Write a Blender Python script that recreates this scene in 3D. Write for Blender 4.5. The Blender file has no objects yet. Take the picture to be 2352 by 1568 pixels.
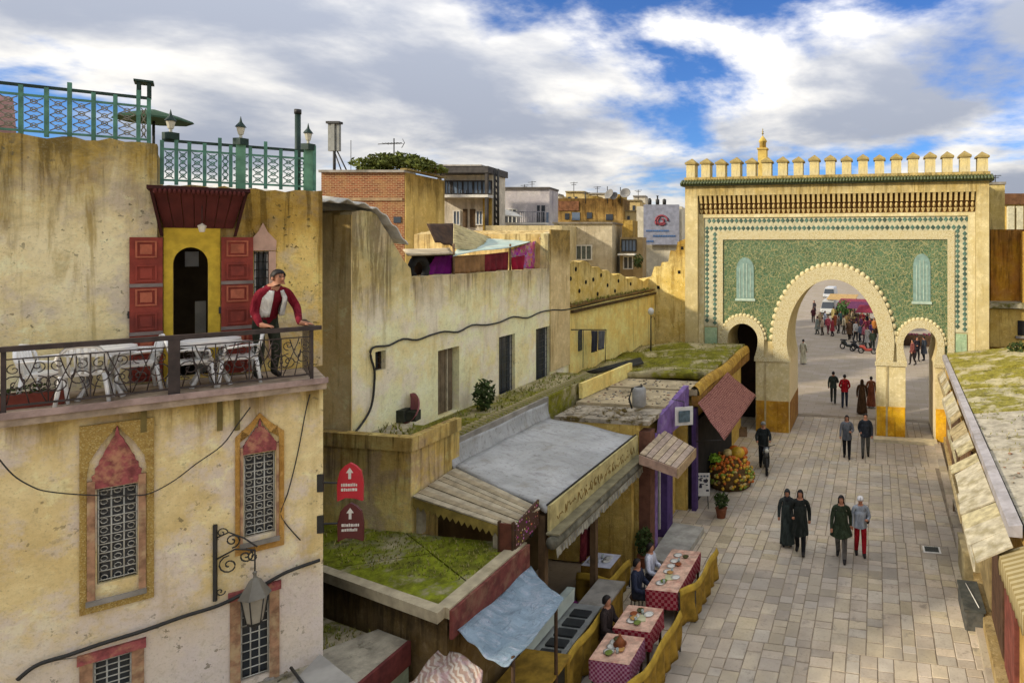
import bpy, bmesh, math, random
from mathutils import Vector, Matrix
from mathutils.geometry import tessellate_polygon
random.seed(7)
R = math.radians
SC = bpy.context.scene
COL = SC.collection

# ------------------------------------------------------------------ camera
H, FPX, PX, PY, YAW = 8.6, 1500.0, 1700.0, 560.0, R(11.7)   # eye height, focal length and optical axis in 2352 px units
cam_d = bpy.data.cameras.new('camera')
cam_d.sensor_width = 36.0
cam_d.lens = 36.0 * FPX / 2352
cam_d.shift_x = (1176 - PX) / 2352
cam_d.shift_y = -(784 - PY) / 2352
cam_d.clip_start = 0.1
cam_d.clip_end = 3000
cam = bpy.data.objects.new('camera', cam_d)
COL.objects.link(cam)
cam.location = (0, 0, H)
cam.rotation_euler = (R(90), 0, YAW)
SC.camera = cam

# ------------------------------------------------------------------ sky
SUN = Vector((-1.54, -1.37, 1.0)).normalized()      # towards the sun
world = bpy.data.worlds.new('World')
SC.world = world
world.use_nodes = True
wt = world.node_tree
wt.nodes.clear()
def wn(t, **k):
    n = wt.nodes.new(t)
    for a, b in k.items(): setattr(n, a, b)
    return n
def wl(a, b): wt.links.new(a, b)
def wmath(op, a, b=None, c=None):
    n = wn('ShaderNodeMath', operation=op)
    for i, v in enumerate((a, b, c)):
        if v is None: continue
        if isinstance(v, (int, float)): n.inputs[i].default_value = v
        else: wl(v, n.inputs[i])
    return n.outputs[0]
def wmix(f, a, b):
    n = wn('ShaderNodeMix', data_type='RGBA')
    for s, v in ((n.inputs[0], f), (n.inputs[6], a), (n.inputs[7], b)):
        if isinstance(v, (int, float)): s.default_value = v
        elif isinstance(v, tuple): s.default_value = (*v, 1)
        else: wl(v, s)
    return n.outputs[2]
def wramp(f, lo, hi):
    n = wn('ShaderNodeMapRange', interpolation_type='SMOOTHSTEP')
    wl(f, n.inputs[0]); n.inputs[1].default_value = lo; n.inputs[2].default_value = hi
    return n.outputs[0]
sky = wn('ShaderNodeTexSky', sky_type='NISHITA')
sky.sun_disc = False
sky.sun_elevation = math.asin(SUN.z)
sky.sun_rotation = math.atan2(SUN.x, SUN.y)
sky.air_density = 1.0; sky.dust_density = 0.3; sky.ozone_density = 2.0
tc = wn('ShaderNodeTexCoord')
sep = wn('ShaderNodeSeparateXYZ'); wl(tc.outputs['Generated'], sep.inputs[0])
zz = wmath('ADD', wmath('MAXIMUM', sep.outputs[2], 0.0), 0.20)
cb = wn('ShaderNodeCombineXYZ')
wl(wmath('DIVIDE', sep.outputs[0], zz), cb.inputs[0]); wl(wmath('DIVIDE', sep.outputs[1], zz), cb.inputs[1])
def wnoise(vec, scale, det, rough, off=(0, 0, 0), dist=0.0):
    mp = wn('ShaderNodeMapping'); mp.inputs[1].default_value = off
    wl(vec, mp.inputs[0])
    n = wn('ShaderNodeTexNoise'); n.inputs['Scale'].default_value = scale
    n.inputs['Detail'].default_value = det; n.inputs['Roughness'].default_value = rough
    n.inputs['Distortion'].default_value = dist
    wl(mp.outputs[0], n.inputs['Vector'])
    return n.outputs[0]
CLOUD_OFF = (15.2, 3.3, 0.0)
cover = wnoise(cb.outputs[0], 0.85, 8, 0.56, CLOUD_OFF, 0.25)
shade = wnoise(cb.outputs[0], 1.25, 7, 0.55, (CLOUD_OFF[0] + 0.16, CLOUD_OFF[1] - 7.1, 0.0), 0.2)
wisps = wnoise(cb.outputs[0], 4.5, 5, 0.6, (9.3, 2.2, 0))
cov = wramp(wmath('ADD', cover, wmath('MULTIPLY', wmath('SUBTRACT', wisps, 0.5), 0.12)), 0.385, 0.50)
sh = wramp(wmath('ADD', shade, wmath('MULTIPLY', wmath('SUBTRACT', cover, 0.5), 0.35)), 0.33, 0.62)
SKYK = 0.10
white = tuple(v / SKYK for v in (0.212, 0.203, 0.186))
grey = tuple(v / SKYK for v in (0.074, 0.081, 0.098))
tint = wn('ShaderNodeMix', data_type='RGBA', blend_type='MULTIPLY'); tint.inputs[0].default_value = 1
wl(sky.outputs[0], tint.inputs[6]); tint.inputs[7].default_value = (0.115, 0.195, 0.335, 1)
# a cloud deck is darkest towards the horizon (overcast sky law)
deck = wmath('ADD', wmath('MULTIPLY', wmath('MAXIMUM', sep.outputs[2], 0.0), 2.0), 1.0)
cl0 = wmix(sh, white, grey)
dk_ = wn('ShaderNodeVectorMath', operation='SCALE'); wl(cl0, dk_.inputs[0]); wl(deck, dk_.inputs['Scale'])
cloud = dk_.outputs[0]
bg = wn('ShaderNodeBackground'); bg.inputs[1].default_value = SKYK
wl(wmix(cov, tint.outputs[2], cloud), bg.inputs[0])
wo = wn('ShaderNodeOutputWorld'); wl(bg.outputs[0], wo.inputs[0])

# ------------------------------------------------------------------ sun and exposure
sun_d = bpy.data.lights.new('sun', 'SUN')
sun_d.energy = 1.1; sun_d.angle = R(3.0); sun_d.color = (1.0, 0.90, 0.74)
sun = bpy.data.objects.new('sun', sun_d); COL.objects.link(sun)
sun.rotation_euler = (-SUN).to_track_quat('-Z', 'Y').to_euler()
sun.location = (-30, -30, 40)
SC.view_settings.view_transform = 'Standard'
SC.view_settings.look = 'None'
SC.view_settings.gamma = 1
SC.view_settings.use_curve_mapping = False
SC.view_settings.exposure = 2.12
SC.cycles.max_bounces = 4; SC.cycles.diffuse_bounces = 2; SC.cycles.glossy_bounces = 2
SC.cycles.use_adaptive_sampling = True; SC.cycles.adaptive_threshold = 0.02; SC.cycles.transmission_bounces = 2; SC.cycles.transparent_max_bounces = 4

# ------------------------------------------------------------------ picture point -> place
SN, CS = math.sin(YAW), math.cos(YAW)
EYE = Vector((0, 0, H))
def ray(x, y):
    t = (x - PX) / FPX
    return Vector((-SN + CS * t, CS + SN * t, -(y - PY) / FPX))
def at_d(x, y, d): return EYE + ray(x, y) * d
def at_z(x, y, z):
    r = ray(x, y); return EYE + r * ((z - H) / r.z)
def at_X(x, y, X):
    r = ray(x, y); return EYE + r * (X / r.x)
def at_Y(x, y, Y):
    r = ray(x, y); return EYE + r * (Y / r.y)

class Frame:
    """a facade: local x runs along it (to the right seen from the street), local y into it, z up"""
    def __init__(s, ox, oy, ang, oz=0.0):
        s.o = Vector((ox, oy, oz)); s.a = ang
        s.t = Vector((math.cos(ang), math.sin(ang), 0)); s.n = Vector((-math.sin(ang), math.cos(ang), 0))
    def uz(s, x, y, off=0.0):
        r = ray(x, y); k = ((s.o - EYE).dot(s.n) + off) / r.dot(s.n)
        p = EYE + r * k - s.o
        return p.dot(s.t), p.z
    def u(s, x, off=0.0): return s.uz(x, 700, off)[0]
    def rect(s, x0, y0, x1, y1, off=0.0):
        ym = (y0 + y1) / 2
        u0, u1 = s.uz(x0, ym, off)[0], s.uz(x1, ym, off)[0]
        xm = (x0 + x1) / 2
        return u0, u1, s.uz(xm, y1, off)[1], s.uz(xm, y0, off)[1]
    def world(s, u, y, z): return s.o + s.t * u + s.n * y + Vector((0, 0, z))

# ------------------------------------------------------------------ mesh builder
class MB:
    def __init__(s): s.v = []; s.f = []; s.m = []; s.sm = []
    def add(s, vs, fs, m=0, smooth=False):
        b = len(s.v); s.v += [tuple(v) for v in vs]
        for f in fs: s.f.append(tuple(i + b for i in f)); s.m.append(m); s.sm.append(smooth)
        return s
    def box(s, x0, x1, y0, y1, z0, z1, m=0):
        return s.add([(x0,y0,z0),(x1,y0,z0),(x1,y1,z0),(x0,y1,z0),(x0,y0,z1),(x1,y0,z1),(x1,y1,z1),(x0,y1,z1)],
            [(0,3,2,1),(4,5,6,7),(0,1,5,4),(1,2,6,5),(2,3,7,6),(3,0,4,7)], m)
    def hexa(s, p, m=0):
        return s.add(p, [(0,3,2,1),(4,5,6,7),(0,1,5,4),(1,2,6,5),(2,3,7,6),(3,0,4,7)], m)
    def quad_slab(s, p, th, m=0):
        """four points (a sheet) with thickness th along its normal, downwards"""
        p = [Vector(q) for q in p]
        n = (p[1] - p[0]).cross(p[3] - p[0]).normalized()
        if n.z < 0: n = -n
        return s.hexa([q - n * th for q in p] + p, m)
    def plate(s, outer, holes, y0, y1, m=0, side=None):
        """outline in x,z with holes, extruded from y0 to y1"""
        side = m if side is None else side
        loops = [outer] + list(holes)
        flat = [p for l in loops for p in l]
        tris = tessellate_polygon([[Vector((p[0], p[1], 0)) for p in l] for l in loops])
        n = len(flat)
        vs = [(p[0], y0, p[1]) for p in flat] + [(p[0], y1, p[1]) for p in flat]
        fs = []
        for t in tris:
            a, b, c = (flat[i] for i in t)
            if (b[0]-a[0])*(c[1]-a[1]) - (b[1]-a[1])*(c[0]-a[0]) < 0: t = (t[0], t[2], t[1])
            fs.append(t); fs.append((t[0]+n, t[2]+n, t[1]+n))
        s.add(vs, fs, m)
        sf = []; k = 0
        for l in loops:
            for i in range(len(l)):
                j = (i + 1) % len(l); sf.append((k+i, k+j, k+j+n, k+i+n))
            k += len(l)
        b = len(s.v) - len(vs)
        for f in sf: s.f.append(tuple(i + b for i in f)); s.m.append(side); s.sm.append(False)
        return s
    def slab(s, poly, z0, z1, m=0, top=None):
        """polygon in x,y between two heights"""
        n = len(poly)
        ar = sum(poly[i][0]*poly[(i+1)%n][1] - poly[(i+1)%n][0]*poly[i][1] for i in range(n))
        if ar < 0: poly = poly[::-1]
        vs = [(p[0], p[1], z0) for p in poly] + [(p[0], p[1], z1) for p in poly]
        s.add(vs, [tuple(range(n-1, -1, -1))] + [(i, (i+1)%n, (i+1)%n+n, i+n) for i in range(n)], m)
        s.add([v for v in vs[n:]], [tuple(range(n))], m if top is None else top)
        return s
    def tube(s, path, r, sides=6, m=0, smooth=True, closed=False):
        path = [Vector(p) for p in path]; n = len(path)
        rs = r if isinstance(r, (list, tuple)) else [r] * n
        vs = []; up = Vector((0, 0, 1))
        for i, p in enumerate(path):
            if closed: d = path[(i+1) % n] - path[i-1]
            else: d = path[min(i+1, n-1)] - path[max(i-1, 0)]
            d = d.normalized() if d.length > 1e-9 else Vector((0, 0, 1))
            a = d.cross(up)
            if a.length < 0.05: a = d.cross(Vector((1, 0, 0)))
            a.normalize(); b = d.cross(a)
            for k in range(sides):
                t = 2 * math.pi * k / sides
                vs.append(p + (a * math.cos(t) + b * math.sin(t)) * rs[i])
        fs = []
        for i in range(n if closed else n - 1):
            j = (i + 1) % n
            for k in range(sides):
                l = (k + 1) % sides
                fs.append((i*sides+k, i*sides+l, j*sides+l, j*sides+k))
        if not closed: fs += [tuple(range(sides-1, -1, -1)), tuple(range((n-1)*sides, n*sides))]
        return s.add(vs, fs, m, smooth)
    def lathe(s, prof, c=(0, 0, 0), seg=12, m=0, smooth=True, sx=1.0, sy=1.0):
        vs = []; n = len(prof)
        for r, z in prof:
            for k in range(seg):
                t = 2 * math.pi * k / seg
                vs.append((c[0] + r*sx*math.cos(t), c[1] + r*sy*math.sin(t), c[2] + z))
        fs = []
        for i in range(n - 1):
            for k in range(seg):
                l = (k + 1) % seg
                fs.append((i*seg+k, i*seg+l, (i+1)*seg+l, (i+1)*seg+k))
        fs += [tuple(range(seg-1, -1, -1)), tuple(range((n-1)*seg, n*seg))]
        return s.add(vs, fs, m, smooth)
    def ball(s, c, rx, ry=None, rz=None, seg=10, rings=6, m=0):
        ry = rx if ry is None else ry; rz = rx if rz is None else rz
        prof = [(max(math.sin(math.pi*i/rings), 0.02), -math.cos(math.pi*i/rings)*rz) for i in range(rings+1)]
        return s.lathe(prof, c, seg, m, True, rx, ry)
    def sheet(s, fn, nu, nv, th=0.0, m=0, smooth=True):
        """grid fn(u,v)->point; th gives it a real thickness"""
        g = [[Vector(fn(i/nu, j/nv)) for j in range(nv+1)] for i in range(nu+1)]
        def nrm(i, j):
            a = g[min(i+1,nu)][j] - g[max(i-1,0)][j]; b = g[i][min(j+1,nv)] - g[i][max(j-1,0)]
            n = a.cross(b); return n.normalized() if n.length > 1e-9 else Vector((0,0,1))
        W = nv + 1
        vs = [g[i][j] for i in range(nu+1) for j in range(W)]
        fs = [(i*W+j, (i+1)*W+j, (i+1)*W+j+1, i*W+j+1) for i in range(nu) for j in range(nv)]
        if th:
            o = len(vs)
            vs += [g[i][j] - nrm(i, j)*th for i in range(nu+1) for j in range(W)]
            fs += [tuple(o+k for k in f[::-1]) for f in fs[:nu*nv]]
            rim = [i*W for i in range(nu+1)] + [nu*W+j for j in range(1, W)] + [i*W+nv for i in range(nu-1, -1, -1)] + [j for j in range(nv-1, 0, -1)]
            for k in range(len(rim)):
                a, b = rim[k], rim[(k+1) % len(rim)]; fs.append((b, a, a+o, b+o))
        return s.add(vs, fs, m, smooth)
    def mesh(s, name, mats):
        me = bpy.data.meshes.new(name)
        me.from_pydata(s.v, [], s.f)
        for mt in (mats if isinstance(mats, (list, tuple)) else [mats]): me.materials.append(mt)
        me.polygons.foreach_set('material_index', s.m)
        me.polygons.foreach_set('use_smooth', s.sm)
        me.update()
        return me
    def obj(s, name, mats, parent=None, kind=None):
        o = bpy.data.objects.new(name, s.mesh(name, mats)); COL.objects.link(o)
        if parent is not None: o.parent = parent
        if kind: o['kind'] = kind
        return o

def tag(o, label, cat, group=None):
    o['label'] = label; o['category'] = cat
    if group: o['group'] = group
    return o
def thing(name, label, cat, loc=(0, 0, 0), rz=0.0, group=None):
    o = bpy.data.objects.new(name, None); COL.objects.link(o)
    o.empty_display_size = 0.2
    o.location = loc; o.rotation_euler = (0, 0, rz)
    return tag(o, label, cat, group)
def on_frame(name, label, cat, fr, group=None):
    return thing(name, label, cat, fr.o, fr.a, group)
def share(name, me, parent, loc=(0,0,0), rot=(0,0,0), scale=(1,1,1), mat=None):
    o = bpy.data.objects.new(name, me); COL.objects.link(o)
    if parent is not None: o.parent = parent
    o.location = loc; o.rotation_euler = rot; o.scale = scale
    if mat is not None:
        o.material_slots[0].link = 'OBJECT'; o.material_slots[0].material = mat
    return o

# ------------------------------------------------------------------ materials
def hexc(h):
    h = h.lstrip('#'); c = [int(h[i:i+2], 16)/255 for i in (0, 2, 4)]
    return tuple(x/12.92 if x <= 0.04045 else ((x+0.055)/1.055)**2.4 for x in c)
class Mat:
    def __init__(s, name, rough=0.85, spec=0.25):
        s.mt = bpy.data.materials.new(name); s.mt.use_nodes = True
        s.t = s.mt.node_tree; s.b = s.t.nodes['Principled BSDF']
        s.b.inputs['Roughness'].default_value = rough
        s.b.inputs['Specular IOR Level'].default_value = spec
        s.tc = s.t.nodes.new('ShaderNodeTexCoord')
        s.co = s.tc.outputs['Object']
        s._sep = None
    def n(s, t, **k):
        nd = s.t.nodes.new(t)
        for a, b in k.items(): setattr(nd, a, b)
        return nd
    def link(s, a, sock):
        if isinstance(a, (int, float)): sock.default_value = a
        elif isinstance(a, (tuple, list)): sock.default_value = (*a, 1) if len(a) == 3 and sock.type == 'RGBA' else a
        else: s.t.links.new(a, sock)
    def mapping(s, scale=(1,1,1), off=(0,0,0), rot=(0,0,0), vec=None):
        m = s.n('ShaderNodeMapping'); m.inputs[1].default_value = off; m.inputs[2].default_value = rot; m.inputs[3].default_value = scale
        s.link(vec or s.co, m.inputs[0]); return m.outputs[0]
    def noise(s, scale=1.0, det=4, rough=0.55, st=None, off=(0,0,0), dist=0.0, vec=None):
        nd = s.n('ShaderNodeTexNoise'); nd.inputs['Scale'].default_value = scale; nd.inputs['Detail'].default_value = det
        nd.inputs['Roughness'].default_value = rough; nd.inputs['Distortion'].default_value = dist
        s.link(s.mapping(st or (1,1,1), off, vec=vec), nd.inputs['Vector']); return nd.outputs[0]
    def vor(s, scale, feature='F1', st=None, rnd=1.0, out=0):
        nd = s.n('ShaderNodeTexVoronoi', feature=feature); nd.inputs['Scale'].default_value = scale
        nd.inputs['Randomness'].default_value = rnd
        s.link(s.mapping(st or (1,1,1)), nd.inputs['Vector']); return nd.outputs[out]
    def rng(s, f, lo, hi, a=0.0, b=1.0, smooth=True):
        nd = s.n('ShaderNodeMapRange', interpolation_type='SMOOTHSTEP' if smooth else 'LINEAR')
        s.link(f, nd.inputs[0])
        for i, v in enumerate((lo, hi, a, b)): nd.inputs[i+1].default_value = v
        return nd.outputs[0]
    def math(s, op, a, b=0.0):
        nd = s.n('ShaderNodeMath', operation=op); s.link(a, nd.inputs[0]); s.link(b, nd.inputs[1]); return nd.outputs[0]
    def mix(s, f, a, b, mode='MIX'):
        nd = s.n('ShaderNodeMix', data_type='RGBA', blend_type=mode)
        s.link(f, nd.inputs[0]); s.link(a, nd.inputs[6]); s.link(b, nd.inputs[7]); return nd.outputs[2]
    def xyz(s, i):
        if s._sep is None:
            s._sep = s.n('ShaderNodeSeparateXYZ'); s.link(s.co, s._sep.inputs[0])
        return s._sep.outputs[i]
    def vary(s, col, lo, hi):
        o = s.n('ShaderNodeObjectInfo'); f = s.rng(o.outputs['Random'], 0, 1, lo, hi, False)
        v = s.n('ShaderNodeVectorMath', operation='SCALE'); s.link(col, v.inputs[0]); s.link(f, v.inputs['Scale']); return v.outputs[0]
    def bump(s, h, strength=0.3, dist=0.02):
        b = s.n('ShaderNodeBump'); b.inputs['Strength'].default_value = strength; b.inputs['Distance'].default_value = dist
        s.link(h, b.inputs['Height']); s.link(b.outputs[0], s.b.inputs['Normal'])
    def done(s, col):
        s.link(col, s.b.inputs['Base Color']); return s.mt

def plain(name, col, rough=0.8, var=0.25, scale=4.0, bump=0.15, spec=0.25, metal=0.0, dirt=None, dirt_amt=0.5):
    m = Mat(name, rough, spec)
    m.b.inputs['Metallic'].default_value = metal
    a = tuple(c * (1 - var) for c in col); b = tuple(min(c * (1 + var * 0.6), 0.95) for c in col)
    n1 = m.noise(scale, 5, 0.6)
    c = m.mix(m.rng(n1, 0.3, 0.7), a, b)
    if dirt: c = m.mix(m.math('MULTIPLY', m.rng(m.noise(scale*0.6, 6, 0.65, off=(5,3,1)), 0.45, 0.68), dirt_amt), c, dirt)
    if bump: m.bump(m.noise(scale*6, 4, 0.6), bump, 0.01)
    return m.done(c)

def plaster(name, base, alt, stain, dark=None, zt=None, zh=1.5, zf=0.9, pits=0.0, scale=1.0, bump=0.35, streak=0.5, low=None, lowz=None, grey=None, k=1.32, peel=0.0):
    """lime plaster: patchy base, rain streaks under the top edge zt reaching zh down, pits, flaked patches"""
    warm = (1.04, 1.0, 0.86)
    base = tuple(min(x*k*w_, .85) for x, w_ in zip(base, warm)); alt = tuple(min(x*k*w_, .85) for x, w_ in zip(alt, warm))
    m = Mat(name, 0.92, 0.15)
    big = m.noise(0.7*scale, 5, 0.62)
    mid = m.noise(2.6*scale, 7, 0.72, off=(5,2,8), dist=0.3)
    fine = m.noise(9*scale, 6, 0.75, off=(2,7,1))
    c = m.mix(m.rng(big, 0.38, 0.62), base, alt)
    g = tuple(x*k for x in grey) if grey else tuple(x*0.8 + 0.05 for x in alt)
    c = m.mix(m.math('MULTIPLY', m.rng(m.noise(1.1*scale, 6, 0.66, off=(11,2,6)), 0.46, 0.60), 0.8 if grey else 0.35), c, g)
    c = m.mix(m.math('MULTIPLY', m.rng(mid, 0.50, 0.66), 0.30), c, tuple(a*0.5 + b*0.36 for a, b in zip(stain, base)))
    c = m.mix(m.math('MULTIPLY', m.rng(mid, 0.48, 0.34), 0.55), c, tuple(min(.92, x*1.25 + 0.04) for x in base))
    st = m.noise(1.0*scale, 7, 0.7, st=(2.6, 2.6, 0.30), off=(4,1,0), dist=0.5)
    if zt is not None:
        z = m.math('ADD', m.xyz(2), m.math('MULTIPLY', m.math('SUBTRACT', st, 0.5), zh*1.6))
        msk = m.rng(z, zt - zh, zt - zh*0.1)
        c = m.mix(m.math('MULTIPLY', msk, zf), c, m.mix(m.rng(mid,0.38,0.62), tuple(x*1.15 for x in stain), tuple(x*0.5 for x in stain)))
        if dark:
            dk = m.rng(m.noise(1.3*scale, 7, 0.72, st=(3.4,3.4,0.22), off=(1,9,2), dist=0.6), 0.50, 0.58)
            m2 = m.rng(z, zt - zh*1.0, zt - zh*0.1)
            c = m.mix(m.math('MULTIPLY', m.math('MULTIPLY', dk, m2), 0.58), c, dark)
    c = m.mix(m.math('MULTIPLY', m.rng(st, 0.53, 0.66), streak), c, tuple(x*0.85 for x in stain))
    if low and lowz is not None:
        z2 = m.math('ADD', m.xyz(2), m.math('MULTIPLY', m.math('SUBTRACT', mid, 0.5), 2.0))
        c = m.mix(m.math('MULTIPLY', m.rng(z2, lowz + 0.5, lowz - 0.5), 0.8), c, tuple(x*k for x in low))
    c = m.mix(m.math('MULTIPLY', m.rng(fine, 0.50, 0.66), 0.26), c, tuple(x*0.45 for x in base))
    c = m.mix(m.math('MULTIPLY', m.rng(m.noise(34*scale, 2, 0.6, off=(1,4,2)), 0.55, 0.70), 0.30), c, tuple(x*0.42 for x in base))
    if pits:
        p = m.rng(m.noise(11*scale, 3, 0.6, off=(3,3,9)), 0.63, 0.67)
        p = m.math('MULTIPLY', p, m.rng(m.noise(1.2*scale, 3, 0.5, off=(6,1,3)), 0.40, 0.60))
        c = m.mix(m.math('MULTIPLY', p, min(1, pits*1.2)), c, tuple(x*0.16 for x in base))
    if peel:
        p = m.rng(m.noise(1.7*scale, 7, 0.74, st=(1.4,1.4,0.8), off=(7,7,2), dist=0.8), 0.60, 0.625)
        p = m.math('MULTIPLY', p, m.rng(m.xyz(2), (zt or 9) - 2.2, (zt or 9) - 0.4))
        c = m.mix(m.math('MULTIPLY', p, peel), c, dark or (0.05, 0.04, 0.02))
    m.bump(m.math('ADD', m.math('ADD', fine, mid), m.math('MULTIPLY', big, 1.5)), min(1.0, bump*1.5), 0.03)
    return m.done(c)

def smooth(P, n=5):
    """rounded curve through points"""
    P = [Vector(p) for p in P]; o = []
    for i in range(len(P)-1):
        a, b, c, d = P[max(i-1, 0)], P[i], P[i+1], P[min(i+2, len(P)-1)]
        for k in range(n):
            t = k/n; o.append(0.5*((2*b) + (c-a)*t + (2*a-5*b+4*c-d)*t*t + (3*b-a-3*c+d)*t*t*t))
    return o + [P[-1]]
def glass(name, col=(0.03, 0.035, 0.04), rough=0.15):
    m = Mat(name, rough, 0.5); return m.done(m.mix(m.noise(3, 3), col, tuple(c*1.6 for c in col)))

# ================================================================== GROUND AND STREET
def ground_mat():
    m = Mat('dusty_ground', 0.95, 0.1)
    c = m.mix(m.rng(m.noise(0.5, 6, 0.6), 0.35, 0.65), hexc('9a8a74'), hexc('b5a48c'))
    c = m.mix(m.math('MULTIPLY', m.rng(m.noise(9, 5, 0.7), 0.5, 0.75), 0.4), c, hexc('6e6252'))
    m.bump(m.noise(12, 5, 0.7), 0.3, 0.02)
    return m.done(c)
MB().box(-500, 500, -300, 900, -0.6, -0.06).obj('ground', ground_mat(), kind='structure')

STREET_L, STREET_R, GATE_Y = -6.9, 2.35, 29.7
def grout_mat():
    m = Mat('street_grout', 0.95, 0.1)
    c = m.mix(m.rng(m.noise(3, 5, 0.6), 0.3, 0.7), hexc('776b5a'), hexc('92846f'))
    return m.done(c)
street = MB().box(STREET_L, STREET_R + 0.9, 4.0, GATE_Y + 6.5, -0.055, -0.012).obj('street', grout_mat(), kind='structure')

def stone_mat(name, c1, c2):
    m = Mat(name, 0.8, 0.25)
    g = m.n('ShaderNodeNewGeometry'); p = g.outputs['Position']
    n1 = m.noise(1.7, 6, 0.65, vec=p)
    n2 = m.noise(16, 5, 0.7, vec=p)
    big = m.noise(0.32, 4, 0.6, vec=p, off=(3, 8, 0))
    c = m.mix(m.rng(n1, 0.3, 0.7), c1, c2)
    c = m.mix(m.math('MULTIPLY', m.rng(n2, 0.5, 0.72), 0.45), c, tuple(x*0.5 for x in c1))
    c = m.mix(m.math('MULTIPLY', m.rng(m.noise(3.1, 6, .7, vec=p, off=(1,5,0)), .56, .66), .5), c, hexc('6f675c'))
    c = m.mix(m.math('MULTIPLY', m.rng(big, 0.42, 0.60), 0.6), c, hexc('8d857a'))
    m.bump(n2, 0.35, 0.012)
    return m.done(m.vary(c, .80, 1.12))
STONES = [stone_mat('paving_limestone_%s' % k, hexc(a), hexc(b)) for k, a, b in (
    ('rose', 'b0a088', 'c2b29a'), ('sand', 'b2a388', 'c2b398'), ('grey', 'a99e8c', 'bbb09c'), ('dust', 'ad9f8a', 'beb09c'), ('ochre', 'ac9d7f', 'bcad8f'))]
def stone_mesh(seed):
    rn = random.Random(seed); mb = MB()
    j = lambda a: a + rn.uniform(-0.012, 0.012)
    b = [(0.5, 0.5), (-0.5, 0.5), (-0.5, -0.5), (0.5, -0.5)][::-1]
    lo = [(x, y, -0.05) for x, y in b]
    mid = [(j(x*0.985), j(y*0.985), -0.012) for x, y in b]
    tz = [rn.uniform(-0.005, 0.004) for _ in b]
    top = [(j(x*0.94), j(y*0.94), t) for (x, y), t in zip(b, tz)]
    vs = lo + mid + top
    fs = [(8, 9, 10, 11)]
    for k in range(4):
        l = (k+1) % 4
        fs += [(k, l, l+4, k+4), (k+4, l+4, l+8, k+8)]
    mb.add(vs, fs)
    return mb
stone_mbs = [stone_mesh(i) for i in range(8)]
stone_meshes = [mb.mesh('paving_stone', STONES[0]) for mb in stone_mbs]
rp = random.Random(21)
stones = []
yb = 8.5
while yb < GATE_Y + 2.8:
    ye = min(yb + rp.uniform(5.0, 7.5), GATE_Y + 2.85); x = STREET_L + 0.05
    while x < STREET_R - 0.1:
        w = rp.choice((0.28, 0.32, 0.36, 0.40, 0.46)); y = yb
        while y < ye - .05:
            l = rp.choice((0.26, 0.32, 0.40, 0.48, 0.6)); l = (ye - y) if ye - y - l < .2 else l
            stones.append((x + w/2, y + l/2, w - rp.uniform(.008, .02), l - rp.uniform(.008, .02)))
            y += l
        x += w
    yb = ye
def stone_rank(s):
    d = s[1]
    vis = 1.0 if (s[0] > -4.1 or s[1] > 17.2) and s[1] > 12.2 else 0.05
    return -s[2]*s[3]/(d*d*d)*vis
stones.sort(key=stone_rank)
for cx, cy, w, l in stones[:300]:
    o = share('paving_stone', rp.choice(stone_meshes), street, (cx, cy, rp.uniform(-0.004, 0.004)), (rp.uniform(-.006,.006), rp.uniform(-.006,.006), rp.uniform(-.008,.008)), (w, l, 1), rp.choice(STONES))
rest = MB()
def put(mb, src, loc, sc, mi, rz=0.0):
    c, s_ = math.cos(rz), math.sin(rz)
    mb.add([(loc[0] + v[0]*sc[0]*c - v[1]*sc[1]*s_, loc[1] + v[0]*sc[0]*s_ + v[1]*sc[1]*c, loc[2] + v[2]) for v in src.v], src.f, mi)
for cx, cy, w, l in stones[300:]:
    put(rest, rp.choice(stone_mbs), (cx, cy, rp.uniform(-0.004, 0.004)), (w, l), rp.randrange(5))
rest.obj('distant_paving', STONES, street, kind='stuff')

# road and square beyond the gate
def plaza_mat():
    m = Mat('square_paving', 0.9, 0.2)
    br = m.n('ShaderNodeTexBrick'); br.inputs['Scale'].default_value = 1.0
    br.inputs['Color1'].default_value = (*hexc('9c9082'), 1); br.inputs['Color2'].default_value = (*hexc('90846f'), 1); br.inputs['Mortar'].default_value = (*hexc('82745f'), 1)
    br.inputs['Mortar Size'].default_value = 0.012; br.inputs['Brick Width'].default_value = 0.9; br.inputs['Row Height'].default_value = 0.45
    m.link(m.co, br.inputs['Vector'])
    c = m.mix(m.math('MULTIPLY', m.rng(m.noise(0.6, 6, 0.65), 0.42, 0.66), 0.5), br.outputs[0], hexc('8a7c68'))
    return m.done(c)
MB().box(-14, 30, GATE_Y + 3.3, 170, -0.05, 0.0).obj('square', plaza_mat(), kind='structure')
# the square climbs gently away from the gate
def ramp(u, v):
    y = 60 + v * 140; k = v * v
    return (-30 + u * 70, y, 0.006 + v * 1.2 + k * 1.0)
MB().sheet(ramp, 4, 10).obj('road', plaza_mat(), kind='structure')

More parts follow.
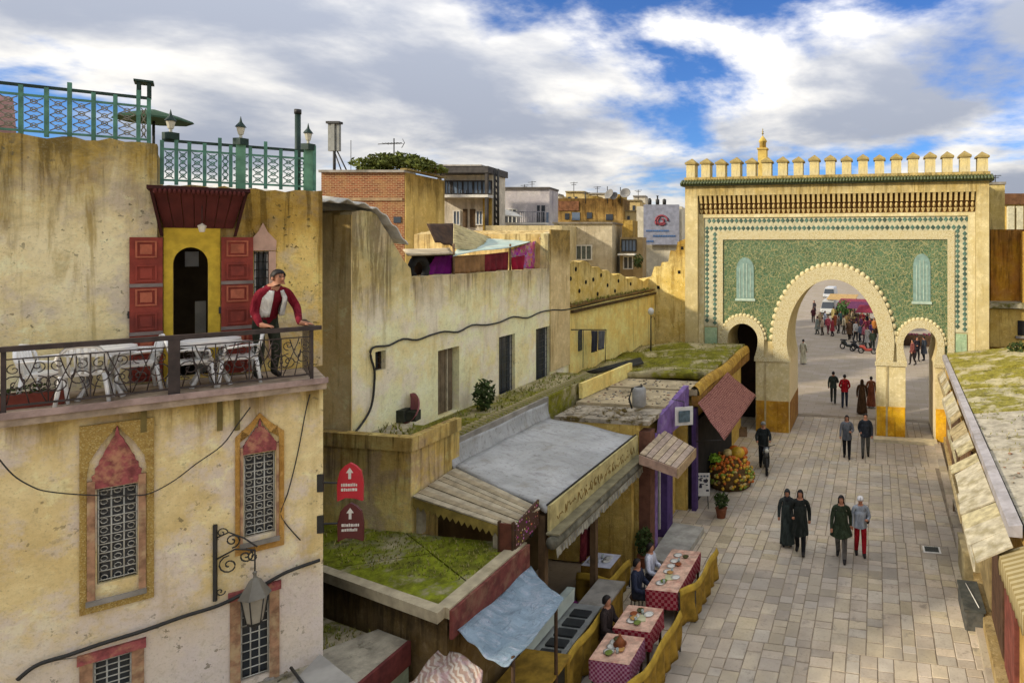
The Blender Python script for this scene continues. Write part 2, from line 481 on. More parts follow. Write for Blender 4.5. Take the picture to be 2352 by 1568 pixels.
# ================================================================== THE GATE
gf = Frame(0, GATE_Y, 0)
def gz(y): return H - (y - 560) / 51.0
def gu(x): return gf.u(x)
gate = on_frame('city_gate', 'tall cream city gate with green tiled panel, three keyhole arches and battlements', 'gate', gf)
CREAM = plaster('gate_cream', hexc('b0a480'), hexc('a69870'), hexc('a5852f'), hexc('5a4a26'), zt=11.7, zh=1.6, zf=0.55, scale=1.3, bump=0.2, streak=0.3, low=hexc('c4b592'), lowz=3.4)
CREAM2 = plaster('gate_moulding', hexc('bbb294'), hexc('aea27c'), hexc('a98f45'), scale=2.5, bump=0.3, streak=0.25)
def carved_mat():
    m = Mat('carved_stucco', 0.9, 0.15)
    v = m.vor(17, 'DISTANCE_TO_EDGE'); n = m.noise(9, 5, 0.7)
    c = m.mix(m.rng(v, 0.02, 0.16), hexc('a89668'), hexc('ccc29c'))
    c = m.mix(m.math('MULTIPLY', m.rng(n, 0.5, 0.7), 0.4), c, hexc('b59a52'))
    m.bump(m.math('ADD', v, m.math('MULTIPLY', n, 0.3)), 0.5, 0.03)
    return m.done(c)
CARVED = carved_mat()
OCHRE = plaster('gate_ochre_dado', hexc('a9822a'), hexc('8a6420'), hexc('6a4a1c'), scale=2.0, streak=0.5)
GOLD = plaster('gate_yellow_dado', hexc('c79d22'), hexc('b5851c'), hexc('7a551a'), scale=2.0, streak=0.4)
def panel_mat():
    m = Mat('green_zellige', 0.45, 0.4)
    wob = m.noise(2.2, 3, 0.5)
    nd = m.n('ShaderNodeVectorMath', operation='ADD'); m.link(m.co, nd.inputs[0])
    cb = m.n('ShaderNodeCombineXYZ'); m.link(m.math('MULTIPLY', wob, 0.5), cb.inputs[0]); m.link(m.math('MULTIPLY', m.noise(2.2, 3, 0.5, off=(7,7,7)), 0.5), cb.inputs[2])
    m.link(cb.outputs[0], nd.inputs[1])
    def vv(scale, feat, off):
        v = m.n('ShaderNodeTexVoronoi', feature=feat); v.inputs['Scale'].default_value = scale
        m.link(m.mapping((1, 0.0, 1), off, vec=nd.outputs[0]), v.inputs['Vector']); return v.outputs[0]
    a = vv(6.0, 'DISTANCE_TO_EDGE', (0,0,0)); b = vv(11, 'DISTANCE_TO_EDGE', (3,0,1)); d = vv(15.0, 'F1', (1,0,4))
    c = m.mix(m.rng(m.noise(1.1, 4, 0.6), 0.35, 0.65), hexc('3b5a3e'), hexc('50704f'))
    c = m.mix(m.rng(d, 0.12, 0.5), hexc('142c1a'), c)
    c = m.mix(m.rng(b, 0.10, 0.03), c, hexc('596538'))
    c = m.mix(m.rng(a, 0.06, 0.02), c, hexc('8f8a5c'))
    c = m.mix(m.math('MULTIPLY', m.rng(m.noise(24, 2), 0.58, 0.64), 0.6), c, hexc('a8a47e'))
    m.bump(a, 0.2, 0.02)
    return m.done(c)
ZPANEL = panel_mat()
BAND = plain('zellige_pale_ground', hexc('b9b18e'), 0.6, 0.2, 6)
def tile_mat():
    m = Mat('zellige_dark_green', .4, .4)
    c = m.mix(m.rng(m.noise(9, 4, .7), .35, .65), hexc('2c463a'), hexc('577463')); c = m.mix(m.rng(m.noise(1.3, 4, .6), .5, .65), c, hexc('6c7f6a'))
    return m.done(m.vary(c, .55, 1.35))
TILE_D = tile_mat()
TILE_B = plain('blue_tile', hexc('7c9488'), 0.5, 0.2, 6)
ROOFT = plain('green_glazed_tile', hexc('4a5330'), 0.45, 0.45, 9, spec=0.4)
PANT = plaster('small_green_panel', hexc('8fa287'), hexc('7d967c'), hexc('6c7f5f'), scale=3)

def horseshoe(cx, cz, hw, top, neck_z, neck, base_z, n=20, jamb=None):
    """keyhole outline from the left foot over the crown to the right foot"""
    ht = top - cz; pts = []
    a0 = -math.asin(min(0.95, (cz - neck_z) / hw)) if cz > neck_z else 0
    jamb = neck if jamb is None else jamb
    L = []
    for i in range(n + 1):
        a = math.pi/2 + (math.pi/2) * (1 - i/n)      # 180deg -> 90deg
        L.append((cx + hw*math.cos(a), cz + ht*math.sin(a)))
    low = []
    for i in range(6):
        k = i / 6
        low.append((cx - (neck + (hw - neck)*math.sin(k*math.pi/2)), neck_z + (cz - neck_z)*k))
    left = [(cx - jamb, base_z), (cx - jamb, neck_z - 0.06)] + low + L
    right = [(2*cx - p[0], p[1]) for p in left[:-1]][::-1]
    return left + right
MAINC, RC, LC = -1.9, 1.925, -6.02
main_o = horseshoe(MAINC, 4.15, 2.06, 7.0, 3.36, 1.93, -0.05)
right_o = horseshoe(RC, 4.15, 0.72, 4.92, 3.38, 0.56, -0.05, 12, 0.62)
left_o = horseshoe(LC, 4.15, 0.72, 4.92, 3.38, 0.56, -0.05, 12, 0.62)
GL, GR, GD, GT = -8.72, 4.75, 3.2, 11.3
def body_outline(x0, x1, z1):
    return [(x0, -0.05)] + left_o + main_o + right_o + [(x1, -0.05), (x1, z1), (x0, z1)]
MB().plate(body_outline(GL, GR, GT), [], 0, GD).obj('body', CREAM, gate)
# frame of pilasters and head, proud of the panel
PI = 0.30
fr_o = [(GL, 0.0), (gu(1606), 0.0), (gu(1606), gz(446)), (gu(2240), gz(446)), (gu(2240), 0.0), (GR, 0.0), (GR, GT), (GL, GT)]
MB().plate(fr_o, [], -PI, -0.002).obj('frame', CREAM, gate)
# carved bands round the panel
bo = (gu(1617), gu(2223), gz(498)); bi = (gu(1650), gu(2192), gz(531)); pi_ = (gu(1661), gu(2176), gz(550))
BZ = 3.55
MB().plate([(gu(1606)+.01, BZ), (bo[0], BZ), (bo[0], bo[2]), (bo[1], bo[2]), (bo[1], BZ), (gu(2240)-.01, BZ), (gu(2240)-.01, gz(490)), (gu(1606)+.01, gz(490))], [], -0.10, -0.001).obj('outer_moulding', CREAM2, gate)
MB().plate([(bi[0], BZ), (pi_[0], BZ), (pi_[0], pi_[2]), (pi_[1], pi_[2]), (pi_[1], BZ), (bi[1], BZ), (bi[1], bi[2]), (bi[0], bi[2])], [], -0.085, -0.001).obj('inner_moulding', CARVED, gate)
band = MB().plate([(bo[0]+.003, 4.75), (bi[0]-.003, 4.75), (bi[0]-.003, bi[2]+.003), (bi[1]+.003, bi[2]+.003), (bi[1]+.003, 4.75), (bo[1]-.003, 4.75), (bo[1]-.003, bo[2]-.003), (bo[0]+.003, bo[2]-.003)], [], -0.04, -0.001).obj('zellige_border', BAND, gate)
dm = MB()
dm.add([(-0.5,0,0),(0,0,-0.5),(0.5,0,0),(0,0,0.5),(-0.36,-0.022,0),(0,-0.022,-0.36),(0.36,-0.022,0),(0,-0.022,0.36)], [(0,1,5,4),(1,2,6,5),(2,3,7,6),(3,0,4,7),(4,5,6,7)])
dme = dm.mesh('tile', TILE_D)
def run_tiles(p0, p1, width, pitch):
    (x0, z0), (x1, z1) = p0, p1
    L = math.hypot(x1-x0, z1-z0); n = max(1, round(L / pitch)); tx, tz = (x1-x0)/L, (z1-z0)/L; nx, nz = -tz, tx
    for i in range(n):
        for r in (0, 1):
            t = (i + 0.5 + 0.5*r) * L / n
            if t > L: continue
            q = width * (0.27 if r else -0.27)
            share('tile', dme, band, (x0 + tx*t + nx*q, -0.0405, z0 + tz*t + nz*q), (0,0,0), (0.215, 1, 0.25))
bw = bo[2] - bi[2]; zc = (bo[2] + bi[2]) / 2
run_tiles((bo[0]+0.05, zc), (bo[1]-0.05, zc), bw, 0.215)
for xa, xb in ((bo[0], bi[0]), (bi[1], bo[1])): run_tiles(((xa+xb)/2, 4.8), ((xa+xb)/2, bi[2]-0.02), xb-xa, 0.215)
for xa, xb in ((bo[0], bi[0]), (bi[1], bo[1])): MB().box(xa+.05, xb-.05, -0.06, -0.002, BZ+.1, 4.7).obj('tile_plaque', PANT, gate)
# green panel, notched round the three archivolts
def ring_outer(cx, hw, top, cz=4.15, base=3.36, n=22):
    L = [(cx + hw*math.cos(math.pi*(1 - i/n)), cz + (top-cz)*math.sin(math.pi*(1 - i/n))) for i in range(n+1)]
    return [(cx - hw*0.98, base)] + L + [(cx + hw*0.98, base)]
mo, ro, lo_ = ring_outer(MAINC, 2.72, 7.62, n=30), ring_outer(RC, 1.02, 5.26), ring_outer(LC, 1.02, 5.26)
pan = [(pi_[0]+.002, BZ)] + [(max(p[0], pi_[0]+.004), max(p[1], BZ)) for p in lo_ if p[1] >= 3.5 ] + [(p[0], max(p[1], BZ)) for p in mo if p[1] >= 3.5] + [(p[0], p[1]) for p in ro if p[1] >= 3.5] + [(pi_[1]-.002, BZ), (pi_[1]-.002, pi_[2]-.002), (pi_[0]+.002, pi_[2]-.002)]
MB().plate(pan, [], -0.03, -0.001).obj('tile_panel', ZPANEL, gate)
def archivolt(name, op, outer, y0, mat, bead_n, cx, cz, hw, top):
    inner = [p for p in op if p[1] > 3.3]
    poly = outer + inner[::-1]
    a = MB().plate(poly, [], -y0, -0.002).obj(name, mat, gate)
    bm_ = MB()
    n = bead_n
    bme = MB().ball((0,0,0), 1, 0.6, 1, 7, 4).mesh('scallop', CREAM2)
    for i in range(n):
        t = math.pi * (1 - (i + 0.5)/n)
        share('scallop', bme, a, (cx + (hw+0.035)*math.cos(t), -0.05, cz + (top-cz+0.035)*math.sin(t)), (0,0,0), (hw*math.pi/n*0.5 + 0.015,)*3)
    return a
archivolt('archivolt', main_o, mo, 0.16, CARVED, 34, MAINC, 4.15, 2.72, 7.62)
archivolt('archivolt', right_o, ro, 0.14, CARVED, 18, RC, 4.15, 1.02, 5.26)
archivolt('archivolt', left_o, lo_, 0.14, CARVED, 18, LC, 4.15, 1.02, 5.26)
# imposts and piers, dado
for x0, x1 in ((LC-1.6, LC-0.62), (LC+0.62, MAINC-1.93), (MAINC+1.93, RC-0.62), (RC+0.62, RC+1.35)):
    MB().box(x0+.01, x1-.01, -0.14, -0.002, 0.0, 3.30).obj('pier', CREAM2, gate)
    MB().box(x0-.05, x1+.05, -0.20, -0.1405, 3.22, 3.40).obj('impost', CARVED, gate)
    dado = GOLD if x0 > -1 else OCHRE
    MB().box(x0+.03, x1-.03, -0.165, -0.1405, 0.0, 1.42).obj('dado', dado, gate)
    if x1 - x0 > 0.9: MB().box(x0+.42, x0+.5, -0.18, -0.166, 0.0, 3.2).obj('downpipe', plain('pipe_cream', hexc('b7a577'), 0.6), gate)
for s_, x0 in ((0, MAINC-1.93), (1, MAINC+1.93)):
    x1 = x0 + (0.012 if s_ == 0 else -0.012)
    MB().box(min(x0, x1), max(x0, x1), 0.0, GD, 0.0, 1.35).obj('dado', plaster('jamb_ochre', hexc('8d6b35'), hexc('7a5428'), hexc('5a3c20'), scale=2) if s_ == 0 else GOLD, gate)
MB().box(GL-.02, GR+.02, GD+.001, GD+.3, 7.2, 11.2).obj('rear_wall', CREAM, gate)
# blind lattice windows
for xc, yt, yb in ((1712, 592, 692), (2117, 582, 692)):
    u0, u1 = gu(xc-20), gu(xc+20); z0, z1 = gz(yb), gz(yt); um = (u0+u1)/2; hw = (u1-u0)/2
    arch = [(u0, z0), (u1, z0)] + [(um + hw*math.cos(a), z1 - 0.55 + 0.55*math.sin(a)) for a in [math.pi*k/10 for k in range(11)]]
    w_ = MB().plate(arch, [], -0.055, -0.031).obj('blind_window', TILE_B, gate)
    b2 = MB()
    for k in range(1, 5): b2.box(u0 + k*(u1-u0)/5 - .018, u0 + k*(u1-u0)/5 + .018, -0.07, -0.0555, z0 + .1, z1 - (.5 if k in (1, 4) else .28))
    b2.box(u0-.06, u1+.06, -0.075, -0.0555, z0-.05, z0+.06)
    b2.obj('lattice', plain('lattice_pale', hexc('a9b9a4'), 0.6), w_)
# bracket frieze
BR = plain('bracket_plaster', hexc('c5ac70'), 0.85, 0.3, 5)
z0, z1 = gz(490), gz(446); x0, x1 = gu(1607), gu(2239)
MB().box(x0, x1, -0.03, -0.0015, z0, z1).obj('frieze_back', plain('frieze_brown', hexc('6b4a22'), 0.9, 0.4, 5), gate)
bm_ = MB(); p = (x1-x0)/54; hh = z1 - z0
bm_.hexa([(-p*.26,-.16,-hh*.42),(p*.26,-.16,-hh*.42),(p*.26,.0,-hh*.42),(-p*.26,.0,-hh*.42),(-p*.26,-.26,0),(p*.26,-.26,0),(p*.26,0,0),(-p*.26,0,0)])
bm_.ball((0,-0.09,-hh*.60), p*.30, p*.3, hh*.13, 7, 5)
bm_.hexa([(-p*.14,-.04,-hh*.97),(p*.14,-.04,-hh*.97),(p*.14,.0,-hh*.97),(-p*.14,.0,-hh*.97),(-p*.38,-.09,-hh*.76),(p*.38,-.09,-hh*.76),(p*.38,0,-hh*.76),(-p*.38,0,-hh*.76)])
bme = bm_.mesh('bracket', BR)
for i in range(54): share('bracket', bme, gate, (x0 + (i+.5)*p, -0.031, z1))
# tiled cornice
tc_ = MB(); n = 100; x0, x1 = GL - .18, GR + .18
tc_.box(x0, x1, -PI-.16, GD+.1, GT-.02, GT+.10)
for i in range(n):
    xx = x0 + (i+.5)*(x1-x0)/n
    tc_.tube([(xx, -PI-.26, GT+.07), (xx, -PI+.05, GT+.24)], (x1-x0)/n*.5, 5, smooth=True)
tc_.obj('tile_cornice', ROOFT, gate, kind='stuff')
MB().box(GL-.06, GR+.06, -PI+.06, 0.35, GT+.101, gz(402)).obj('parapet', CREAM, gate)
MB().box(GL-.06, GR+.06, GD-.35, GD+.05, GT+.101, gz(402)-.1).obj('parapet', CREAM, gate)
nm = 19; W = GR - GL + .12
mm = MB(); mw = .205
mm.box(-mw, mw, -.27, .27, 0, .78)
mm.add([(-mw-.06,-.33,.78),(mw+.06,-.33,.78),(mw+.06,.33,.78),(-mw-.06,.33,.78),(-mw-.06,-.33,.88),(mw+.06,-.33,.88),(mw+.06,.33,.88),(-mw-.06,.33,.88),(0,0,1.16)],
    [(0,3,2,1),(0,1,5,4),(1,2,6,5),(2,3,7,6),(3,0,4,7),(4,5,8),(5,6,8),(6,7,8),(7,4,8)], 1)
MCAP = plaster('merlon_cap', hexc('8f8054'), hexc('79683f'), hexc('4f4526'), scale=3, streak=.6)
MERL = plaster('merlon_plaster', hexc('b8aa7c'), hexc('b0a686'), hexc('8e7430'), scale=2, streak=.4)
mme = mm.mesh('merlon', [MERL, MCAP])
rm = random.Random(3)
for i in range(nm):
    share('merlon', mme, gate, (GL - .06 + .3 + (W-.6)*i/(nm-1), 0.06, gz(402)+.001), (0,0,rm.uniform(-.03,.03)), (1, 1, rm.uniform(.76,.82)))
MB().box(LC-.75, LC+.75, GD-1.0, GD-.9, 0, 5.0).obj('arch_backing', plain('dark_brown_door', hexc('2c1d12'), .8, .3, 3), gate)  # dark panel added behind the left arch so its inside reads as shade
# stone step below the right-hand arch
st_ = at_z(2003, 1012, 0); 
stp = MB().box(gu(2012)-.1, gu(2150), GATE_Y-0.75, GATE_Y-.21, -0.01, 0.13).obj('doorstep', plain('pale_limestone', hexc('cdbf9a'), 0.85, 0.2), None)
tag(stp, 'pale stone step below the small right-hand arch of the gate', 'step')

# ------------------------------------------------------------------ city wall beside the gate
RUIN = plaster('mud_wall', hexc('c6b47c'), hexc('b89f58'), hexc('8f6a1f'), hexc('4d3a1a'), zt=8.6, zh=1.6, zf=.7, pits=.9, scale=1.6, bump=.6, streak=.5)
cf = Frame(0, GATE_Y + 0.5, 0)
def prof(fr, pts, off=0): return [fr.uz(px, py, off) for px, py in pts]
def rough(pts, amp=.018, step=.14, seed=1):
    """break a straight edge into an uneven, chipped one"""
    rn = random.Random(seed); o = [pts[0]]
    for a, b in zip(pts, pts[1:]):
        L = math.hypot(b[0]-a[0], b[1]-a[1]); n = max(1, int(L/step))
        for q in range(1, n):
            o.append((a[0]+(b[0]-a[0])*(q+rn.uniform(-.25,.25))/n, a[1]+(b[1]-a[1])*q/n + rn.uniform(-amp, amp)*(2.2 if rn.random() < .12 else 1)))
        o.append(b)
    return o
wl_top = prof(cf, [(1478, 668), (1484, 640), (1496, 634), (1503, 612), (1516, 616), (1520, 602), (1534, 604), (1540, 575), (1552, 580), (1556, 556), (1575, 548)])
wz = on_frame('city_wall', 'ragged yellow mud wall stepping up to the left side of the gate', 'wall', cf)
MB().plate([(wl_top[0][0], 0)] + [(GL + .1, 0), (GL + .1, wl_top[-1][1])] + wl_top[::-1], [], 0, .9).obj('face', RUIN, wz)
hol = MB()
for px, py in ((1567, 570), (1560, 625), (1512, 660)): 
    u, z = cf.uz(px, py); hol.box(u-.07, u+.07, -.004, .05, z-.08, z+.08)
hol.obj('putlog_hole', plain('hole_dark', (0.012, 0.010, 0.008), 0.95), wz)

# ================================================================== SHARED MATERIALS AND BUILDERS
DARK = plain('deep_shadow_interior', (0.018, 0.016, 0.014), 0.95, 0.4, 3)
IRON = plain('black_iron', hexc('2b2a26'), 0.6, 0.3, 10, spec=0.4)
RUST = plain('rusty_brown', hexc('5b4433'), 0.85, 0.4, 6)
WOOD = plain('weathered_wood', hexc('7a6248'), 0.85, 0.35, 5)
WOODD = plain('dark_wood', hexc('45311f'), 0.8, 0.4, 5)
PALEW = plain('pale_grey_wood', hexc('a69a80'), 0.85, 0.3, 5)
WHITEP = plain('white_paint', hexc('cfcbbf'), 0.6, 0.15, 5)
WHITEPL = plain('white_plastic', hexc('f0eee8'), 0.35, 0.06, 5, spec=0.5)
GREYC = plain('grey_cement', hexc('8d877c'), 0.92, 0.3, 2.5, dirt=hexc('55503f'))
PANE = glass('dark_pane')
PANEB = glass('blue_pane', (0.10, 0.13, 0.17), 0.12)
def moss_mat(name, dry, moss, amount, scale=0.8):
    m = Mat(name, 0.95, 0.1)
    n1 = m.noise(scale, 7, 0.68, dist=0.3); n2 = m.noise(scale*7, 6, 0.75); n3 = m.noise(scale*2.3, 6, 0.7, off=(4,4,4))
    d = m.mix(m.rng(n3, 0.3, 0.7), tuple(c*0.6 for c in dry), tuple(min(1, c*1.15) for c in dry))
    g = m.mix(m.rng(n2, 0.3, 0.7), tuple(c*0.45 for c in moss), tuple(c*1.2 for c in moss))
    g = m.mix(m.math('MULTIPLY', m.rng(n3, 0.45, 0.7), 0.7), g, hexc('4a451f'))
    c = m.mix(m.rng(m.math('ADD', n1, m.math('MULTIPLY', m.math('SUBTRACT', n2, 0.5), 0.25)), 0.62 - amount*0.4, 0.74 - amount*0.4), d, g)
    c = m.mix(m.math('MULTIPLY', m.rng(m.noise(scale*1.7, 6, 0.7, off=(9,1,5)), 0.56, 0.68), 0.75), c, hexc('37301f'))
    m.bump(m.math('ADD', n2, n3), 0.7, 0.03)
    return m.done(c)
MOSS = moss_mat('green_moss', hexc('99916f'), hexc('7b8222'), 0.64, 0.7)
MOSSY = moss_mat('mossy_cement', hexc('a69b80'), hexc('76752a'), 0.35, 0.9)
MOSS2 = moss_mat('mossy_roof', hexc('ab9f78'), hexc('7d7a26'), 0.5, 0.6)
GRAVEL = moss_mat('gravel_roof', hexc('a09884'), hexc('6f6c3a'), 0.15, 1.4)

def cloth(name, label, cat, p, mat, nu=12, nv=10, sag=0.0, fold=0.0, nf=5, th=0.008, parent=None, group=None, scal=0, seed=1, wr=0.0):
    """a hanging or stretched cloth between four corners (top left, top right, bottom right, bottom left)"""
    p = [Vector(q) for q in p]; rn = random.Random(seed)
    n = (p[1]-p[0]).cross(p[3]-p[0]).normalized()
    ph = [rn.uniform(0, 6.28) for _ in range(4)]
    base = p[3].lerp(p[2], 0.5)
    def fn(u, v):
        a = p[0].lerp(p[1], u); b = p[3].lerp(p[2], u); q = a.lerp(b, v)
        q = q + n * (fold * math.sin(u*nf*2*math.pi + ph[0] + 0.6*math.sin(3*v+ph[1])) * (0.25 + 0.75*v))
        if wr: q = q + n * wr * (math.sin(7*u+5*v+ph[2]) + math.sin(13*v-9*u+ph[3])*0.6)
        q.z -= sag * 4*u*(1-u) * (0.3 + 0.7*math.sin(math.pi*min(v,1)))
        if scal and v > 0.999: q.z -= 0.10 * abs(math.sin(u*scal*math.pi))
        return q - base
    o = MB().sheet(fn, nu, nv, th).obj(name, mat, parent)
    o.location = base
    if parent is None: tag(o, label, cat, group)
    return o

def iron_window(fr_obj, u0, u1, z0, z1, y=0.16, pane=None, nx=3, nz=6, mat=None, name='window', frame=None, r=0.010, swirl=False):
    """pane with iron bars, set into an opening"""
    w = MB().box(u0+.004, u1-.004, y+.06, y+.085, z0+.004, z1-.004).obj(name, pane or PANE, fr_obj)
    if frame:
        f = MB()
        t = 0.035
        for a in ((u0, u0+t, z0, z1), (u1-t, u1, z0, z1), (u0+t, u1-t, z0, z0+t), (u0+t, u1-t, z1-t, z1)): f.box(a[0]+.005, a[1]-.005 if a[1]-a[0] < .1 else a[1], y+.02, y+.055, a[2]+.005, a[3]-.005)
        f.obj('window_frame', frame, w)
    b = MB()
    for i in range(nx+1):
        x = u0 + (u1-u0)*(i/nx)*0.94 + (u1-u0)*0.03; b.tube([(x, y, z0+.01), (x, y, z1-.01)], r, 5)
    for k in range(nz+1):
        z = z0 + (z1-z0)*(0.03 + 0.94*k/nz); b.tube([(u0+.01, y-.012, z), (u1-.01, y-.012, z)], r*0.8, 5)
    b.obj('grille', mat or IRON, w)
    return w

# ================================================================== TERRACE HOUSE (middle)
tf = Frame(-10.5, 0, R(90))
TW = plaster('terrace_plaster', hexc('dccfae'), hexc('d2c294'), hexc('a88a44'), hexc('5e4a24'), zt=8.0, zh=1.2, zf=.6, scale=1.0, pits=.35, grey=hexc('cfc4ae'), streak=.25)
TE = plaster('terrace_end_plaster', hexc('d0bd94'), hexc('c2aa78'), hexc('93712a'), hexc('5a4722'), zt=9.0, zh=2.0, zf=.5, scale=1.2, streak=.5)
TY = plaster('yellow_plaster', hexc('d6c284'), hexc('ccb36c'), hexc('987430'), hexc('4d3a17'), zt=7.2, zh=.8, zf=.8, scale=1.2, streak=.35)
house = on_frame('terrace_house', 'sand plaster terrace house with curved gable and three tall openings behind white shop roof', 'house', tf)
top = prof(tf, [(808, 488), (830, 483), (852, 486), (872, 506), (890, 534), (908, 566), (926, 596), (943, 616), (946, 637), (1100, 628), (1258, 617), (1259, 537), (1283, 529), (1306, 531)])
top = rough(top, .02, .15, 2)
out = [(top[0][0], 0.0), (top[-1][0], 0.0)] + top[::-1]
H_W = [tf.rect(862, 806, 886, 850), tf.rect(1006, 800, 1055, 950), tf.rect(1146, 770, 1183, 914), tf.rect(1231, 752, 1263, 882)]
holes = [[(a, c), (b, c), (b, d), (a, d)] for a, b, c, d in H_W]
MB().plate(out, holes, 0, .28, 0).obj('front_wall', TW, house)
MB().plate([(p[0]+.02 if i == 0 or p is top[0] else p[0], p[1]-.001 if p[1] > .1 else p[1]) for i, p in enumerate(out)], [], .281, 5.0, 0).obj('rear_wall', TE, house)
MB().box(top[0][0]-.03, top[0][0]-.001, -.01, 5, 0, top[0][1]-.05).obj('end_wall', TE, house)
iron_window(house, *H_W[0], y=.12, nx=2, nz=3, frame=WOODD)
iron_window(house, *H_W[2], y=.10, nx=3, nz=9, frame=WHITEP)
iron_window(house, *H_W[3], y=.10, nx=3, nz=9, frame=WHITEP)
for a in (H_W[2], H_W[3]): MB().box(a[0]-.06, a[1]+.06, -.07, .0, a[2]-.09, a[2]-.005).obj('window_sill', GREYC, house)
a = H_W[1]
dr = MB().box(a[0]+.005, a[1]-.005, .20, .24, a[2]+.01, a[3]-.01).obj('door', plain('grey_brown_door', hexc('6a5b45'), .8, .35, 5), house)
for k in range(5): MB().box(a[0]+.03+(a[1]-a[0]-.06)*k/5, a[0]+.02+(a[1]-a[0]-.06)*(k+1)/5, .175, .199, a[2]+.03, a[3]-.03).obj('plank', plain('door_plank', hexc('71624b'), .85, .3, 4), dr)
MB().box(a[0]+.3*(a[1]-a[0])*2.1, a[0]+.3*(a[1]-a[0])*2.1+.05, .14, .174, a[2]+.03, a[3]-.03).obj('door_post', PALEW, dr)
# bulge strip left of the door, buttress edge by the corner
u0, u1, z0, z1 = tf.rect(996-120, 860, 1003-120, 950)
MB().box(tf.u(1262), tf.u(1306), -.05, -.001, 4.4, top[-1][1]+.03).obj('pilaster', plaster('pilaster_plaster', hexc('bfae88'), hexc('b3a07a'), hexc('8d7133'), zt=8.7, zh=1.2, scale=1.3), house)

# ragged wall and yellow wing further along
wing = on_frame('yellow_wing', 'low yellow wing wall with dark cornice beyond the terrace house', 'wall', tf)
wt_ = prof(tf, [(1307, 706), (1478, 674)])
MB().plate([(wt_[0][0], 0), (GATE_Y+.4, 0), (GATE_Y+.4, wt_[1][1]), (wt_[0][0], wt_[0][1])], [], -.04, .4).obj('face', TY, wing)
cz = wt_[0][1]
MB().box(wt_[0][0]+.02, GATE_Y+.35, -.16, -.041, cz-.20, cz-.10).obj('cornice', plain('dark_cornice', hexc('4f3d20'), .9, .4), wing)
MB().box(wt_[0][0]+.02, GATE_Y+.35, -.10, .4, cz+.002, cz+.06).obj('coping', plain('coping_brown', hexc('6b5228'), .9, .4), wing)
a = tf.rect(1325, 758, 1334, 805); MB().box(a[0], a[1], -.06, -.041, a[2], a[3]).obj('slit_window', PANE, wing)
ruin = on_frame('ruined_wall', 'crumbling ochre wall full of putlog holes on top of the yellow wing', 'wall', tf)
rt = prof(tf, [(1307, 606), (1318, 600), (1330, 603), (1341, 598), (1352, 603), (1360, 614), (1374, 612), (1384, 622), (1396, 620), (1408, 632), (1425, 628), (1440, 640), (1460, 636), (1478, 646), (1486, 640)], .3)
MB().plate([(rt[0][0], cz+.061), (rt[-1][0]+2.0, cz+.061), (rt[-1][0]+2.0, rt[-1][1])] + rt[::-1], [], .3, .75).obj('face', RUIN, ruin)
hm = MB().lathe([(.001, 0), (.07, 0), (.07, .03), (.001, .03)], (0,0,0), 8, smooth=False).mesh('putlog_hole', plain('hole_black', (.01,.009,.007), .95))
for px, py in ((1322, 618), (1345, 648), (1362, 642), (1330, 668), (1380, 632), (1395, 655), (1420, 645), (1412, 668), (1448, 652), (1372, 675), (1310, 640)):
    u, z = tf.uz(px, py, .3); share('putlog_hole', hm, ruin, (u, .302, z), (R(90), 0, 0), (1, 1.15, 1))

# cable stapled along the wall
cab = [(860, 850), (852, 822), (852, 805), (862, 796)] + [(862 + (1306-862)*k/14, 796 - (796-706)*k/14 + 5*math.sin(k*2.4)) for k in range(1, 15)] + [(1400, 688), (1478, 672)]
pts = []
for px, py in [(806, 1000), (822, 985), (846, 950), (856, 920), (860, 880)] + cab:
    u, z = tf.uz(px, py, -.05); pts.append(tf.world(u, -.05, z))
tag(MB().tube(smooth(pts, 3), .024, 5).obj('cable', IRON), 'thick black cable bundle running along the terrace house wall to the yellow wing', 'cable')

# white sheet roofing over the curved gable
sh = prof(tf, [(735, 473), (790, 470), (838, 481), (870, 496), (900, 530), (930, 572)])
def roof_fn(u, v):
    k = u*(len(sh)-1); i = min(int(k), len(sh)-2); f = k - i
    a, b = sh[i], sh[i+1]; uu = a[0]+(b[0]-a[0])*f; z = a[1]+(b[1]-a[1])*f + .09
    return tf.world(uu, -.10 + v*3.2, z + .03*math.sin(u*40) + .35*v)
tag(MB().sheet(roof_fn, 60, 6, .03).obj('roof_sheet', plain('white_sheet_roof', hexc('c4c0b4'), .7, .25, 3, dirt=hexc('7e7560'))), 'pale corrugated sheet draped over the curved gable of the terrace house', 'roof sheet')

# ------------------------------------------------------------------ shelters on the terrace roof
def tp(px, py, off): u, z = tf.uz(px, py, off); return tf.world(u, off, z)
C_PURPLE = plain('purple_cloth', hexc('6a1266'), .9, .35, 4)
C_MAROON = plain('maroon_curtain', hexc('6d2028'), .9, .35, 4)
C_TAN = plain('tan_curtain', hexc('8d6a44'), .9, .3, 4)
def floral():
    m = Mat('floral_cloth', .9, .1)
    v = m.vor(9, 'F1', out=1); 
    c = m.mix(.65, v, hexc('a8184e')); c = m.mix(m.rng(m.noise(6,4,.6), .45,.62), c, hexc('b0508a'))
    return m.done(c)
C_FLORAL = floral()
C_RED = plain('crimson_cloth', hexc('8f1030'), .9, .3, 4)
C_PINK = plain('pale_pink_cloth', hexc('c9a096'), .9, .2, 4)
C_TEAL = plain('faded_teal_tarp', hexc('9fb0a4'), .75, .25, 3, dirt=hexc('c3bfa8'))
cloth('purple_cloth', 'bright purple cloth hung in the dark corner of the rooftop shelter', 'cloth', [tp(1000, 588, .5), tp(1040, 586, .5), tp(1041, 632, .5), tp(975, 634, .5)], C_PURPLE, 16, 8, .03, .05, 3)
dn = MB(); 
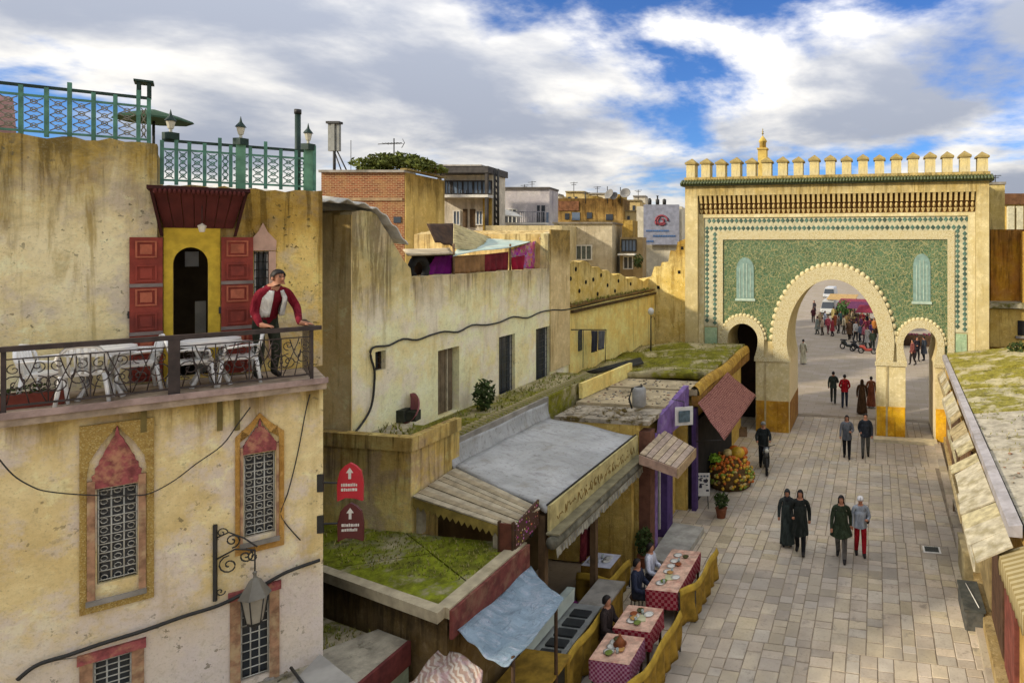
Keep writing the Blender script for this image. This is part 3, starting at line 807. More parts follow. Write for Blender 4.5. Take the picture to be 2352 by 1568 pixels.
for px0, px1, py0, py1 in ((945, 1042, 584, 634),): 
    q = [tp(px0, py1, .75), tp(px1, py1, .75), tp(px1, py1, 1.2), tp(px0, py1, 1.2), tp(px0, py0, .75), tp(px1, py0, .75), tp(px1, py0, 1.2), tp(px0, py0, 1.2)]
    dn.hexa(q)
tag(dn.obj('shelter_dark_panel', WOODD), 'dark panel for the shaded opening of the rooftop shelter behind the purple cloth', 'wall')  # dark colour stands in for the shade inside the shelter
tyre = MB(); c = tp(962, 618, .45)
tyre.tube([c + tf.t*(.27*math.cos(a)) + Vector((0,0,.27*math.sin(a))) for a in [2*math.pi*k/16 for k in range(16)]], .09, 7, closed=True)
tag(tyre.obj('tyre', plain('black_rubber', (.02,.02,.02), .8)), 'black tyre standing beside the purple cloth on the terrace', 'tyre')
cloth('tan_curtain', 'tan striped curtain hanging on the terrace edge', 'curtain', [tp(1044, 588, .35), tp(1113, 584, .35), tp(1113, 624, .35), tp(1044, 630, .35)], C_TAN, 30, 6, 0, .03, 6, seed=2)
cloth('maroon_curtain', 'dark maroon curtain between the tan curtain and the floral cloth', 'curtain', [tp(1114, 584, .36), tp(1168, 578, .36), tp(1168, 620, .36), tp(1114, 624, .36)], C_MAROON, 24, 6, 0, .03, 4, seed=3)
cloth('crimson_cloth', 'small crimson cloth bundle hung low on the terrace rail', 'cloth', [tp(1174, 592, .38), tp(1206, 586, .38), tp(1204, 619, .38), tp(1178, 619, .38)], C_RED, 10, 6, 0, .04, 2, seed=4)
cloth('floral_cloth', 'pink and red floral cloth hung by the pilaster on the terrace', 'cloth', [tp(1172, 574, .45), tp(1253, 545, .45), tp(1254, 616, .45), tp(1174, 620, .45)], C_FLORAL, 20, 8, 0, .04, 4, seed=5)
cloth('pink_cloth', 'pale pink triangular cloth tied to the pilaster top', 'cloth', [tp(1238, 546, .3), tp(1292, 532, .3), tp(1262, 572, .2), tp(1254, 585, .25)], C_PINK, 8, 8, .03, .02, 2, seed=6)
cloth('teal_tarp', 'faded teal tarpaulin stretched over the terrace curtains', 'tarpaulin', [tp(1060, 550, 1.8), tp(1225, 543, 1.6), tp(1215, 558, .2), tp(1040, 588, .2)], C_TEAL, 20, 10, .06, 0, 1, wr=.02, seed=7)
q = [tp(1042, 516, 1.9), tp(1128, 548, 1.9), tp(1092, 574, .7), tp(1040, 570, .7)]
def corr(u, v):
    a = q[0].lerp(q[1], u).lerp(q[3].lerp(q[2], u), v); a.z += .035*math.sin(v*9*2*math.pi); return a
tag(MB().sheet(corr, 6, 60, .015).obj('corrugated_sheet', plain('cream_corrugated', hexc('b7a877'), .7, .25, 3, dirt=hexc('6a5a34'))), 'cream corrugated sheet tilted above the teal tarpaulin', 'sheet')
cloth('brown_flap', 'dark brown hanging board flap over the rooftop shelter', 'flap', [tp(980, 514, 1.0), tp(1041, 513, 1.0), tp(1041, 566, .5), tp(1000, 556, .5)], WOODD, 8, 8, .02, .02, 2, seed=8)
cloth('shelter_roof', 'pale flat sheet roof over the purple cloth shelter', 'roof', [tp(925, 575, 2.2), tp(1032, 572, 2.2), tp(1040, 584, .1), tp(936, 588, .1)], plain('dirty_pale_sheet', hexc('a99a7c'), .85, .3, 3), 10, 6, .02, 0, 1, th=.04, seed=9)
pp = MB()
for px in (1042, 1172): pp.tube([tp(px, 632 if px < 1100 else 622, .3), tp(px, 560, .3)], .03, 6)
tag(pp.obj('shelter_posts', WOOD), 'thin wooden uprights holding the terrace shelter beside the curtains', 'post')

# ------------------------------------------------------------------ clothes frame on the yellow wing
cl = thing('clothes_frame', 'thin pole frame with dark clothes against the yellow wing wall', 'clothes rack', tp(1350, 850, -.6))
def rel(o, p): return Vector(p) - o.location
fb = MB(); P = [tp(1312, 757, -.4), tp(1392, 757, -.7), tp(1390, 832, -.7)]
fb.tube([rel(cl, p) for p in P], .02, 5); fb.tube([rel(cl, tp(1340, 757, -.5)), rel(cl, tp(1339, 845, -.5))], .012, 4); fb.obj('pole', IRON, cl)
for i, (px0, px1, y1, cmat) in enumerate(((1357, 1372, 806, plain('charcoal_cloth', hexc('2e2e34'), .9)), (1374, 1390, 800, plain('grey_cloth', hexc('5a5a5c'), .9)))):
    cloth('garment', '', '', [rel(cl, tp(px0, 759, -.6)), rel(cl, tp(px1, 759, -.66)), rel(cl, tp(px1-2, y1, -.66)), rel(cl, tp(px0+2, y1+4, -.6))], cmat, 8, 8, 0, .05, 2, parent=cl, seed=20+i)

# ------------------------------------------------------------------ ledge, block and junk below the terrace house
LEDGE_Z = 4.30
lg = MB().box(-10.5+.002, -9.0, 12.7, 20.2, 3.5, LEDGE_Z)
lgo = lg.obj('ledge_roof', MOSS2); tag(lgo, 'narrow mossy ledge roof along the foot of the terrace house', 'roof')
tm = MB().tube([(-.16, 0, 0), (.16, 0, -.05)], .07, 6).mesh('roof_tile', MOSS2)
for k in range(44): share('roof_tile', tm, lgo, (-9.22, 12.85 + k*.166, LEDGE_Z+.02), (0, 0, random.uniform(-.06, .06)))
BLK = plaster('stained_block_plaster', hexc('d4bd80'), hexc('c8ac68'), hexc('8a6a30'), hexc('2a1f10'), zt=4.9, zh=1.9, zf=.55, scale=1.2, pits=.3, grey=hexc('b09a80'), streak=.7, peel=.0)
blk = thing('stained_block', 'ochre plaster block with black rain stains above the mossy roof', 'building', (-8.9, 11.2, 0))
bp = [(-3.2, 0), (0, 0), (.02, 1.5), (-3.2, 1.5)]
MB().slab(bp, 0, 4.55).obj('walls', BLK, blk)
for a in ((-3.2, 0.06, -.05, .14), (-.12, .07, .141, 1.5)): MB().box(a[0], a[1], a[2], a[3], 4.551, 4.82).obj('parapet', BLK, blk)
MB().box(-3.2, -.125, .145, 1.5, 4.552, 4.60).obj('roof', MOSSY, blk)
junk = plain('junk_dark', hexc('3a3c30'), .9, .4, 8)
def place_px(px, py, z): return at_z(px, py, z)
p = at_z(912, 968, 4.6)
b = thing('crate_heap', 'heap of dark crates on the stained block roof beside the pink dish', 'crate', p, .2)
for i, (x_, y_, z_, s_) in enumerate(((-.35, 0, 0, .34), (.05, .05, 0, .3), (-.2, .1, .34, .26), (.3, .12, 0, .24))): MB().box(x_-s_/2, x_+s_/2, y_-s_/2, y_+s_/2, z_, z_+s_*.9).obj('crate', junk, b)
p = at_z(957, 960, 4.6)
dish = MB().lathe([(.02, 0), (.16, .03), (.28, .10), (.34, .17), (.35, .18), (.28, .13), (.15, .06), (.02, .03)], seg=18)
o = dish.obj('satellite_dish', plain('faded_pink_dish', hexc('a2646a'), .6, .2, 4)); o.location = p + Vector((0, 0, .2)); o.rotation_euler = (R(70), 0, R(-25)); tag(o, 'faded pink satellite dish lying on the stained block roof', 'satellite dish')

def leaf_cloud(mb, c, r, n, size, seed=0, flat=1.0, m=0):
    rn = random.Random(seed)
    for _ in range(n):
        while True:
            v = Vector((rn.uniform(-1,1), rn.uniform(-1,1), rn.uniform(-1,1)))
            if 0.25 < v.length < 1: break
        q = Vector(c) + Vector((v.x*r[0], v.y*r[1], v.z*r[2]))
        a = Vector((rn.uniform(-1,1), rn.uniform(-1,1), rn.uniform(-.7,.7))).normalized(); b_ = a.cross(Vector((rn.uniform(-1,1), rn.uniform(-1,1), rn.uniform(-1,1)))).normalized()
        s_ = size*rn.uniform(.6, 1.3)
        mb.add([q - a*s_, q + b_*s_*.45, q + a*s_, q - b_*s_*.45], [(0,1,2,3)], m)
LEAF = plain('olive_leaf', hexc('5d6427'), .8, .5, 3)
LEAF2 = plain('dark_leaf', hexc('3b4a20'), .8, .5, 3)
p = at_X(1112, 952, -9.9)
bush = thing('shrub', 'dark green shrub growing on the mossy ledge between door and windows', 'shrub', (p.x, p.y, LEDGE_Z))
mb = MB(); leaf_cloud(mb, (0, 0, .42), (.24, .34, .42), 420, .07, 4); mb.obj('foliage', LEAF2, bush)
MB().tube([(0,0,0), (.02,.02,.3), (-.03,.05,.6)], [.03,.02,.01], 5).obj('stem', WOODD, bush)

# ------------------------------------------------------------------ mossy lower roof
MZ = 2.95
mr = thing('mossy_roof_building', 'low shop with flat bright green mossy roof and red brown fascia below the stained block', 'building', (-6.45, 9.0, 0))
MB().slab([(-4.6, .75), (-3.0, .68), (-.02, -.05), (.0, 2.25), (-4.6, 2.25)], 0, MZ-.12).obj('walls', plaster('brown_stained_wall', hexc('6b5a3c'), hexc('584628'), hexc('3a2d18'), hexc('241c10'), zt=2.9, zh=.8, scale=2, streak=.6), mr)
panels = [[(-4.6, .78), (-2.9, .68), (-1.52, 1.55), (-2.6, 2.2), (-4.6, 2.2)], [(-2.87, .67), (-.22, -.02), (-.22, .75), (-1.50, 1.52)], [(-1.48, 1.55), (-.22, .78), (-.22, 2.2), (-2.55, 2.2)]]
for pl in panels: MB().slab(pl, MZ-.118, MZ).obj('roof_panel', MOSS, mr)
ED = plain('pale_edge_stone', hexc('a99d80'), .9, .3, 3, dirt=hexc('5e5636'))
MB().hexa([(-.215,-.02,MZ-.118),(.04,-.08,MZ-.118),(.04,2.2,MZ-.118),(-.215,2.2,MZ-.118),(-.215,-.02,MZ+.05),(.04,-.08,MZ+.05),(.04,2.2,MZ+.05),(-.215,2.2,MZ+.05)]).obj('edge_kerb', ED, mr)
MB().hexa([(.041,-.08,MZ-.42),(.10,-.08,MZ-.42),(.10,2.2,MZ-.42),(.041,2.2,MZ-.42),(.041,-.08,MZ+.02),(.10,-.08,MZ+.02),(.10,2.2,MZ+.02),(.041,2.2,MZ+.02)]).obj('fascia', plain('red_brown_fascia', hexc('6a3730'), .85, .35, 6, dirt=hexc('8a6a50')), mr)
MB().hexa([(-4.6,.60,MZ-.11),(-2.9,.50,MZ-.11),(-2.9,.665,MZ-.11),(-4.6,.77,MZ-.11),(-4.6,.60,MZ+.06),(-2.9,.50,MZ+.06),(-2.9,.665,MZ+.06),(-4.6,.77,MZ+.06)]).obj('front_kerb', ED, mr)
MB().hexa([(-2.895,.50,MZ-.11),(-.05,-.24,MZ-.11),(-.05,-.05,MZ-.11),(-2.895,.66,MZ-.11),(-2.895,.50,MZ+.06),(-.05,-.24,MZ+.06),(-.05,-.05,MZ+.06),(-2.895,.66,MZ+.06)]).obj('front_kerb', ED, mr)
# gravel roof in front of it
gr = thing('gravel_roof_building', 'low shop with grey gravel roof and dark red edge at the bottom of the picture', 'building', (-7.15, 7.0, 0))
MB().slab([(-2.4, -4.0), (.0, -4.0), (.0, 1.95), (-2.4, 2.55)], 0, 2.24).obj('walls', plain('pale_green_wall', hexc('8f9a82'), .9, .3, 3, dirt=hexc('5d5a45')), gr)
MB().slab([(-2.4, -4.0), (-.002, -4.0), (-.002, 1.95), (-.7, 2.12), (-1.3, 1.2), (-2.4, 1.1)], 2.241, 2.40).obj('roof', GRAVEL, gr)
MB().slab([(-2.4, 1.12), (-1.31, 1.22), (-.72, 2.13), (-2.4, 2.5)], 2.2405, 2.27).obj('lower_roof', MOSSY, gr)
MB().box(.001, .06, -4.0, 1.93, 2.05, 2.42).obj('fascia', plain('dark_red_fascia', hexc('5c2a26'), .85, .35, 6), gr)
gs = thing('grey_slab_roof', 'small smooth grey slab roof below the corner of the balcony house', 'roof', (-7.5, 5.6, 0))
pA = [at_z(px, py, 2.55) - gs.location for px, py in ((640, 1600), (735, 1500), (860, 1600))]
MB().slab([(p.x, p.y) for p in pA], 2.40+.002, 2.55).obj('slab', plain('smooth_grey_cement', hexc('98948a'), .9, .2, 2), gs)
MB().tube([at_z(668, 1532, 2.58) - gs.location, at_z(700, 1575, 2.58) - gs.location], .02, 5).obj('cable', IRON, gs)

# ------------------------------------------------------------------ white membrane roof shop
def membrane():
    m = Mat('white_membrane', .55, .35)
    n1 = m.noise(1.2, 6, .6, dist=.6); n2 = m.noise(2.2, 5, .65, st=(1, 2.6, 1), off=(3,1,0)); n3 = m.noise(10, 5, .7)
    c = m.mix(m.rng(n1, .3, .7), hexc('94948f'), hexc('aeaeaa'))
    c = m.mix(m.math('MULTIPLY', m.rng(n2, .5, .7), .55), c, hexc('7f7a76'))
    c = m.mix(m.math('MULTIPLY', m.rng(n3, .52, .68), .5), c, hexc('6a665e'))
    c = m.mix(m.math('MULTIPLY', m.rng(m.noise(.8, 6, .7, off=(2,9,1)), .52, .64), .55), c, hexc('857f70'))
    m.bump(m.math('ADD', n2, m.math('MULTIPLY', n1, 2)), .6, .05)
    return m.done(c)
MEMB = membrane()
shop = thing('restaurant_building', 'restaurant with grey white membrane roof and yellow signboard along the street', 'building', (-6.3, 11.8, 0))
sl = shop.location
A = [Vector((-8.85, 12.53, 3.84)), Vector((-6.3, 11.76, 3.43)), Vector((-6.3, 16.6, 3.45)), Vector((-8.8, 16.5, 3.84))]
def memb_fn(u, v):
    q = A[0].lerp(A[1], u).lerp(A[3].lerp(A[2], u), v); q.z += .018*math.sin(9*u+4*v) + .012*math.sin(17*v-6*u); return q - sl
MB().sheet(memb_fn, 16, 20, .12).obj('roof', MEMB, shop)
ups = [Vector((-8.87, 12.45, 3.8)), Vector((-8.83, 16.6, 3.8))]
def ups_fn(u, v):
    b = ups[0].lerp(ups[1], u); return b + Vector((.10*(1-v)**2 - .05, 0, .44*v + .012*math.sin(11*u))) - sl
MB().sheet(ups_fn, 20, 6, .06).obj('upstand', MEMB, shop)
MB().hexa([p - sl for p in (Vector((-8.98,12.45,3.5)), Vector((-8.92,12.45,3.5)), Vector((-8.9,16.7,3.5)), Vector((-8.98,16.7,3.5)), Vector((-8.98,12.45,4.36)), Vector((-8.92,12.45,4.36)), Vector((-8.9,16.7,4.36)), Vector((-8.98,16.7,4.36)))]).obj('parapet', GREYC, shop)
YW = plaster('mustard_wall', hexc('b39d5c'), hexc('a68c48'), hexc('6a4a1c'), scale=2)
MB().box(-2.5, -.05, 4.62, 4.78, 0, 3.4).obj('end_wall', YW, shop)
MB().box(-2.6, -2.45, .2, 4.6, 0, 3.4).obj('back_wall', plain('dim_back_wall', hexc('5b4a2e'), .9, .3, 3), shop)
for yy in (.02, 2.4): MB().box(-.22, -.08, yy, yy+.14, 0, 3.25).obj('pillar', plain('brown_pillar', hexc('5e4a33'), .85, .3), shop)
# signboard with script-like lettering
SG = plain('yellow_signboard', hexc('b3a570'), .8, .3, 4, dirt=hexc('7f7248'))
sgn = MB().hexa([(.0,-.02,-.47+3.43),(.06,-.02,-.47+3.43),(.06,4.8,-.47+3.43),(.0,4.8,-.47+3.43),(.0,-.02,.04+3.43),(.06,-.02,.04+3.43),(.06,4.8,.04+3.43),(.0,4.8,.04+3.43)]).obj('signboard', SG, shop)
ink = MB(); rs = random.Random(5); y_ = .25
while y_ < 4.5:
    L = rs.uniform(.12, .34); zb = 3.43 - .30
    pts = [(.066, y_ + L*k/6, zb + .05*math.sin(k*1.7 + y_*9) + (.10 if rs.random() < .3 else 0)) for k in range(7)]
    ink.tube(pts, .008, 4, smooth=False)
    if rs.random() < .5: ink.tube([(.066, y_+L*.2, zb), (.066, y_+L*.2, zb+.16)], .007, 4, smooth=False)
    if rs.random() < .5: ink.box(.061, .072, y_+L*.6, y_+L*.6+.03, zb+.14, zb+.17)
    y_ += L + rs.uniform(.03, .1)
ink.obj('lettering', plain('brown_ink', hexc('7d6330'), .8, .3), sgn)
MB().box(-.02, .012, -.03, 4.81, 3.472, 3.50).obj('roof_edge', plain('black_edge', hexc('2c2a24'), .7), shop)
# rolled awning and gutter under the sign
MB().tube([(.16, -.15, 2.80), (.16, 4.75, 2.80)], .13, 8).obj('awning_roll', plain('grey_canvas', hexc('6f6c5c'), .9, .45, 5, dirt=hexc('3c3b30')), shop)
fr_ = MB(); rs = random.Random(8)
for k in range(40):
    y0 = -.1 + k*.12
    fr_.add([(.22, y0, 2.72), (.22, y0+.12, 2.72), (.25, y0+.11, 2.55-rs.uniform(0,.07)), (.25, y0+.01, 2.55-rs.uniform(0,.07))], [(0,1,2,3)])
fr_.obj('awning_fringe', plain('grey_fringe', hexc('8d8a7a'), .9, .5, 6), shop)
MB().box(.02, .30, -.12, 4.74, 2.94, 2.975).obj('gutter', plain('olive_gutter', hexc('7a7358'), .8, .3), shop)
# boarded lean-to in front, over the mossy roof
lt = thing('boarded_canopy', 'grey boarded lean-to canopy with scalloped edge over the mossy roof', 'canopy', (-7.7, 11.5, MZ))
bk = [Vector((-8.84, 12.50, 3.80)), Vector((-6.42, 11.72, 3.44))]; ft = [Vector((-8.84, 11.17, 3.68)), Vector((-6.60, 10.86, 3.40))]
nb = 9
for k in range(nb):
    a0, a1 = k/nb + .006, (k+1)/nb - .006
    P = [bk[0].lerp(ft[0], a0), bk[1].lerp(ft[1], a0), bk[1].lerp(ft[1], a1), bk[0].lerp(ft[0], a1)]
    d = Vector((0, 0, .006*(k % 2) + .004*(k % 3)))
    MB().quad_slab([p_ + d - lt.location for p_ in P], .03).obj('board', (PALEW, plain('tan_grey_wood', hexc('9c8d70'), .85, .3, 5))[k % 2], lt)
for k in range(16):
    a, b = ft[0].lerp(ft[1], k/16) - lt.location, ft[0].lerp(ft[1], (k+1)/16) - lt.location
    mdl = (a+b)/2; dn_ = Vector((0,0,-1)); o_ = Vector((0,-.012,0))
    sc = [a + dn_*.03, a + dn_*.16, mdl + dn_*.25, b + dn_*.16, b + dn_*.03]
    MB().add(sc + [q_ + Vector((0,.012,0)) for q_ in sc], [(0,1,2,3,4), (9,8,7,6,5), (0,5,6,1), (1,6,7,2), (2,7,8,3), (3,8,9,4)]).obj('scallop', plain('mustard_trim', hexc('8d7a3c'), .85, .3), lt)
for q_ in (ft[0] + Vector((.12, .1, 0)), ft[1] + Vector((-.3, .15, 0))): MB().box(q_.x-lt.location.x-.06, q_.x-lt.location.x+.06, q_.y-lt.location.y-.06, q_.y-lt.location.y+.06, .002, q_.z-MZ-.05).obj('post', PALEW, lt)
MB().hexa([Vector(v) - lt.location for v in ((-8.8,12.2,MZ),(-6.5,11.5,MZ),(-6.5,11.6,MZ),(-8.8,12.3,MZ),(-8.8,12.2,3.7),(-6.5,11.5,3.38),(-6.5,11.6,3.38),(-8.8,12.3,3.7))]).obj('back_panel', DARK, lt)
# corner box sign beside the canopy
bs = thing('box_sign', 'folded corner sign with red floral panel and brown framed panel beside the canopy', 'sign', (-6.5, 10.9, MZ-.1))
def flor2():
    m = Mat('floral_sign', .7, .2)
    v = m.n('ShaderNodeTexVoronoi'); v.inputs['Scale'].default_value = 16; m.link(m.co, v.inputs['Vector'])
    c = m.mix(m.rng(v.outputs[0], .12, .4), m.mix(.4, v.outputs[1], hexc('c04038')), hexc('4a3428')); return m.done(c)
MB().hexa([(.0,.0,.1),(.04,.0,.1),(.04,.85,.25),(.0,.85,.25),(.0,.0,.6),(.04,.0,.6),(.04,.85,.74),(.0,.85,.74)]).obj('floral_panel', flor2(), bs)
MB().box(-.26, -.01, -.05, -.012, -.35, .62).obj('brown_panel', plain('brown_sign', hexc('5d3526'), .8, .3, 5), bs)
fr_ = MB()
for a in ((-.29,-.26),(-.01,.02)): fr_.box(a[0], a[1], -.07, .0, -.38, .66)
fr_.obj('frame', WOODD, bs)

# ================================================================== BALCONY HOUSE (left)
o_ = EYE + ray(0, 560) * 7.6
lf = Frame(o_.x, o_.y, R(51.5))
UY, LY = 1.15, 0.12          # upper wall and lower wall behind the balcony rail
LWU = plaster('balcony_house_upper', hexc('d0c5a6'), hexc('c8b98e'), hexc('a0822e'), hexc('4b3b1c'), zt=10.1, zh=1.55, zf=.85, scale=1.1, pits=.7, grey=hexc('b4a795'), streak=.5, bump=.5)
LWR = plaster('balcony_house_ochre', hexc('cdb574'), hexc('c4a65c'), hexc('8f6c20'), hexc('2c2312'), zt=9.4, zh=1.3, zf=.7, scale=1.3, pits=1.0, grey=hexc('b9aa8c'), streak=.5, bump=.6, peel=.95)
LWL = plaster('balcony_house_lower', hexc('c9ba92'), hexc('bca97c'), hexc('a3832f'), hexc('5c4a22'), zt=6.65, zh=.75, zf=.7, scale=1.0, pits=.55, grey=hexc('bdb0a4'), streak=.22, low=hexc('bdb1a6'), lowz=3.7)
bh = on_frame('balcony_house', 'weathered sand plaster house with maroon door hood, red shutters and a long balcony', 'house', lf)
CU = lf.u(742, LY); CUU = lf.u(741, UY)
FLOOR = 6.62
# lower wall with its windows
W1, W2 = lf.rect(222, 1116, 316, 1332, LY), lf.rect(560, 1040, 632, 1228, LY)
W3, W4 = lf.rect(214, 1508, 302, 1640, LY), lf.rect(553, 1368, 618, 1556, LY)
def rc(a): return [(a[0], a[2]), (a[1], a[2]), (a[1], a[3]), (a[0], a[3])]
MB().plate([(-9, 0), (CU, 0), (CU, 6.44), (-9, 6.44)], [rc(W1), rc(W2), rc(W3), rc(W4)], LY, LY+.3).obj('lower_wall', LWL, bh)  # far left length is out of view, extended to shade the street
MB().box(-9, CU-.02, LY+.301, LY+4.5, 0, 6.43).obj('lower_core', DARK, bh)
# upper wall, higher on the left of the hood
zl0, zl1 = lf.uz(0, 305, UY)[1], lf.uz(360, 331, UY)[1]
ul = lf.u(361, UY); zr = lf.uz(650, 437, UY)[1]
DO = lf.rect(397, 568, 478, 774, UY); DO = (DO[0], DO[1], FLOOR+.01, DO[3])
um, hw = (DO[0]+DO[1])/2, (DO[1]-DO[0])/2
door_o = [(DO[0], DO[2]), (DO[1], DO[2])] + [(um + hw*math.cos(a), DO[3]-hw*1.25 + hw*1.25*math.sin(a)) for a in [math.pi*k/14 for k in range(15)]]
WU = lf.rect(583, 577, 619, 740, UY)
rag = [(ul + (CUU-ul)*k/16, zr + random.uniform(-.03, .03)) for k in range(17)]
MB().plate([(-9, FLOOR), (ul, FLOOR)] + rough([(ul, (zl0+zl1)/2), (-9, (zl0+zl1)/2)], .02, .12, 5), [], UY, UY+.35).obj('upper_wall', LWU, bh)  # unseen left stretch added so its shadow covers the street
MB().plate([(ul+.001, FLOOR), (CUU, FLOOR)] + rag[::-1], [door_o, rc(WU)], UY+.02, UY+.35).obj('upper_wall', LWR, bh)
MB().box(-9, CUU-.02, UY+1.6, UY+4.5, FLOOR, zr-.1).obj('core', DARK, bh)
MB().box(-9, ul-.02, UY+.36, UY+3, zr-.09, (zl0+zl1)/2-.05).obj('stair_tower', LWU, bh)
MB().box(ul-.019, CUU-.02, UY+.36, UY+3, zr-.095, zr-.03).obj('roof_terrace', GREYC, bh)
# balcony slab
SLAB = plain('stained_slab_edge', hexc('a8957e'), .9, .35, 4, dirt=hexc('6a5844'), dirt_amt=.7)
MB().box(lf.u(2), CU+.02, -.07, UY, 6.47, FLOOR).obj('balcony_slab', SLAB, bh)
MB().box(lf.u(2)-.02, CU+.04, -.095, -.0705, 6.56, FLOOR+.02).obj('slab_nosing', plain('pink_nosing', hexc('a08a80'), .85, .3, 5, dirt=hexc('6b5a4c')), bh)
# yellow door surround, room behind
YD = plain('lemon_plaster', hexc('c7a838'), .9, .22, 7)
sx0, sx1 = lf.u(376, UY), lf.u(506, UY); sz1 = lf.uz(440, 524, UY)[1]
MB().plate([(sx0, FLOOR+.01), (DO[0]+.002, FLOOR+.01)] + door_o[2:][::-1] + [(DO[1]-.002, FLOOR+.01), (sx1, FLOOR+.01), (sx1, sz1), (sx0, sz1)], [], UY-.02, UY+.018).obj('door_surround', YD, bh)
MB().box(DO[0]-.3, DO[1]+.5, UY+1.4, UY+1.5, FLOOR, 9).obj('room_wall', plain('room_dark_wall', hexc('3d3322'), .9, .3), bh)
rw = lf.rect(422, 580, 447, 618, UY)
MB().box(rw[0], rw[1]+.05, UY+1.37, UY+1.395, rw[2], rw[3]).obj('inner_window', plain('pale_inner_window', hexc('b8bcc0'), .5, .2), bh)
MB().box(DO[0]+.62*2*hw, DO[1]-.02, UY+.5, UY+.54, FLOOR+.01, FLOOR+1.1).obj('inner_door', plain('grey_metal_door', hexc('77766f'), .6, .2), bh)
# red panelled shutters
SH = plain('brick_red_paint', hexc('8a3a2c'), .65, .25, 5, dirt=hexc('5a2a24')); SHL = plain('worn_red_edge', hexc('a35a40'), .7, .3, 6)
for (xa, xb) in ((298, 374), (508, 581)):
    u0, u1 = lf.u(xa, UY), lf.u(xb, UY); z0 = FLOOR+.04; z1 = lf.uz((xa+xb)/2, 545, UY)[1]
    s_ = MB().box(u0, u1, UY-.07, UY-.025, z0, z1).obj('shutter', SH, bh)
    n = 6; hgt = (z1-z0)/n
    for k in range(n):
        a = (u0+.06, u1-.06, z0+k*hgt+.05, z0+(k+1)*hgt-.05)
        f = MB(); t = .022
        for b in ((a[0], a[1], a[2], a[2]+t), (a[0], a[1], a[3]-t, a[3]), (a[0], a[0]+t, a[2]+t, a[3]-t), (a[1]-t, a[1], a[2]+t, a[3]-t)): f.box(b[0], b[1], UY-.09, UY-.0705, b[2], b[3])
        f.box(a[0]+.05, a[1]-.05, UY-.084, UY-.0705, a[2]+.05, a[3]-.05)
        f.obj('panel', SHL if k % 2 else SH, s_)
        if k in (2, 4): MB().box(u0-.004, u1+.004, UY-.085, UY-.0706, z0+k*hgt-.025, z0+k*hgt+.025).obj('rail', plain('grey_strap', hexc('7d7068'), .7), s_)
    MB().box(u0-.02 if xa < 400 else u0-.03, u0+.0, UY-.05, UY-.03, z0+.9, z0+1.0).obj('hinge', IRON, s_)
# window beside the shutter
iron_window(bh, *WU, y=UY+.10, nx=3, nz=8, frame=WHITEP, r=.008)
PINK = plain('pinkish_stone', hexc('bd9a84'), .85, .2, 5)
w0, w1, wz1 = WU[0]-.05, WU[1]+.08, WU[3]
og = [(w0, wz1+.01), (w1, wz1+.01), (w1+.01, wz1+.16), ((w0+w1)/2+.06, wz1+.30), ((w0+w1)/2, wz1+.44), ((w0+w1)/2-.06, wz1+.30), (w0, wz1+.16)]
MB().plate(og, [], UY-.02, UY+.018).obj('window_head', PINK, bh)
MB().box(w1-.09, w1, UY-.018, UY+.017, FLOOR+.2, wz1).obj('window_jamb', PINK, bh)
# maroon hood over the door: leans out, scalloped crown, lantern below
HD = plain('maroon_board', hexc('5c2a26'), .75, .3, 4); HDD = plain('dark_maroon', hexc('3c1b18'), .8, .3, 4)
hx0, hx1 = lf.u(376, UY), lf.u(536, UY); hz0 = lf.uz(450, 524, UY)[1]; hz1 = hz0 + .50
out_ = .46; tx0, tx1 = hx0 - .10, hx1 + .12
nbp = 7
for k in range(nbp):
    a, b = k/nbp + .004, (k+1)/nbp - .004
    L0, L1 = hx0 + (hx1-hx0)*a, hx0 + (hx1-hx0)*b; T0, T1 = tx0 + (tx1-tx0)*a, tx0 + (tx1-tx0)*b
    MB().hexa([(L0, UY-.03, hz0), (L1, UY-.03, hz0), (L1, UY-.002, hz0), (L0, UY-.002, hz0), (T0, UY-out_, hz1), (T1, UY-out_, hz1), (T1, UY-out_+.05, hz1), (T0, UY-out_+.05, hz1)]).obj('hood_board', HD, bh)
for xa, xt in ((hx0-.035, tx0-.035), (hx1, tx1)):
    MB().hexa([(xa, UY-.10, hz0-.12), (xa+.035, UY-.10, hz0-.12), (xa+.035, UY-.001, hz0-.12), (xa, UY-.001, hz0-.12), (xt, UY-out_-.06, hz1+.02), (xt+.035, UY-out_-.06, hz1+.02), (xt+.035, UY-.001, hz1+.02), (xt, UY-.001, hz1+.02)]).obj('hood_bracket', HDD, bh)
MB().box(tx0-.06, tx1+.06, UY-out_-.10, UY-.001, hz1+.021, hz1+.07).obj('hood_top', HDD, bh)
me = MB().ball((0,0,0), .5, .25, .5, 8, 5).mesh('scallop', HD); ns = 20
for k in range(ns): share('scallop', me, bh, (tx0 + (tx1-tx0)*(k+.5)/ns, UY-out_-.075, hz1+.01), (0,0,0), ((tx1-tx0)/ns*1.05, .12, .10))
hl = thing('hood_lantern', 'small white hanging lantern under the maroon door hood', 'lantern', lf.world(lf.uz(464, 500, UY-.3)[0], UY-.3, hz0+.02))
MB().tube([(0,0,.02), (0,0,.38)], .005, 4).obj('cord', IRON, hl)
MB().lathe([(.03,-.08),(.05,.0),(.055,.01),(.015,.035),(.008,.045)], seg=6, smooth=False).obj('shade', plain('milky_lantern', hexc('d5cdb8'), .4, .1), hl)

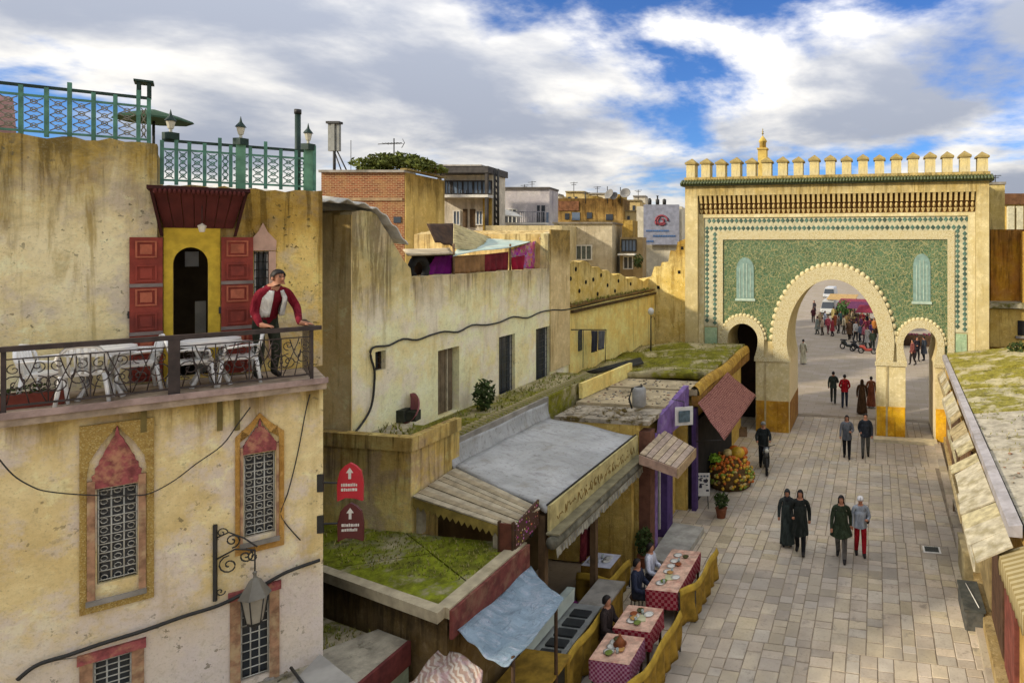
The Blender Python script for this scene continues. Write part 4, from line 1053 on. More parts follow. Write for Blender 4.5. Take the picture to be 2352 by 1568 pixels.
# ------------------------------------------------------------------ ornate lower windows
def gilt_mat():
    m = Mat('gilt_stucco', .9, .15)
    v = m.vor(46, 'F1'); n = m.noise(7, 6, .7); w = m.noise(26, 5, .7)
    c = m.mix(m.rng(v, .15, .5), hexc('c2ab70'), hexc('a68a4c')); c = m.mix(m.math('MULTIPLY', m.rng(n, .5, .66), .6), c, hexc('8a6a36'))
    c = m.mix(m.math('MULTIPLY', m.rng(w, .55, .68), .5), c, hexc('6a5230'))
    m.bump(m.math('ADD', m.math('MULTIPLY', v, -1.0), w), .6, .02); return m.done(c)
CARVO = gilt_mat()

OCHF = plaster('ochre_frame', hexc('b08a4c'), hexc('a27a40'), hexc('7a5026'), scale=4, bump=.6)
ROSE = plain('rose_tympanum', hexc('8f4c4a'), .9, .45, 11, dirt=hexc('b98a66'), dirt_amt=.8)
ORNG = plain('terracotta_frame', hexc('a07a5c'), .9, .4, 9, dirt=hexc('b9a078'), dirt_amt=.8)
GRIL = plain('white_grille', hexc('bdbbae'), .5, .2, 6)
def ornate(name, W, O, rect_panel=True):
    u0, u1, z0, z1 = W; a0, a1, b0, b1 = O
    um = (u0+u1)/2; y = LY
    hw = (a1-a0)/2*.80; zs = z1 + .02
    og = [(um-hw, b0+.12), (um+hw, b0+.12), (um+hw, zs+.18), (um+hw*.92, zs+.34), (um+hw*.55, b1-.26), (um+hw*.2, b1-.13), (um, b1-.04), (um-hw*.2, b1-.13), (um-hw*.55, b1-.26), (um-hw*.92, zs+.34), (um-hw, zs+.18)]
    fo = [(a0, b0), (a1, b0), (a1, b1), (a0, b1)] if rect_panel else [(a0, b0), (a1, b0), (a1, zs+.25), (um+(a1-a0)*.22, b1-.12), (um, b1+.03), (um-(a1-a0)*.22, b1-.12), (a0, zs+.25)]
    p = MB().plate(fo, [og], y-.035, y-.001).obj('carved_surround', CARVO if rect_panel else OCHF, bh)
    jamb = MB()
    jw = (hw - (u1-u0)/2)
    for x0, x1 in ((um-hw+.004, u0-.012), (u1+.012, um+hw-.004)): jamb.box(x0, x1, y-.055, y-.002, b0+.125, zs+.1)
    jamb.obj('jamb', ORNG, p)
    rim = MB(); t = .03
    rim.plate([(q[0]+(um-q[0])*-.06, q[1]+(.02 if q[1] > zs else 0)) for q in og[2:]], [], y-.05, y-.036).obj('arch_rim', OCHF, p) if False else None
    ty = []
    w_ = hw*.86; n = 7
    for k in range(n):
        zz_ = zs+.06 + (b1-.16-zs-.06)*(k/(n-1)); ww = w_*(1-(k/(n-1))**1.3)+.02
        ty.append((ww, zz_)); ty.append((ww*.86, zz_+.035))
    ty = [(um+w, z) for w, z in ty] + [(um, b1-.04)] + [(um-w, z) for w, z in ty[::-1]]
    MB().plate([(um-w_, zs), (um+w_, zs)] + ty, [], y-.045, y-.003).obj('tympanum', ROSE, p)
    MB().box(um-hw*1.02, um+hw*1.02, y-.09, y-.0555, b0+.10, b0+.16).obj('sill', GREYC, p)
    w = iron_window(bh, u0, u1, z0, z1, y=LY+.05, nx=3, nz=10, mat=GRIL, frame=IRON, r=.009)
    sw = MB()
    for i in range(3):
        xc = u0 + (u1-u0)*(i+.5)/3
        for k in range(10):
            zc_ = z0 + (z1-z0)*(k+.5)/10; r = min((u1-u0)/6, (z1-z0)/20)*.55
            sw.tube([(xc + r*math.cos(t), LY+.045, zc_ + r*math.sin(t)) for t in [2*math.pi*q/8 for q in range(8)]], .006, 4, closed=True)
    sw.obj('scroll_grille', GRIL, w, kind='stuff')
ornate('w', W1, lf.rect(183, 968, 354, 1390, LY))
ornate('w', W2, lf.rect(540, 952, 652, 1262, LY), False)
for W in (W3, W4):
    iron_window(bh, *W, y=LY+.05, nx=3, nz=9, mat=GRIL, frame=IRON)
    for x0, x1 in ((W[0]-.12, W[0]-.004), (W[1]+.004, W[1]+.12)): MB().box(x0, x1, LY-.03, LY-.001, W[2]-.1, W[3]+.02).obj('jamb', ORNG, bh)
    MB().box(W[0]-.14, W[1]+.14, LY-.05, LY-.0005, W[3]+.021, W[3]+.14).obj('lintel', ROSE, bh)
# drain stubs below the slab
for px in (505, 545, 330): 
    u, z = lf.uz(px, 930, LY-.03); MB().box(u-.03, u+.03, LY-.04, LY-.001, z-.35, 6.44).obj('drain_strip', plain('drain_olive', hexc('6f6238'), .9, .3), bh)
# electrical cables on the wall
def wall_cable(name, label, pts, off, r, mat=IRON):
    P = []
    for px, py in pts:
        u, z = lf.uz(px, py, off); P.append(lf.world(u, off, z))
    tag(MB().tube(smooth(P, 4), r, 5).obj(name, mat), label, 'cable')
wall_cable('sagging_cable', 'thin black cable sagging across the first ornate window of the balcony house', [(-5, 1050), (30, 1090), (70, 1115), (110, 1128), (200, 1136), (300, 1137), (345, 1132), (400, 1103), (450, 1065), (510, 1022), (545, 975), (575, 935)], LY-.08, .008)
wall_cable('corner_cable', 'thin black cable falling beside the second ornate window near the corner', [(712, 905), (702, 945), (690, 1010), (676, 1075), (660, 1135), (645, 1175), (655, 1200), (690, 1240)], LY-.03, .008)
wall_cable('cable_bundle', 'thick black cable bundle climbing along the lower windows of the balcony house', [(40, 1560), (70, 1535), (100, 1520), (160, 1502), (230, 1478), (330, 1447), (420, 1415), (500, 1390), (560, 1362), (600, 1345), (660, 1312), (735, 1285)], LY-.06, .026)
wall_cable('thin_cable', 'thin grey cable looping from the bundle to the lower window', [(90, 1524), (150, 1512), (210, 1508), (215, 1520)], LY-.03, .006, GREYC)

# ------------------------------------------------------------------ balcony railing
RAILM = plain('brown_black_iron', hexc('3a2f2a'), .6, .4, 8, spec=.4)
ra = on_frame('balcony_railing', 'dark wrought iron balcony railing with scrolls along the balcony house', 'railing', lf)
RZ, RB = 7.37, 6.70
ua, ub = lf.u(6), lf.u(716)
MB().box(ua-.02, ub+.12, -.045, .045, RZ-.03, RZ+.03).obj('handrail', RAILM, ra)
MB().box(ub-.03, ub+.05, .046, UY-.01, RZ-.025, RZ+.025).obj('handrail', RAILM, ra)
MB().box(ua, ub, -.012, .012, RB-.012, RB+.012).obj('bottom_rail', RAILM, ra)
MB().box(ua, ub, -.010, .010, RZ-.13, RZ-.115).obj('top_rail', RAILM, ra)
posts = [lf.u(x) for x in (8, 400, 716)] 
for u in posts: MB().box(u-.02, u+.02, -.02, .02, FLOOR, RZ-.03).obj('post', RAILM, ra)
MB().box(posts[1]-.06, posts[1]+.06, -.05, .05, FLOOR+.001, RZ-.031).obj('wide_post', RAILM, ra)
def spiral(c, r0, turns, start, sgn, n=18):
    return [(c[0] + (r0*(1-k/n*.86))*math.cos(start + sgn*turns*2*math.pi*k/n), 0, c[1] + (r0*(1-k/n*.86))*math.sin(start + sgn*turns*2*math.pi*k/n)) for k in range(n+1)]
def scroll_panel(u0, u1):
    mb = MB(); um = (u0+u1)/2; zm = (RB+RZ-.13)/2; h = RZ-.13-RB; w = u1-u0
    for s in (-1, 1):
        mb.tube(spiral((um + s*w*.12, zm-.06), h*.22, 1.5, math.pi/2, s), .0075, 5)
        mb.tube(spiral((um + s*w*.12, zm+.17), h*.13, 1.3, -math.pi/2, -s), .0065, 5)
        mb.tube([(um + s*w*(.14+.20*math.sin(t*math.pi/2)), 0, RZ-.15 - h*.45*(1-math.cos(t*math.pi/2)) if False else RZ-.14 - h*.5*math.sin(t*math.pi)) for t in [k/10 for k in range(11)]], .0065, 5)
        mb.tube(spiral((um + s*w*.38, zm-.02), h*.24, 1.5, -math.pi/2, s), .0075, 5)
        mb.tube(spiral((um + s*w*.40, RZ-.25), h*.12, 1.2, math.pi/2, -s), .006, 5)
        mb.tube([(um + s*w*.02, 0, RB), (um + s*w*.16, 0, zm), (um + s*w*.27, 0, RZ-.2), (um + s*w*.30, 0, RZ-.12)], .0065, 5)
        mb.tube([(um + s*w*.48, 0, RB+.02), (um + s*w*.44, 0, zm-.1), (um + s*w*.32, 0, zm+.1), (um + s*w*.22, 0, RB)], .0065, 5)
    mb.tube([(um + h*.17*math.cos(t), 0, zm-.05 + h*.17*math.sin(t)) for t in [2*math.pi*k/12 for k in range(12)]], .0065, 5, closed=True)
    mb.tube([(um, 0, RB), (um, 0, RZ-.12)], .0065, 5)
    return mb
np_ = 0
for a, b in ((posts[0], posts[1]-.06), (posts[1]+.06, posts[2])):
    n = 2
    for k in range(n):
        u0, u1 = a + (b-a)*k/n, a + (b-a)*(k+1)/n
        scroll_panel(u0+.01, u1-.01).obj('scroll_panel', RAILM, ra)
        if k: MB().box(u0-.008, u0+.008, -.008, .008, RB+.013, RZ-.131).obj('baluster', RAILM, ra)
for k in range(7): 
    yy = .12 + k*.15; MB().box(ub-.006, ub+.006, yy-.006, yy+.006, FLOOR, RZ-.026).obj('baluster', RAILM, ra)

# ------------------------------------------------------------------ green railings on the roof
GRN = plain('green_iron', hexc('4d7d68'), .55, .35, 8, spec=.4); GRND = plain('dark_green_iron', hexc('24382f'), .6, .35, 8)
def lattice(u0, u1, z0, z1, n=4):
    mb = MB(); 
    for k in range(n):
        z = z0 + (z1-z0)*k/n; h = (z1-z0)/n
        mb.tube([(u0, 0, z), (u1, 0, z+h)], .007, 4); mb.tube([(u1, 0, z), (u0, 0, z+h)], .007, 4)
        um = (u0+u1)/2; r = min(h, u1-u0)*.3
        mb.tube([(um + r*math.cos(t), 0, z+h/2 + r*math.sin(t)) for t in [2*math.pi*q/8 for q in range(8)]], .006, 4, closed=True)
    return mb
def roof_rail(name, label, off, xs, ytop, ybase_z, height, mat_lat):
    r_ = on_frame(name, label, 'railing', lf); r_.location = lf.world(0, off, 0)
    us = [lf.u(x, off) for x in xs]; z0 = ybase_z
    for i, u in enumerate(us): MB().box(u-.022, u+.022, -.022, .022, z0, z0+height+(.10 if i % 3 == 1 else 0)).obj('post', GRN, r_)
    MB().box(us[0], us[-1], -.02, .02, z0+height-.02, z0+height+.02).obj('top_rail', GRND, r_)
    MB().box(us[0], us[-1], -.015, .015, z0+height-.14, z0+height-.11).obj('middle_rail', GRN, r_)
    MB().box(us[0], us[-1], -.015, .015, z0+.05, z0+.08).obj('bottom_rail', GRN, r_)
    for a, b in zip(us, us[1:]): lattice(a+.03, b-.03, z0+.09, z0+height-.15).obj('lattice', mat_lat, r_)
    return r_, us
zt_l = (zl0+zl1)/2
rl, us = roof_rail('tower_railing', 'tall green iron railing with lattice on the highest left wall', UY+.12, (-60, -10, 48, 107, 160, 215, 265, 318, 342), 0, zt_l, .66, plain('faded_lattice', hexc('8d8a78'), .7, .3, 6))
for u in (us[-2], us[-1]): 
    for yy in (.0, .2): MB().box(u-.02, u+.02, yy-.02, yy+.02, zt_l+.66+.021, zt_l+.88).obj('cage_post', GRND, rl)
MB().box(us[-2]-.05, us[-1]+.05, -.05, .25, zt_l+.881, zt_l+.91).obj('cage_top', GRND, rl)
rr, us2 = roof_rail('terrace_railing', 'green iron railing with ornate lattice on the roof above the maroon hood', UY+.15, (372, 405, 435, 470, 505, 530, 575, 610, 645, 680, 722), 0, zr+.02, .64, GRN)
# solid square newels carrying lamps
def roof_lamp(px, label, z):
    p = lf.world(lf.u(px, UY+.15), UY+.15, z)
    l = thing('roof_lamp', label, 'lamp', p, 0, 'lamps on the green roof railing')
    MB().box(-.07, .07, -.07, .07, -.10, .0).obj('base', GRND, l)
    MB().lathe([(.02,0),(.02,.05),(.035,.06),(.055,.16),(.05,.17)], seg=6, smooth=False).obj('glass', plain('lamp_glass', hexc('bdb9a4'), .2, .1), l)
    MB().lathe([(.075,.172),(.05,.21),(.02,.25),(.008,.31),(.002,.34)], seg=6, smooth=False).obj('cap', GRND, l)
roof_lamp(392, 'small black lamp on the railing newel nearest the tall left wall', zr+.78)
roof_lamp(553, 'black pointed lamp on the middle newel of the green roof railing', zr+.78)
roof_lamp(708, 'black pointed lamp at the right end of the green roof railing', zr+.78)
for px in (392, 553, 708):
    u = lf.u(px, UY+.15)
    MB().box(u-.06, u+.06, -.03, .09, zr-.0, zr+.68).obj('newel', plain('green_panel', hexc('5f8a6e'), .6, .3, 6), rr) if px != 392 else None
# green parasol edge and pink awning behind the tower railing
px0 = lf.u(352, UY+1.3)
um_ = thing('green_parasol', 'dark green parasol edge showing beyond the tall left wall', 'parasol', lf.world(px0, UY+1.4, zt_l))
MB().lathe([(.50, .52), (.48, .55), (.3, .62), (.03, .70), (.02, .69), (.3, .60), (.48, .53)], seg=8, smooth=False).obj('canopy', plain('dark_green_canvas', hexc('2f4a33'), .9, .25, 4), um_)
MB().tube([(0,0,-.4), (0,0,.7)], .02, 6).obj('pole', IRON, um_)
cloth('pink_awning', 'pale pink striped awning corner behind the tower railing', 'awning', [lf.world(lf.u(-60, UY+.6), UY+.6, zt_l+.62), lf.world(lf.u(30, UY+.6), UY+.6, zt_l+.55), lf.world(lf.u(38, UY+.6), UY+.6, zt_l+.0), lf.world(lf.u(-60, UY+.6), UY+.6, zt_l)], plain('pale_pink_canvas', hexc('c39a98'), .9, .2, 3), 8, 8, 0, .03, 3, seed=31)
# chimney pipe behind the roof terrace
p = lf.world(lf.u(684, UY+1.2), UY+1.2, zr)
ch = thing('flue_pipe', 'tall dark green flue pipe behind the roof railing', 'chimney', p)
MB().tube([(0,0,-.3), (0,0,1.42)], .045, 10).obj('pipe', GRND, ch)
MB().tube([(0,0,1.42), (0,0,1.5)], .055, 10).obj('cap', IRON, ch)
MB().tube([(-.18,0,.66), (.18,0,.66)], .008, 4).obj('stay', IRON, ch)

# ------------------------------------------------------------------ street lantern on its scroll bracket
u, z = lf.uz(494, 1290, LY)
ln = thing('wall_lantern', 'large grey six-sided street lantern on a scrolled iron bracket under the ornate windows', 'lantern', lf.world(u, LY-.03, z), lf.a + R(65))
MB().box(-.018, .018, -.02, .02, -.52, .52).obj('wall_bar', IRON, ln)
sc_ = MB()
def yz(pts): return [(0, -p[0], p[2]) for p in pts]
OUT = .47
sc_.tube([(0, -.02, .05), (0, -OUT*.5, .16), (0, -OUT, .12)], .012, 5)
sc_.tube(yz(spiral((.16, -.05), .13, 1.5, math.pi/2, 1)), .010, 5)
sc_.tube(yz(spiral((.36, .05), .10, 1.6, math.pi/2, -1)), .011, 5); sc_.tube(yz(spiral((.20, .28), .10, 1.5, -math.pi/2, 1)), .010, 5); sc_.tube([(0,-.02,.34), (0,-.16,.40), (0,-.34,.30), (0,-.50,.16)], .010, 5)
sc_.tube(yz(spiral((OUT-.02, .03), .07, 1.4, math.pi/2, 1)), .010, 5); sc_.tube([(0,-OUT,.12), (0,-OUT,-.2)], .010, 5)
sc_.tube(yz(spiral((.08, .40), .07, 1.2, 0, 1)), .008, 5); sc_.tube(yz(spiral((.06, -.40), .06, 1.2, 0, -1)), .008, 5)
sc_.obj('scroll_bracket', IRON, ln, kind='stuff')
LGR = plain('lantern_grey_metal', hexc('6e6a5e'), .55, .25, 5, spec=.4)
MB().lathe([(0.004,0.000),(0.031,-0.026),(0.018,-0.062),(0.022,-0.097),(0.070,-0.132),(0.097,-0.185),(0.185,-0.334),(0.194,-0.352),(0.158,-0.352)], (0,-OUT,-.16), 6, smooth=False).obj('cap', LGR, ln)
MB().lathe([(0.150,-0.356),(0.092,-0.704),(0.079,-0.704),(0.132,-0.356)], (0,-OUT,-.16), 6, smooth=False).obj('glass', plain('dusty_lantern_glass', hexc('97907f'), .3, .2, 4), ln)
fr_ = MB()
for k in range(6):
    a = 2*math.pi*k/6
    fr_.tube([(.160*math.cos(a), -OUT+.160*math.sin(a), -.514), (.0985*math.cos(a), -OUT+.0985*math.sin(a), -.875)], .008, 4)
fr_.lathe([(0.101,-0.695),(0.079,-0.739),(0.018,-0.774),(0.009,-0.818)], (0,-OUT,-.17), 6, smooth=False)
fr_.obj('cage', IRON, ln)

# ------------------------------------------------------------------ keyhole signs hung off the corner
def key_sign(name, label, px, py, col, arm_y):
    c = lf.world(CU + .42, LY-.02, 0); 
    ctr = at_d(px, py, (c - EYE).dot(Vector((-SN, CS, 0))))
    s_ = thing(name, label, 'sign', ctr, YAW+R(4))
    k = .0066
    pts = [(-28, 42), (-29, 0), (-22, -28), (-12, -40), (0, -47), (12, -40), (24, -28), (29, 0), (28, 42), (12, 36), (-10, 34)]
    pl = MB().plate([(x*k, -y*k) for x, y in pts], [], -.02, .02).obj('plate', plain('sign_' + name, col, .45, .12, 4, spec=.4), s_)
    wt2 = MB(); arrow = [(-3,-10),(3,-10),(3,-24),(8,-24),(0,-36),(-8,-24),(-3,-24)]
    MB().plate([(x*k, -y*k) for x, y in arrow][::-1], [], -.026, -.0205).obj('arrow', WHITEP, s_)
    rs = random.Random(py)
    for row, zr_ in enumerate((2, 13)):
        x_ = -19
        while x_ < 17:
            w = rs.uniform(2, 5); wt2.box(x_*k, (x_+w)*k, -.026, -.0205, -(zr_+5)*k, -(zr_-rs.uniform(0, 2))*k); x_ += w + 1.6
    wt2.obj('lettering', WHITEP, s_, kind='stuff')
    arm = MB(); e = lf.world(CU, LY-.02, ctr.z + arm_y) 
    M = Matrix.Rotation(-(YAW+R(4)), 3, 'Z')
    arm.tube([M @ (e - ctr), Vector((-.19, .0, 0)), Vector((-.12, .022, -.02))], .016, 5)
    arm.obj('arm', IRON, s_)
    uu, z_ = CU, ctr.z + arm_y
    q = M @ (e - ctr)
    MB().box(q.x-.14, q.x+.01, q.y-.03, q.y+.0, q.z-.13, q.z+.13).obj('wall_plate', IRON, s_)
key_sign('upper_sign', 'bright red keyhole shaped sign with white arrow, upper of two at the house corner', 805, 1108, hexc('b01f2c'), .10)
key_sign('lower_sign', 'dark brown red keyhole shaped sign with white arrow, lower of two at the house corner', 806, 1200, hexc('54201f'), .10)

# ================================================================== SHOPS BETWEEN THE RESTAURANT AND THE GATE
PURP = plain('purple_paint', hexc('4f3a6a'), .75, .3, 4, dirt=hexc('41305a'))
PURL = plain('violet_paint', hexc('74578c'), .8, .3, 4, dirt=hexc('a593b5'))
CRM = moss_mat('cream_roof', hexc('b7a684'), hexc('8a8050'), .05, .7)
STNY = moss_mat('rubble_roof', hexc('a79c88'), hexc('6b5a33'), .35, 1.6)
ps = thing('purple_shop', 'narrow shop with purple painted front and glass door beside the restaurant', 'shop', (-6.0, 16.85, 0))
MB().box(-2.7, -.30, 0.02, 3.3, 0, 3.66).obj('body', YW, ps)
MB().box(-2.8, -.02, 0.0, 1.35, 3.661, 3.78).obj('roof', STNY, ps)
rs = random.Random(12)
for k in range(26):
    s_ = rs.uniform(.06, .17); x_, y_ = rs.uniform(-2.6, -.3), rs.uniform(.1, 1.25)
    MB().lathe([(s_*.9, 0), (s_, s_*.25), (s_*.5, s_*.6), (s_*.1, s_*.65)], (x_, y_, 3.781), 6, smooth=False, sy=rs.uniform(.6, 1.2)).obj('rubble', STNY, ps)
MB().box(-2.8, -.02, 1.36, 3.4, 3.661, 3.86).obj('cream_roof', CRM, ps)
MB().box(-.30, .02, .0, .38, 0, 3.5).obj('brown_post', plain('red_brown_board', hexc('6b4838'), .8, .3, 4), ps)
MB().box(-.29, .03, .385, .60, 0, 3.3).obj('jamb', PURL, ps)
MB().box(-.26, -.22, .61, 1.45, .25, 2.5).obj('glass_door', glass('green_grey_glass', (.09, .10, .09), .1), ps)
for yy in (.62, 1.0, 1.42): MB().box(-.215, -.17, yy-.03, yy+.03, .25, 2.5).obj('door_frame', WHITEP, ps)
MB().box(-.29, .03, 1.46, 1.98, 0, 3.2).obj('pillar', PURP, ps)
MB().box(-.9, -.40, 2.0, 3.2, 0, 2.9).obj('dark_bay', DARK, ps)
MB().hexa([(-.06,.7,3.0),(.06,.7,3.0),(.12,3.4,3.0),(-.06,3.4,3.0),(-.06,.9,3.75),(.06,.9,3.75),(.12,3.4,4.05),(-.06,3.4,4.05)]).obj('purple_parapet', PURL, ps)
MB().hexa([(.08,-.2,.0),(.95,-.45,.0),(1.0,2.0,.0),(.04,2.0,.0),(.08,-.2,.22),(.95,-.45,.16),(1.0,2.0,.16),(.04,2.0,.22)]).obj('step', plain('worn_white_step', hexc('a9a598'), .9, .25, 3, dirt=hexc('7a756a')), ps)
# slatted wooden canopy
sc_ = thing('slatted_canopy', 'flat canopy of pale wooden slats over the purple shop door', 'canopy', (-5.5, 16.9, 2.8))
c4 = [Vector((-6.0, 16.1, 3.17)), Vector((-6.0, 17.95, 3.27)), Vector((-4.98, 17.75, 2.86)), Vector((-4.98, 16.05, 2.86))]
for k in range(6):
    a, b = k/6 + .01, (k+1)/6 - .01
    MB().quad_slab([c4[0].lerp(c4[3], a) - sc_.location, c4[1].lerp(c4[2], a) - sc_.location, c4[1].lerp(c4[2], b) - sc_.location, c4[0].lerp(c4[3], b) - sc_.location], .04).obj('slat', plain('rose_grey_wood', hexc('a3907e'), .85, .3, 5) if k % 2 else plain('tan_wood', hexc('ad9a7e'), .85, .3, 5), sc_)
MB().box(.525, .56, -.87, .87, -.20, .05).obj('front_fascia', plain('tan_fascia', hexc('a58c68'), .85, .3, 5), sc_)
MB().hexa([(-.5,-.86,.10),(.52,-.86,-.18),(.52,-.83,-.18),(-.5,-.83,.10),(-.5,-.86,.33),(.52,-.86,.04),(.52,-.83,.04),(-.5,-.83,.33)]).obj('side_fascia', plain('pink_tan_fascia', hexc('a88b78'), .85, .3, 5), sc_)
# framed picture sign on a bracket
fs_ = thing('framed_sign', 'square white framed sign with grey picture on the purple parapet', 'sign', at_X(1571, 955, -5.55), R(28))
MB().box(-.27, .27, -.02, .02, -.27, .27).obj('frame', WHITEP, fs_)
MB().box(-.17, .17, -.03, -.021, -.17, .17).obj('picture', plain('slate_picture', hexc('54656a'), .5, .4, 9), fs_)
MB().lathe([(.10,0),(.10,.012),(.02,.012)], (0,0,0), 14).obj('emblem', plain('pale_emblem', hexc('a8b4b0'), .6, .3, 8), fs_).rotation_euler = (R(90), 0, 0)
fs_.children[2].location = (0, -.031, 0)
MB().tube([(0, 0, .27), (.0, 0, .42), (-.3, .3, .45)], .015, 5).obj('bracket', IRON, fs_)

gs3 = thing('grocer_building', 'long low shop with mossy roof and rounded brown parapet running up to the gate', 'building', (-5.6, 20.3, 0))
MB().box(-4.85, -.35, .0, 8.6, 0, 3.7).obj('body', YW, gs3)
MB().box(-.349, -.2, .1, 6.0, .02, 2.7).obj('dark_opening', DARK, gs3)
MB().box(-.20, -.05, .0, .25, 0, 3.3).obj('pillar', PURP, gs3)
MB().box(-4.85, -.02, 0, 1.3, 3.701, 3.90).obj('cream_roof', CRM, gs3)
def mr_fn(u, v):
    return (-4.86 + u*4.7, 1.31 + v*7.25, 3.95 + .18*math.sin(u*2.2) + .05*math.sin(v*23) + .03*math.sin(u*9+v*5))
MB().sheet(mr_fn, 14, 30, .2).obj('mossy_roof', MOSS2, gs3)
def par_fn(u, v):
    a = math.pi*v; return (-.10 + .17*math.cos(a), u*8.5 , 3.72 + .05*math.sin(u*9) + .30*math.sin(a))
MB().sheet(par_fn, 24, 8).obj('parapet', plaster('parapet_ochre', hexc('a8893f'), hexc('8a6a2c'), hexc('4d3618'), scale=2.4, streak=.7), gs3)
MB().box(-.20, .06, .0, 8.5, 3.40, 3.719).obj('parapet_face', plaster('parapet_brown', hexc('80602c'), hexc('6b4c22'), hexc('3a2814'), scale=2.4, streak=.7), gs3)
yw_ = thing('yellow_parapet', 'short yellow parapet wall across the cream roofs', 'wall', (-8.9, 18.6, 3.87))
MB().hexa([(0,0,0),(.12,0,0),(.42,3.4,0.04),(.3,3.4,0.04),(0,0,.46),(.12,0,.46),(.42,3.4,.5),(.3,3.4,.5)]).obj('wall', TY, yw_)
tag(yw_, 'short yellow parapet wall between the ledge and the cream roof', 'wall')
p = at_z(1468, 938, 3.9)
ac = thing('roof_tank', 'rounded grey metal tank standing on the cream roof', 'tank', p, .3)
MB().tube([(0,0,.05), (0,0,.12), (0,0,.55), (0,0,.62)], [.16,.2,.2,.15], 12).obj('body', plain('brushed_grey', hexc('8c8a84'), .45, .2, 5, spec=.5), ac)
MB().tube([(-.2,-.05,.02), (-.28,-.05,.3), (-.2,-.05,.58), (.1,-.05,.66)], .03, 6).obj('strap', IRON, ac)
p = at_z(1380, 850, 4.1)
cloth('black_tarp', 'long black tarpaulin lying along the foot of the yellow wing', 'tarpaulin', [at_z(1345, 852, 4.25), at_z(1470, 822, 4.25), at_z(1480, 836, 4.1), at_z(1360, 858, 4.1)], plain('black_tarp', hexc('2b2a22'), .7, .4, 5), 20, 5, 0, .03, 3, th=.03, seed=41)
# roof street lamp
p = at_z(1495, 806, 4.05)
sl_ = thing('street_lamp', 'slim black lamp post with white globe standing on the mossy roof before the city wall', 'lamp', p)
MB().tube([(0,0,0), (0,0,1.55)], [.035,.02], 7).obj('post', IRON, sl_)
MB().tube([(0,0,1.4), (.12,0,1.5), (.16,0,1.35)], .012, 5).obj('arm', IRON, sl_)
MB().ball((0,0,1.68), .14, .14, .16).obj('globe', plain('white_globe', hexc('c9c6bc'), .3, .1), sl_)
# red awning of the grocer
def herring():
    m = Mat('rose_awning', .9, .1)
    w = m.n('ShaderNodeTexWave'); w.inputs['Scale'].default_value = 7; w.inputs['Distortion'].default_value = 6; w.inputs['Detail'].default_value = 3; m.link(m.co, w.inputs['Vector'])
    c = m.mix(m.rng(w.outputs[1], .3, .7), hexc('74473f'), hexc('9c6f62')); c = m.mix(m.math('MULTIPLY', m.rng(m.noise(5,5,.7),.5,.65),.5), c, hexc('5a3434'))
    m.bump(w.outputs[1], .4, .02); return m.done(c)
cloth('rose_awning', 'dusty rose awning sloping out over the fruit stall', 'awning', [Vector((-5.52, 20.0, 3.56)), Vector((-5.52, 24.2, 3.72)), Vector((-4.62, 25.3, 2.62)), Vector((-4.52, 19.4, 2.6))], herring(), 20, 14, .10, 0, 1, th=.02, wr=.012, seed=44)
aw = MB()
for y_, z_ in ((19.5, 2.6), (25.1, 2.6)): aw.tube([(-5.5, y_+.3, 2.4), (-4.55, y_, z_)], .02, 5)
tag(aw.obj('awning_stay', IRON), 'thin iron stays under the dusty rose awning', 'stay')

# ================================================================== RIGHT SIDE OF THE STREET
rsb = thing('right_shop_row', 'long low row of shops with flat mossy roof along the right side of the street', 'building', (2.42, 9.0, 0), -R(1.6))
RWALL = plaster('right_wall', hexc('a58a55'), hexc('8f7440'), hexc('5a4222'), scale=1.8, streak=.5)
MB().box(0, 8.5, .0, 20.4, 0, 3.6).obj('body', RWALL, rsb)
R1 = moss_mat('right_gravel_roof', hexc('aca38e'), hexc('857d54'), .2, 1.4); R2 = moss_mat('right_moss_roof', hexc('b5a982'), hexc('948a38'), .55, 1.3); R3 = moss_mat('right_moss_roof_b', hexc('b0a684'), hexc('8c843c'), .48, 1.5)
for y0, y1, zz_, mt in ((.0, 7.3, 3.72, R1), (7.31, 10.6, 3.76, R1), (10.61, 13.6, 3.80, R3), (13.61, 16.4, 3.84, R2), (16.41, 20.35, 3.90, R2)):
    MB().hexa([(.02,y0,3.601),(8.5,y0-.9,3.601),(8.5,y1-.9,3.601),(.02,y1,3.601),(.02,y0,zz_),(8.5,y0-.9,zz_+1.3),(8.5,y1-.9,zz_+1.3),(.02,y1,zz_)]).obj('roof_slab', mt, rsb)
MB().hexa([(-.26,2.9,3.58),(-.04,2.9,3.58),(.0,20.3,3.62),(-.16,20.3,3.62),(-.26,2.9,3.76),(-.04,2.9,3.80),(.0,20.3,3.84),(-.16,20.3,3.82)]).obj('gutter', plain('lavender_grey_gutter', hexc('a09a98'), .7, .2, 3, dirt=hexc('6a6257')), rsb)
MB().box(-.035, .015, 2.9, 20.3, 3.70, 3.735).obj('gutter_gap', plain('gap_black', hexc('1d1a16'), .9), rsb)
flapm = [plain('cream_flap', hexc('aea27c'), .9, .35, 5, dirt=hexc('6f6340'), dirt_amt=.75), plain('pale_flap', hexc('b0a68c'), .9, .3, 5, dirt=hexc('7d724e'), dirt_amt=.75), plain('tan_flap', hexc('a08f68'), .9, .35, 5, dirt=hexc('5f5236'), dirt_amt=.75)]
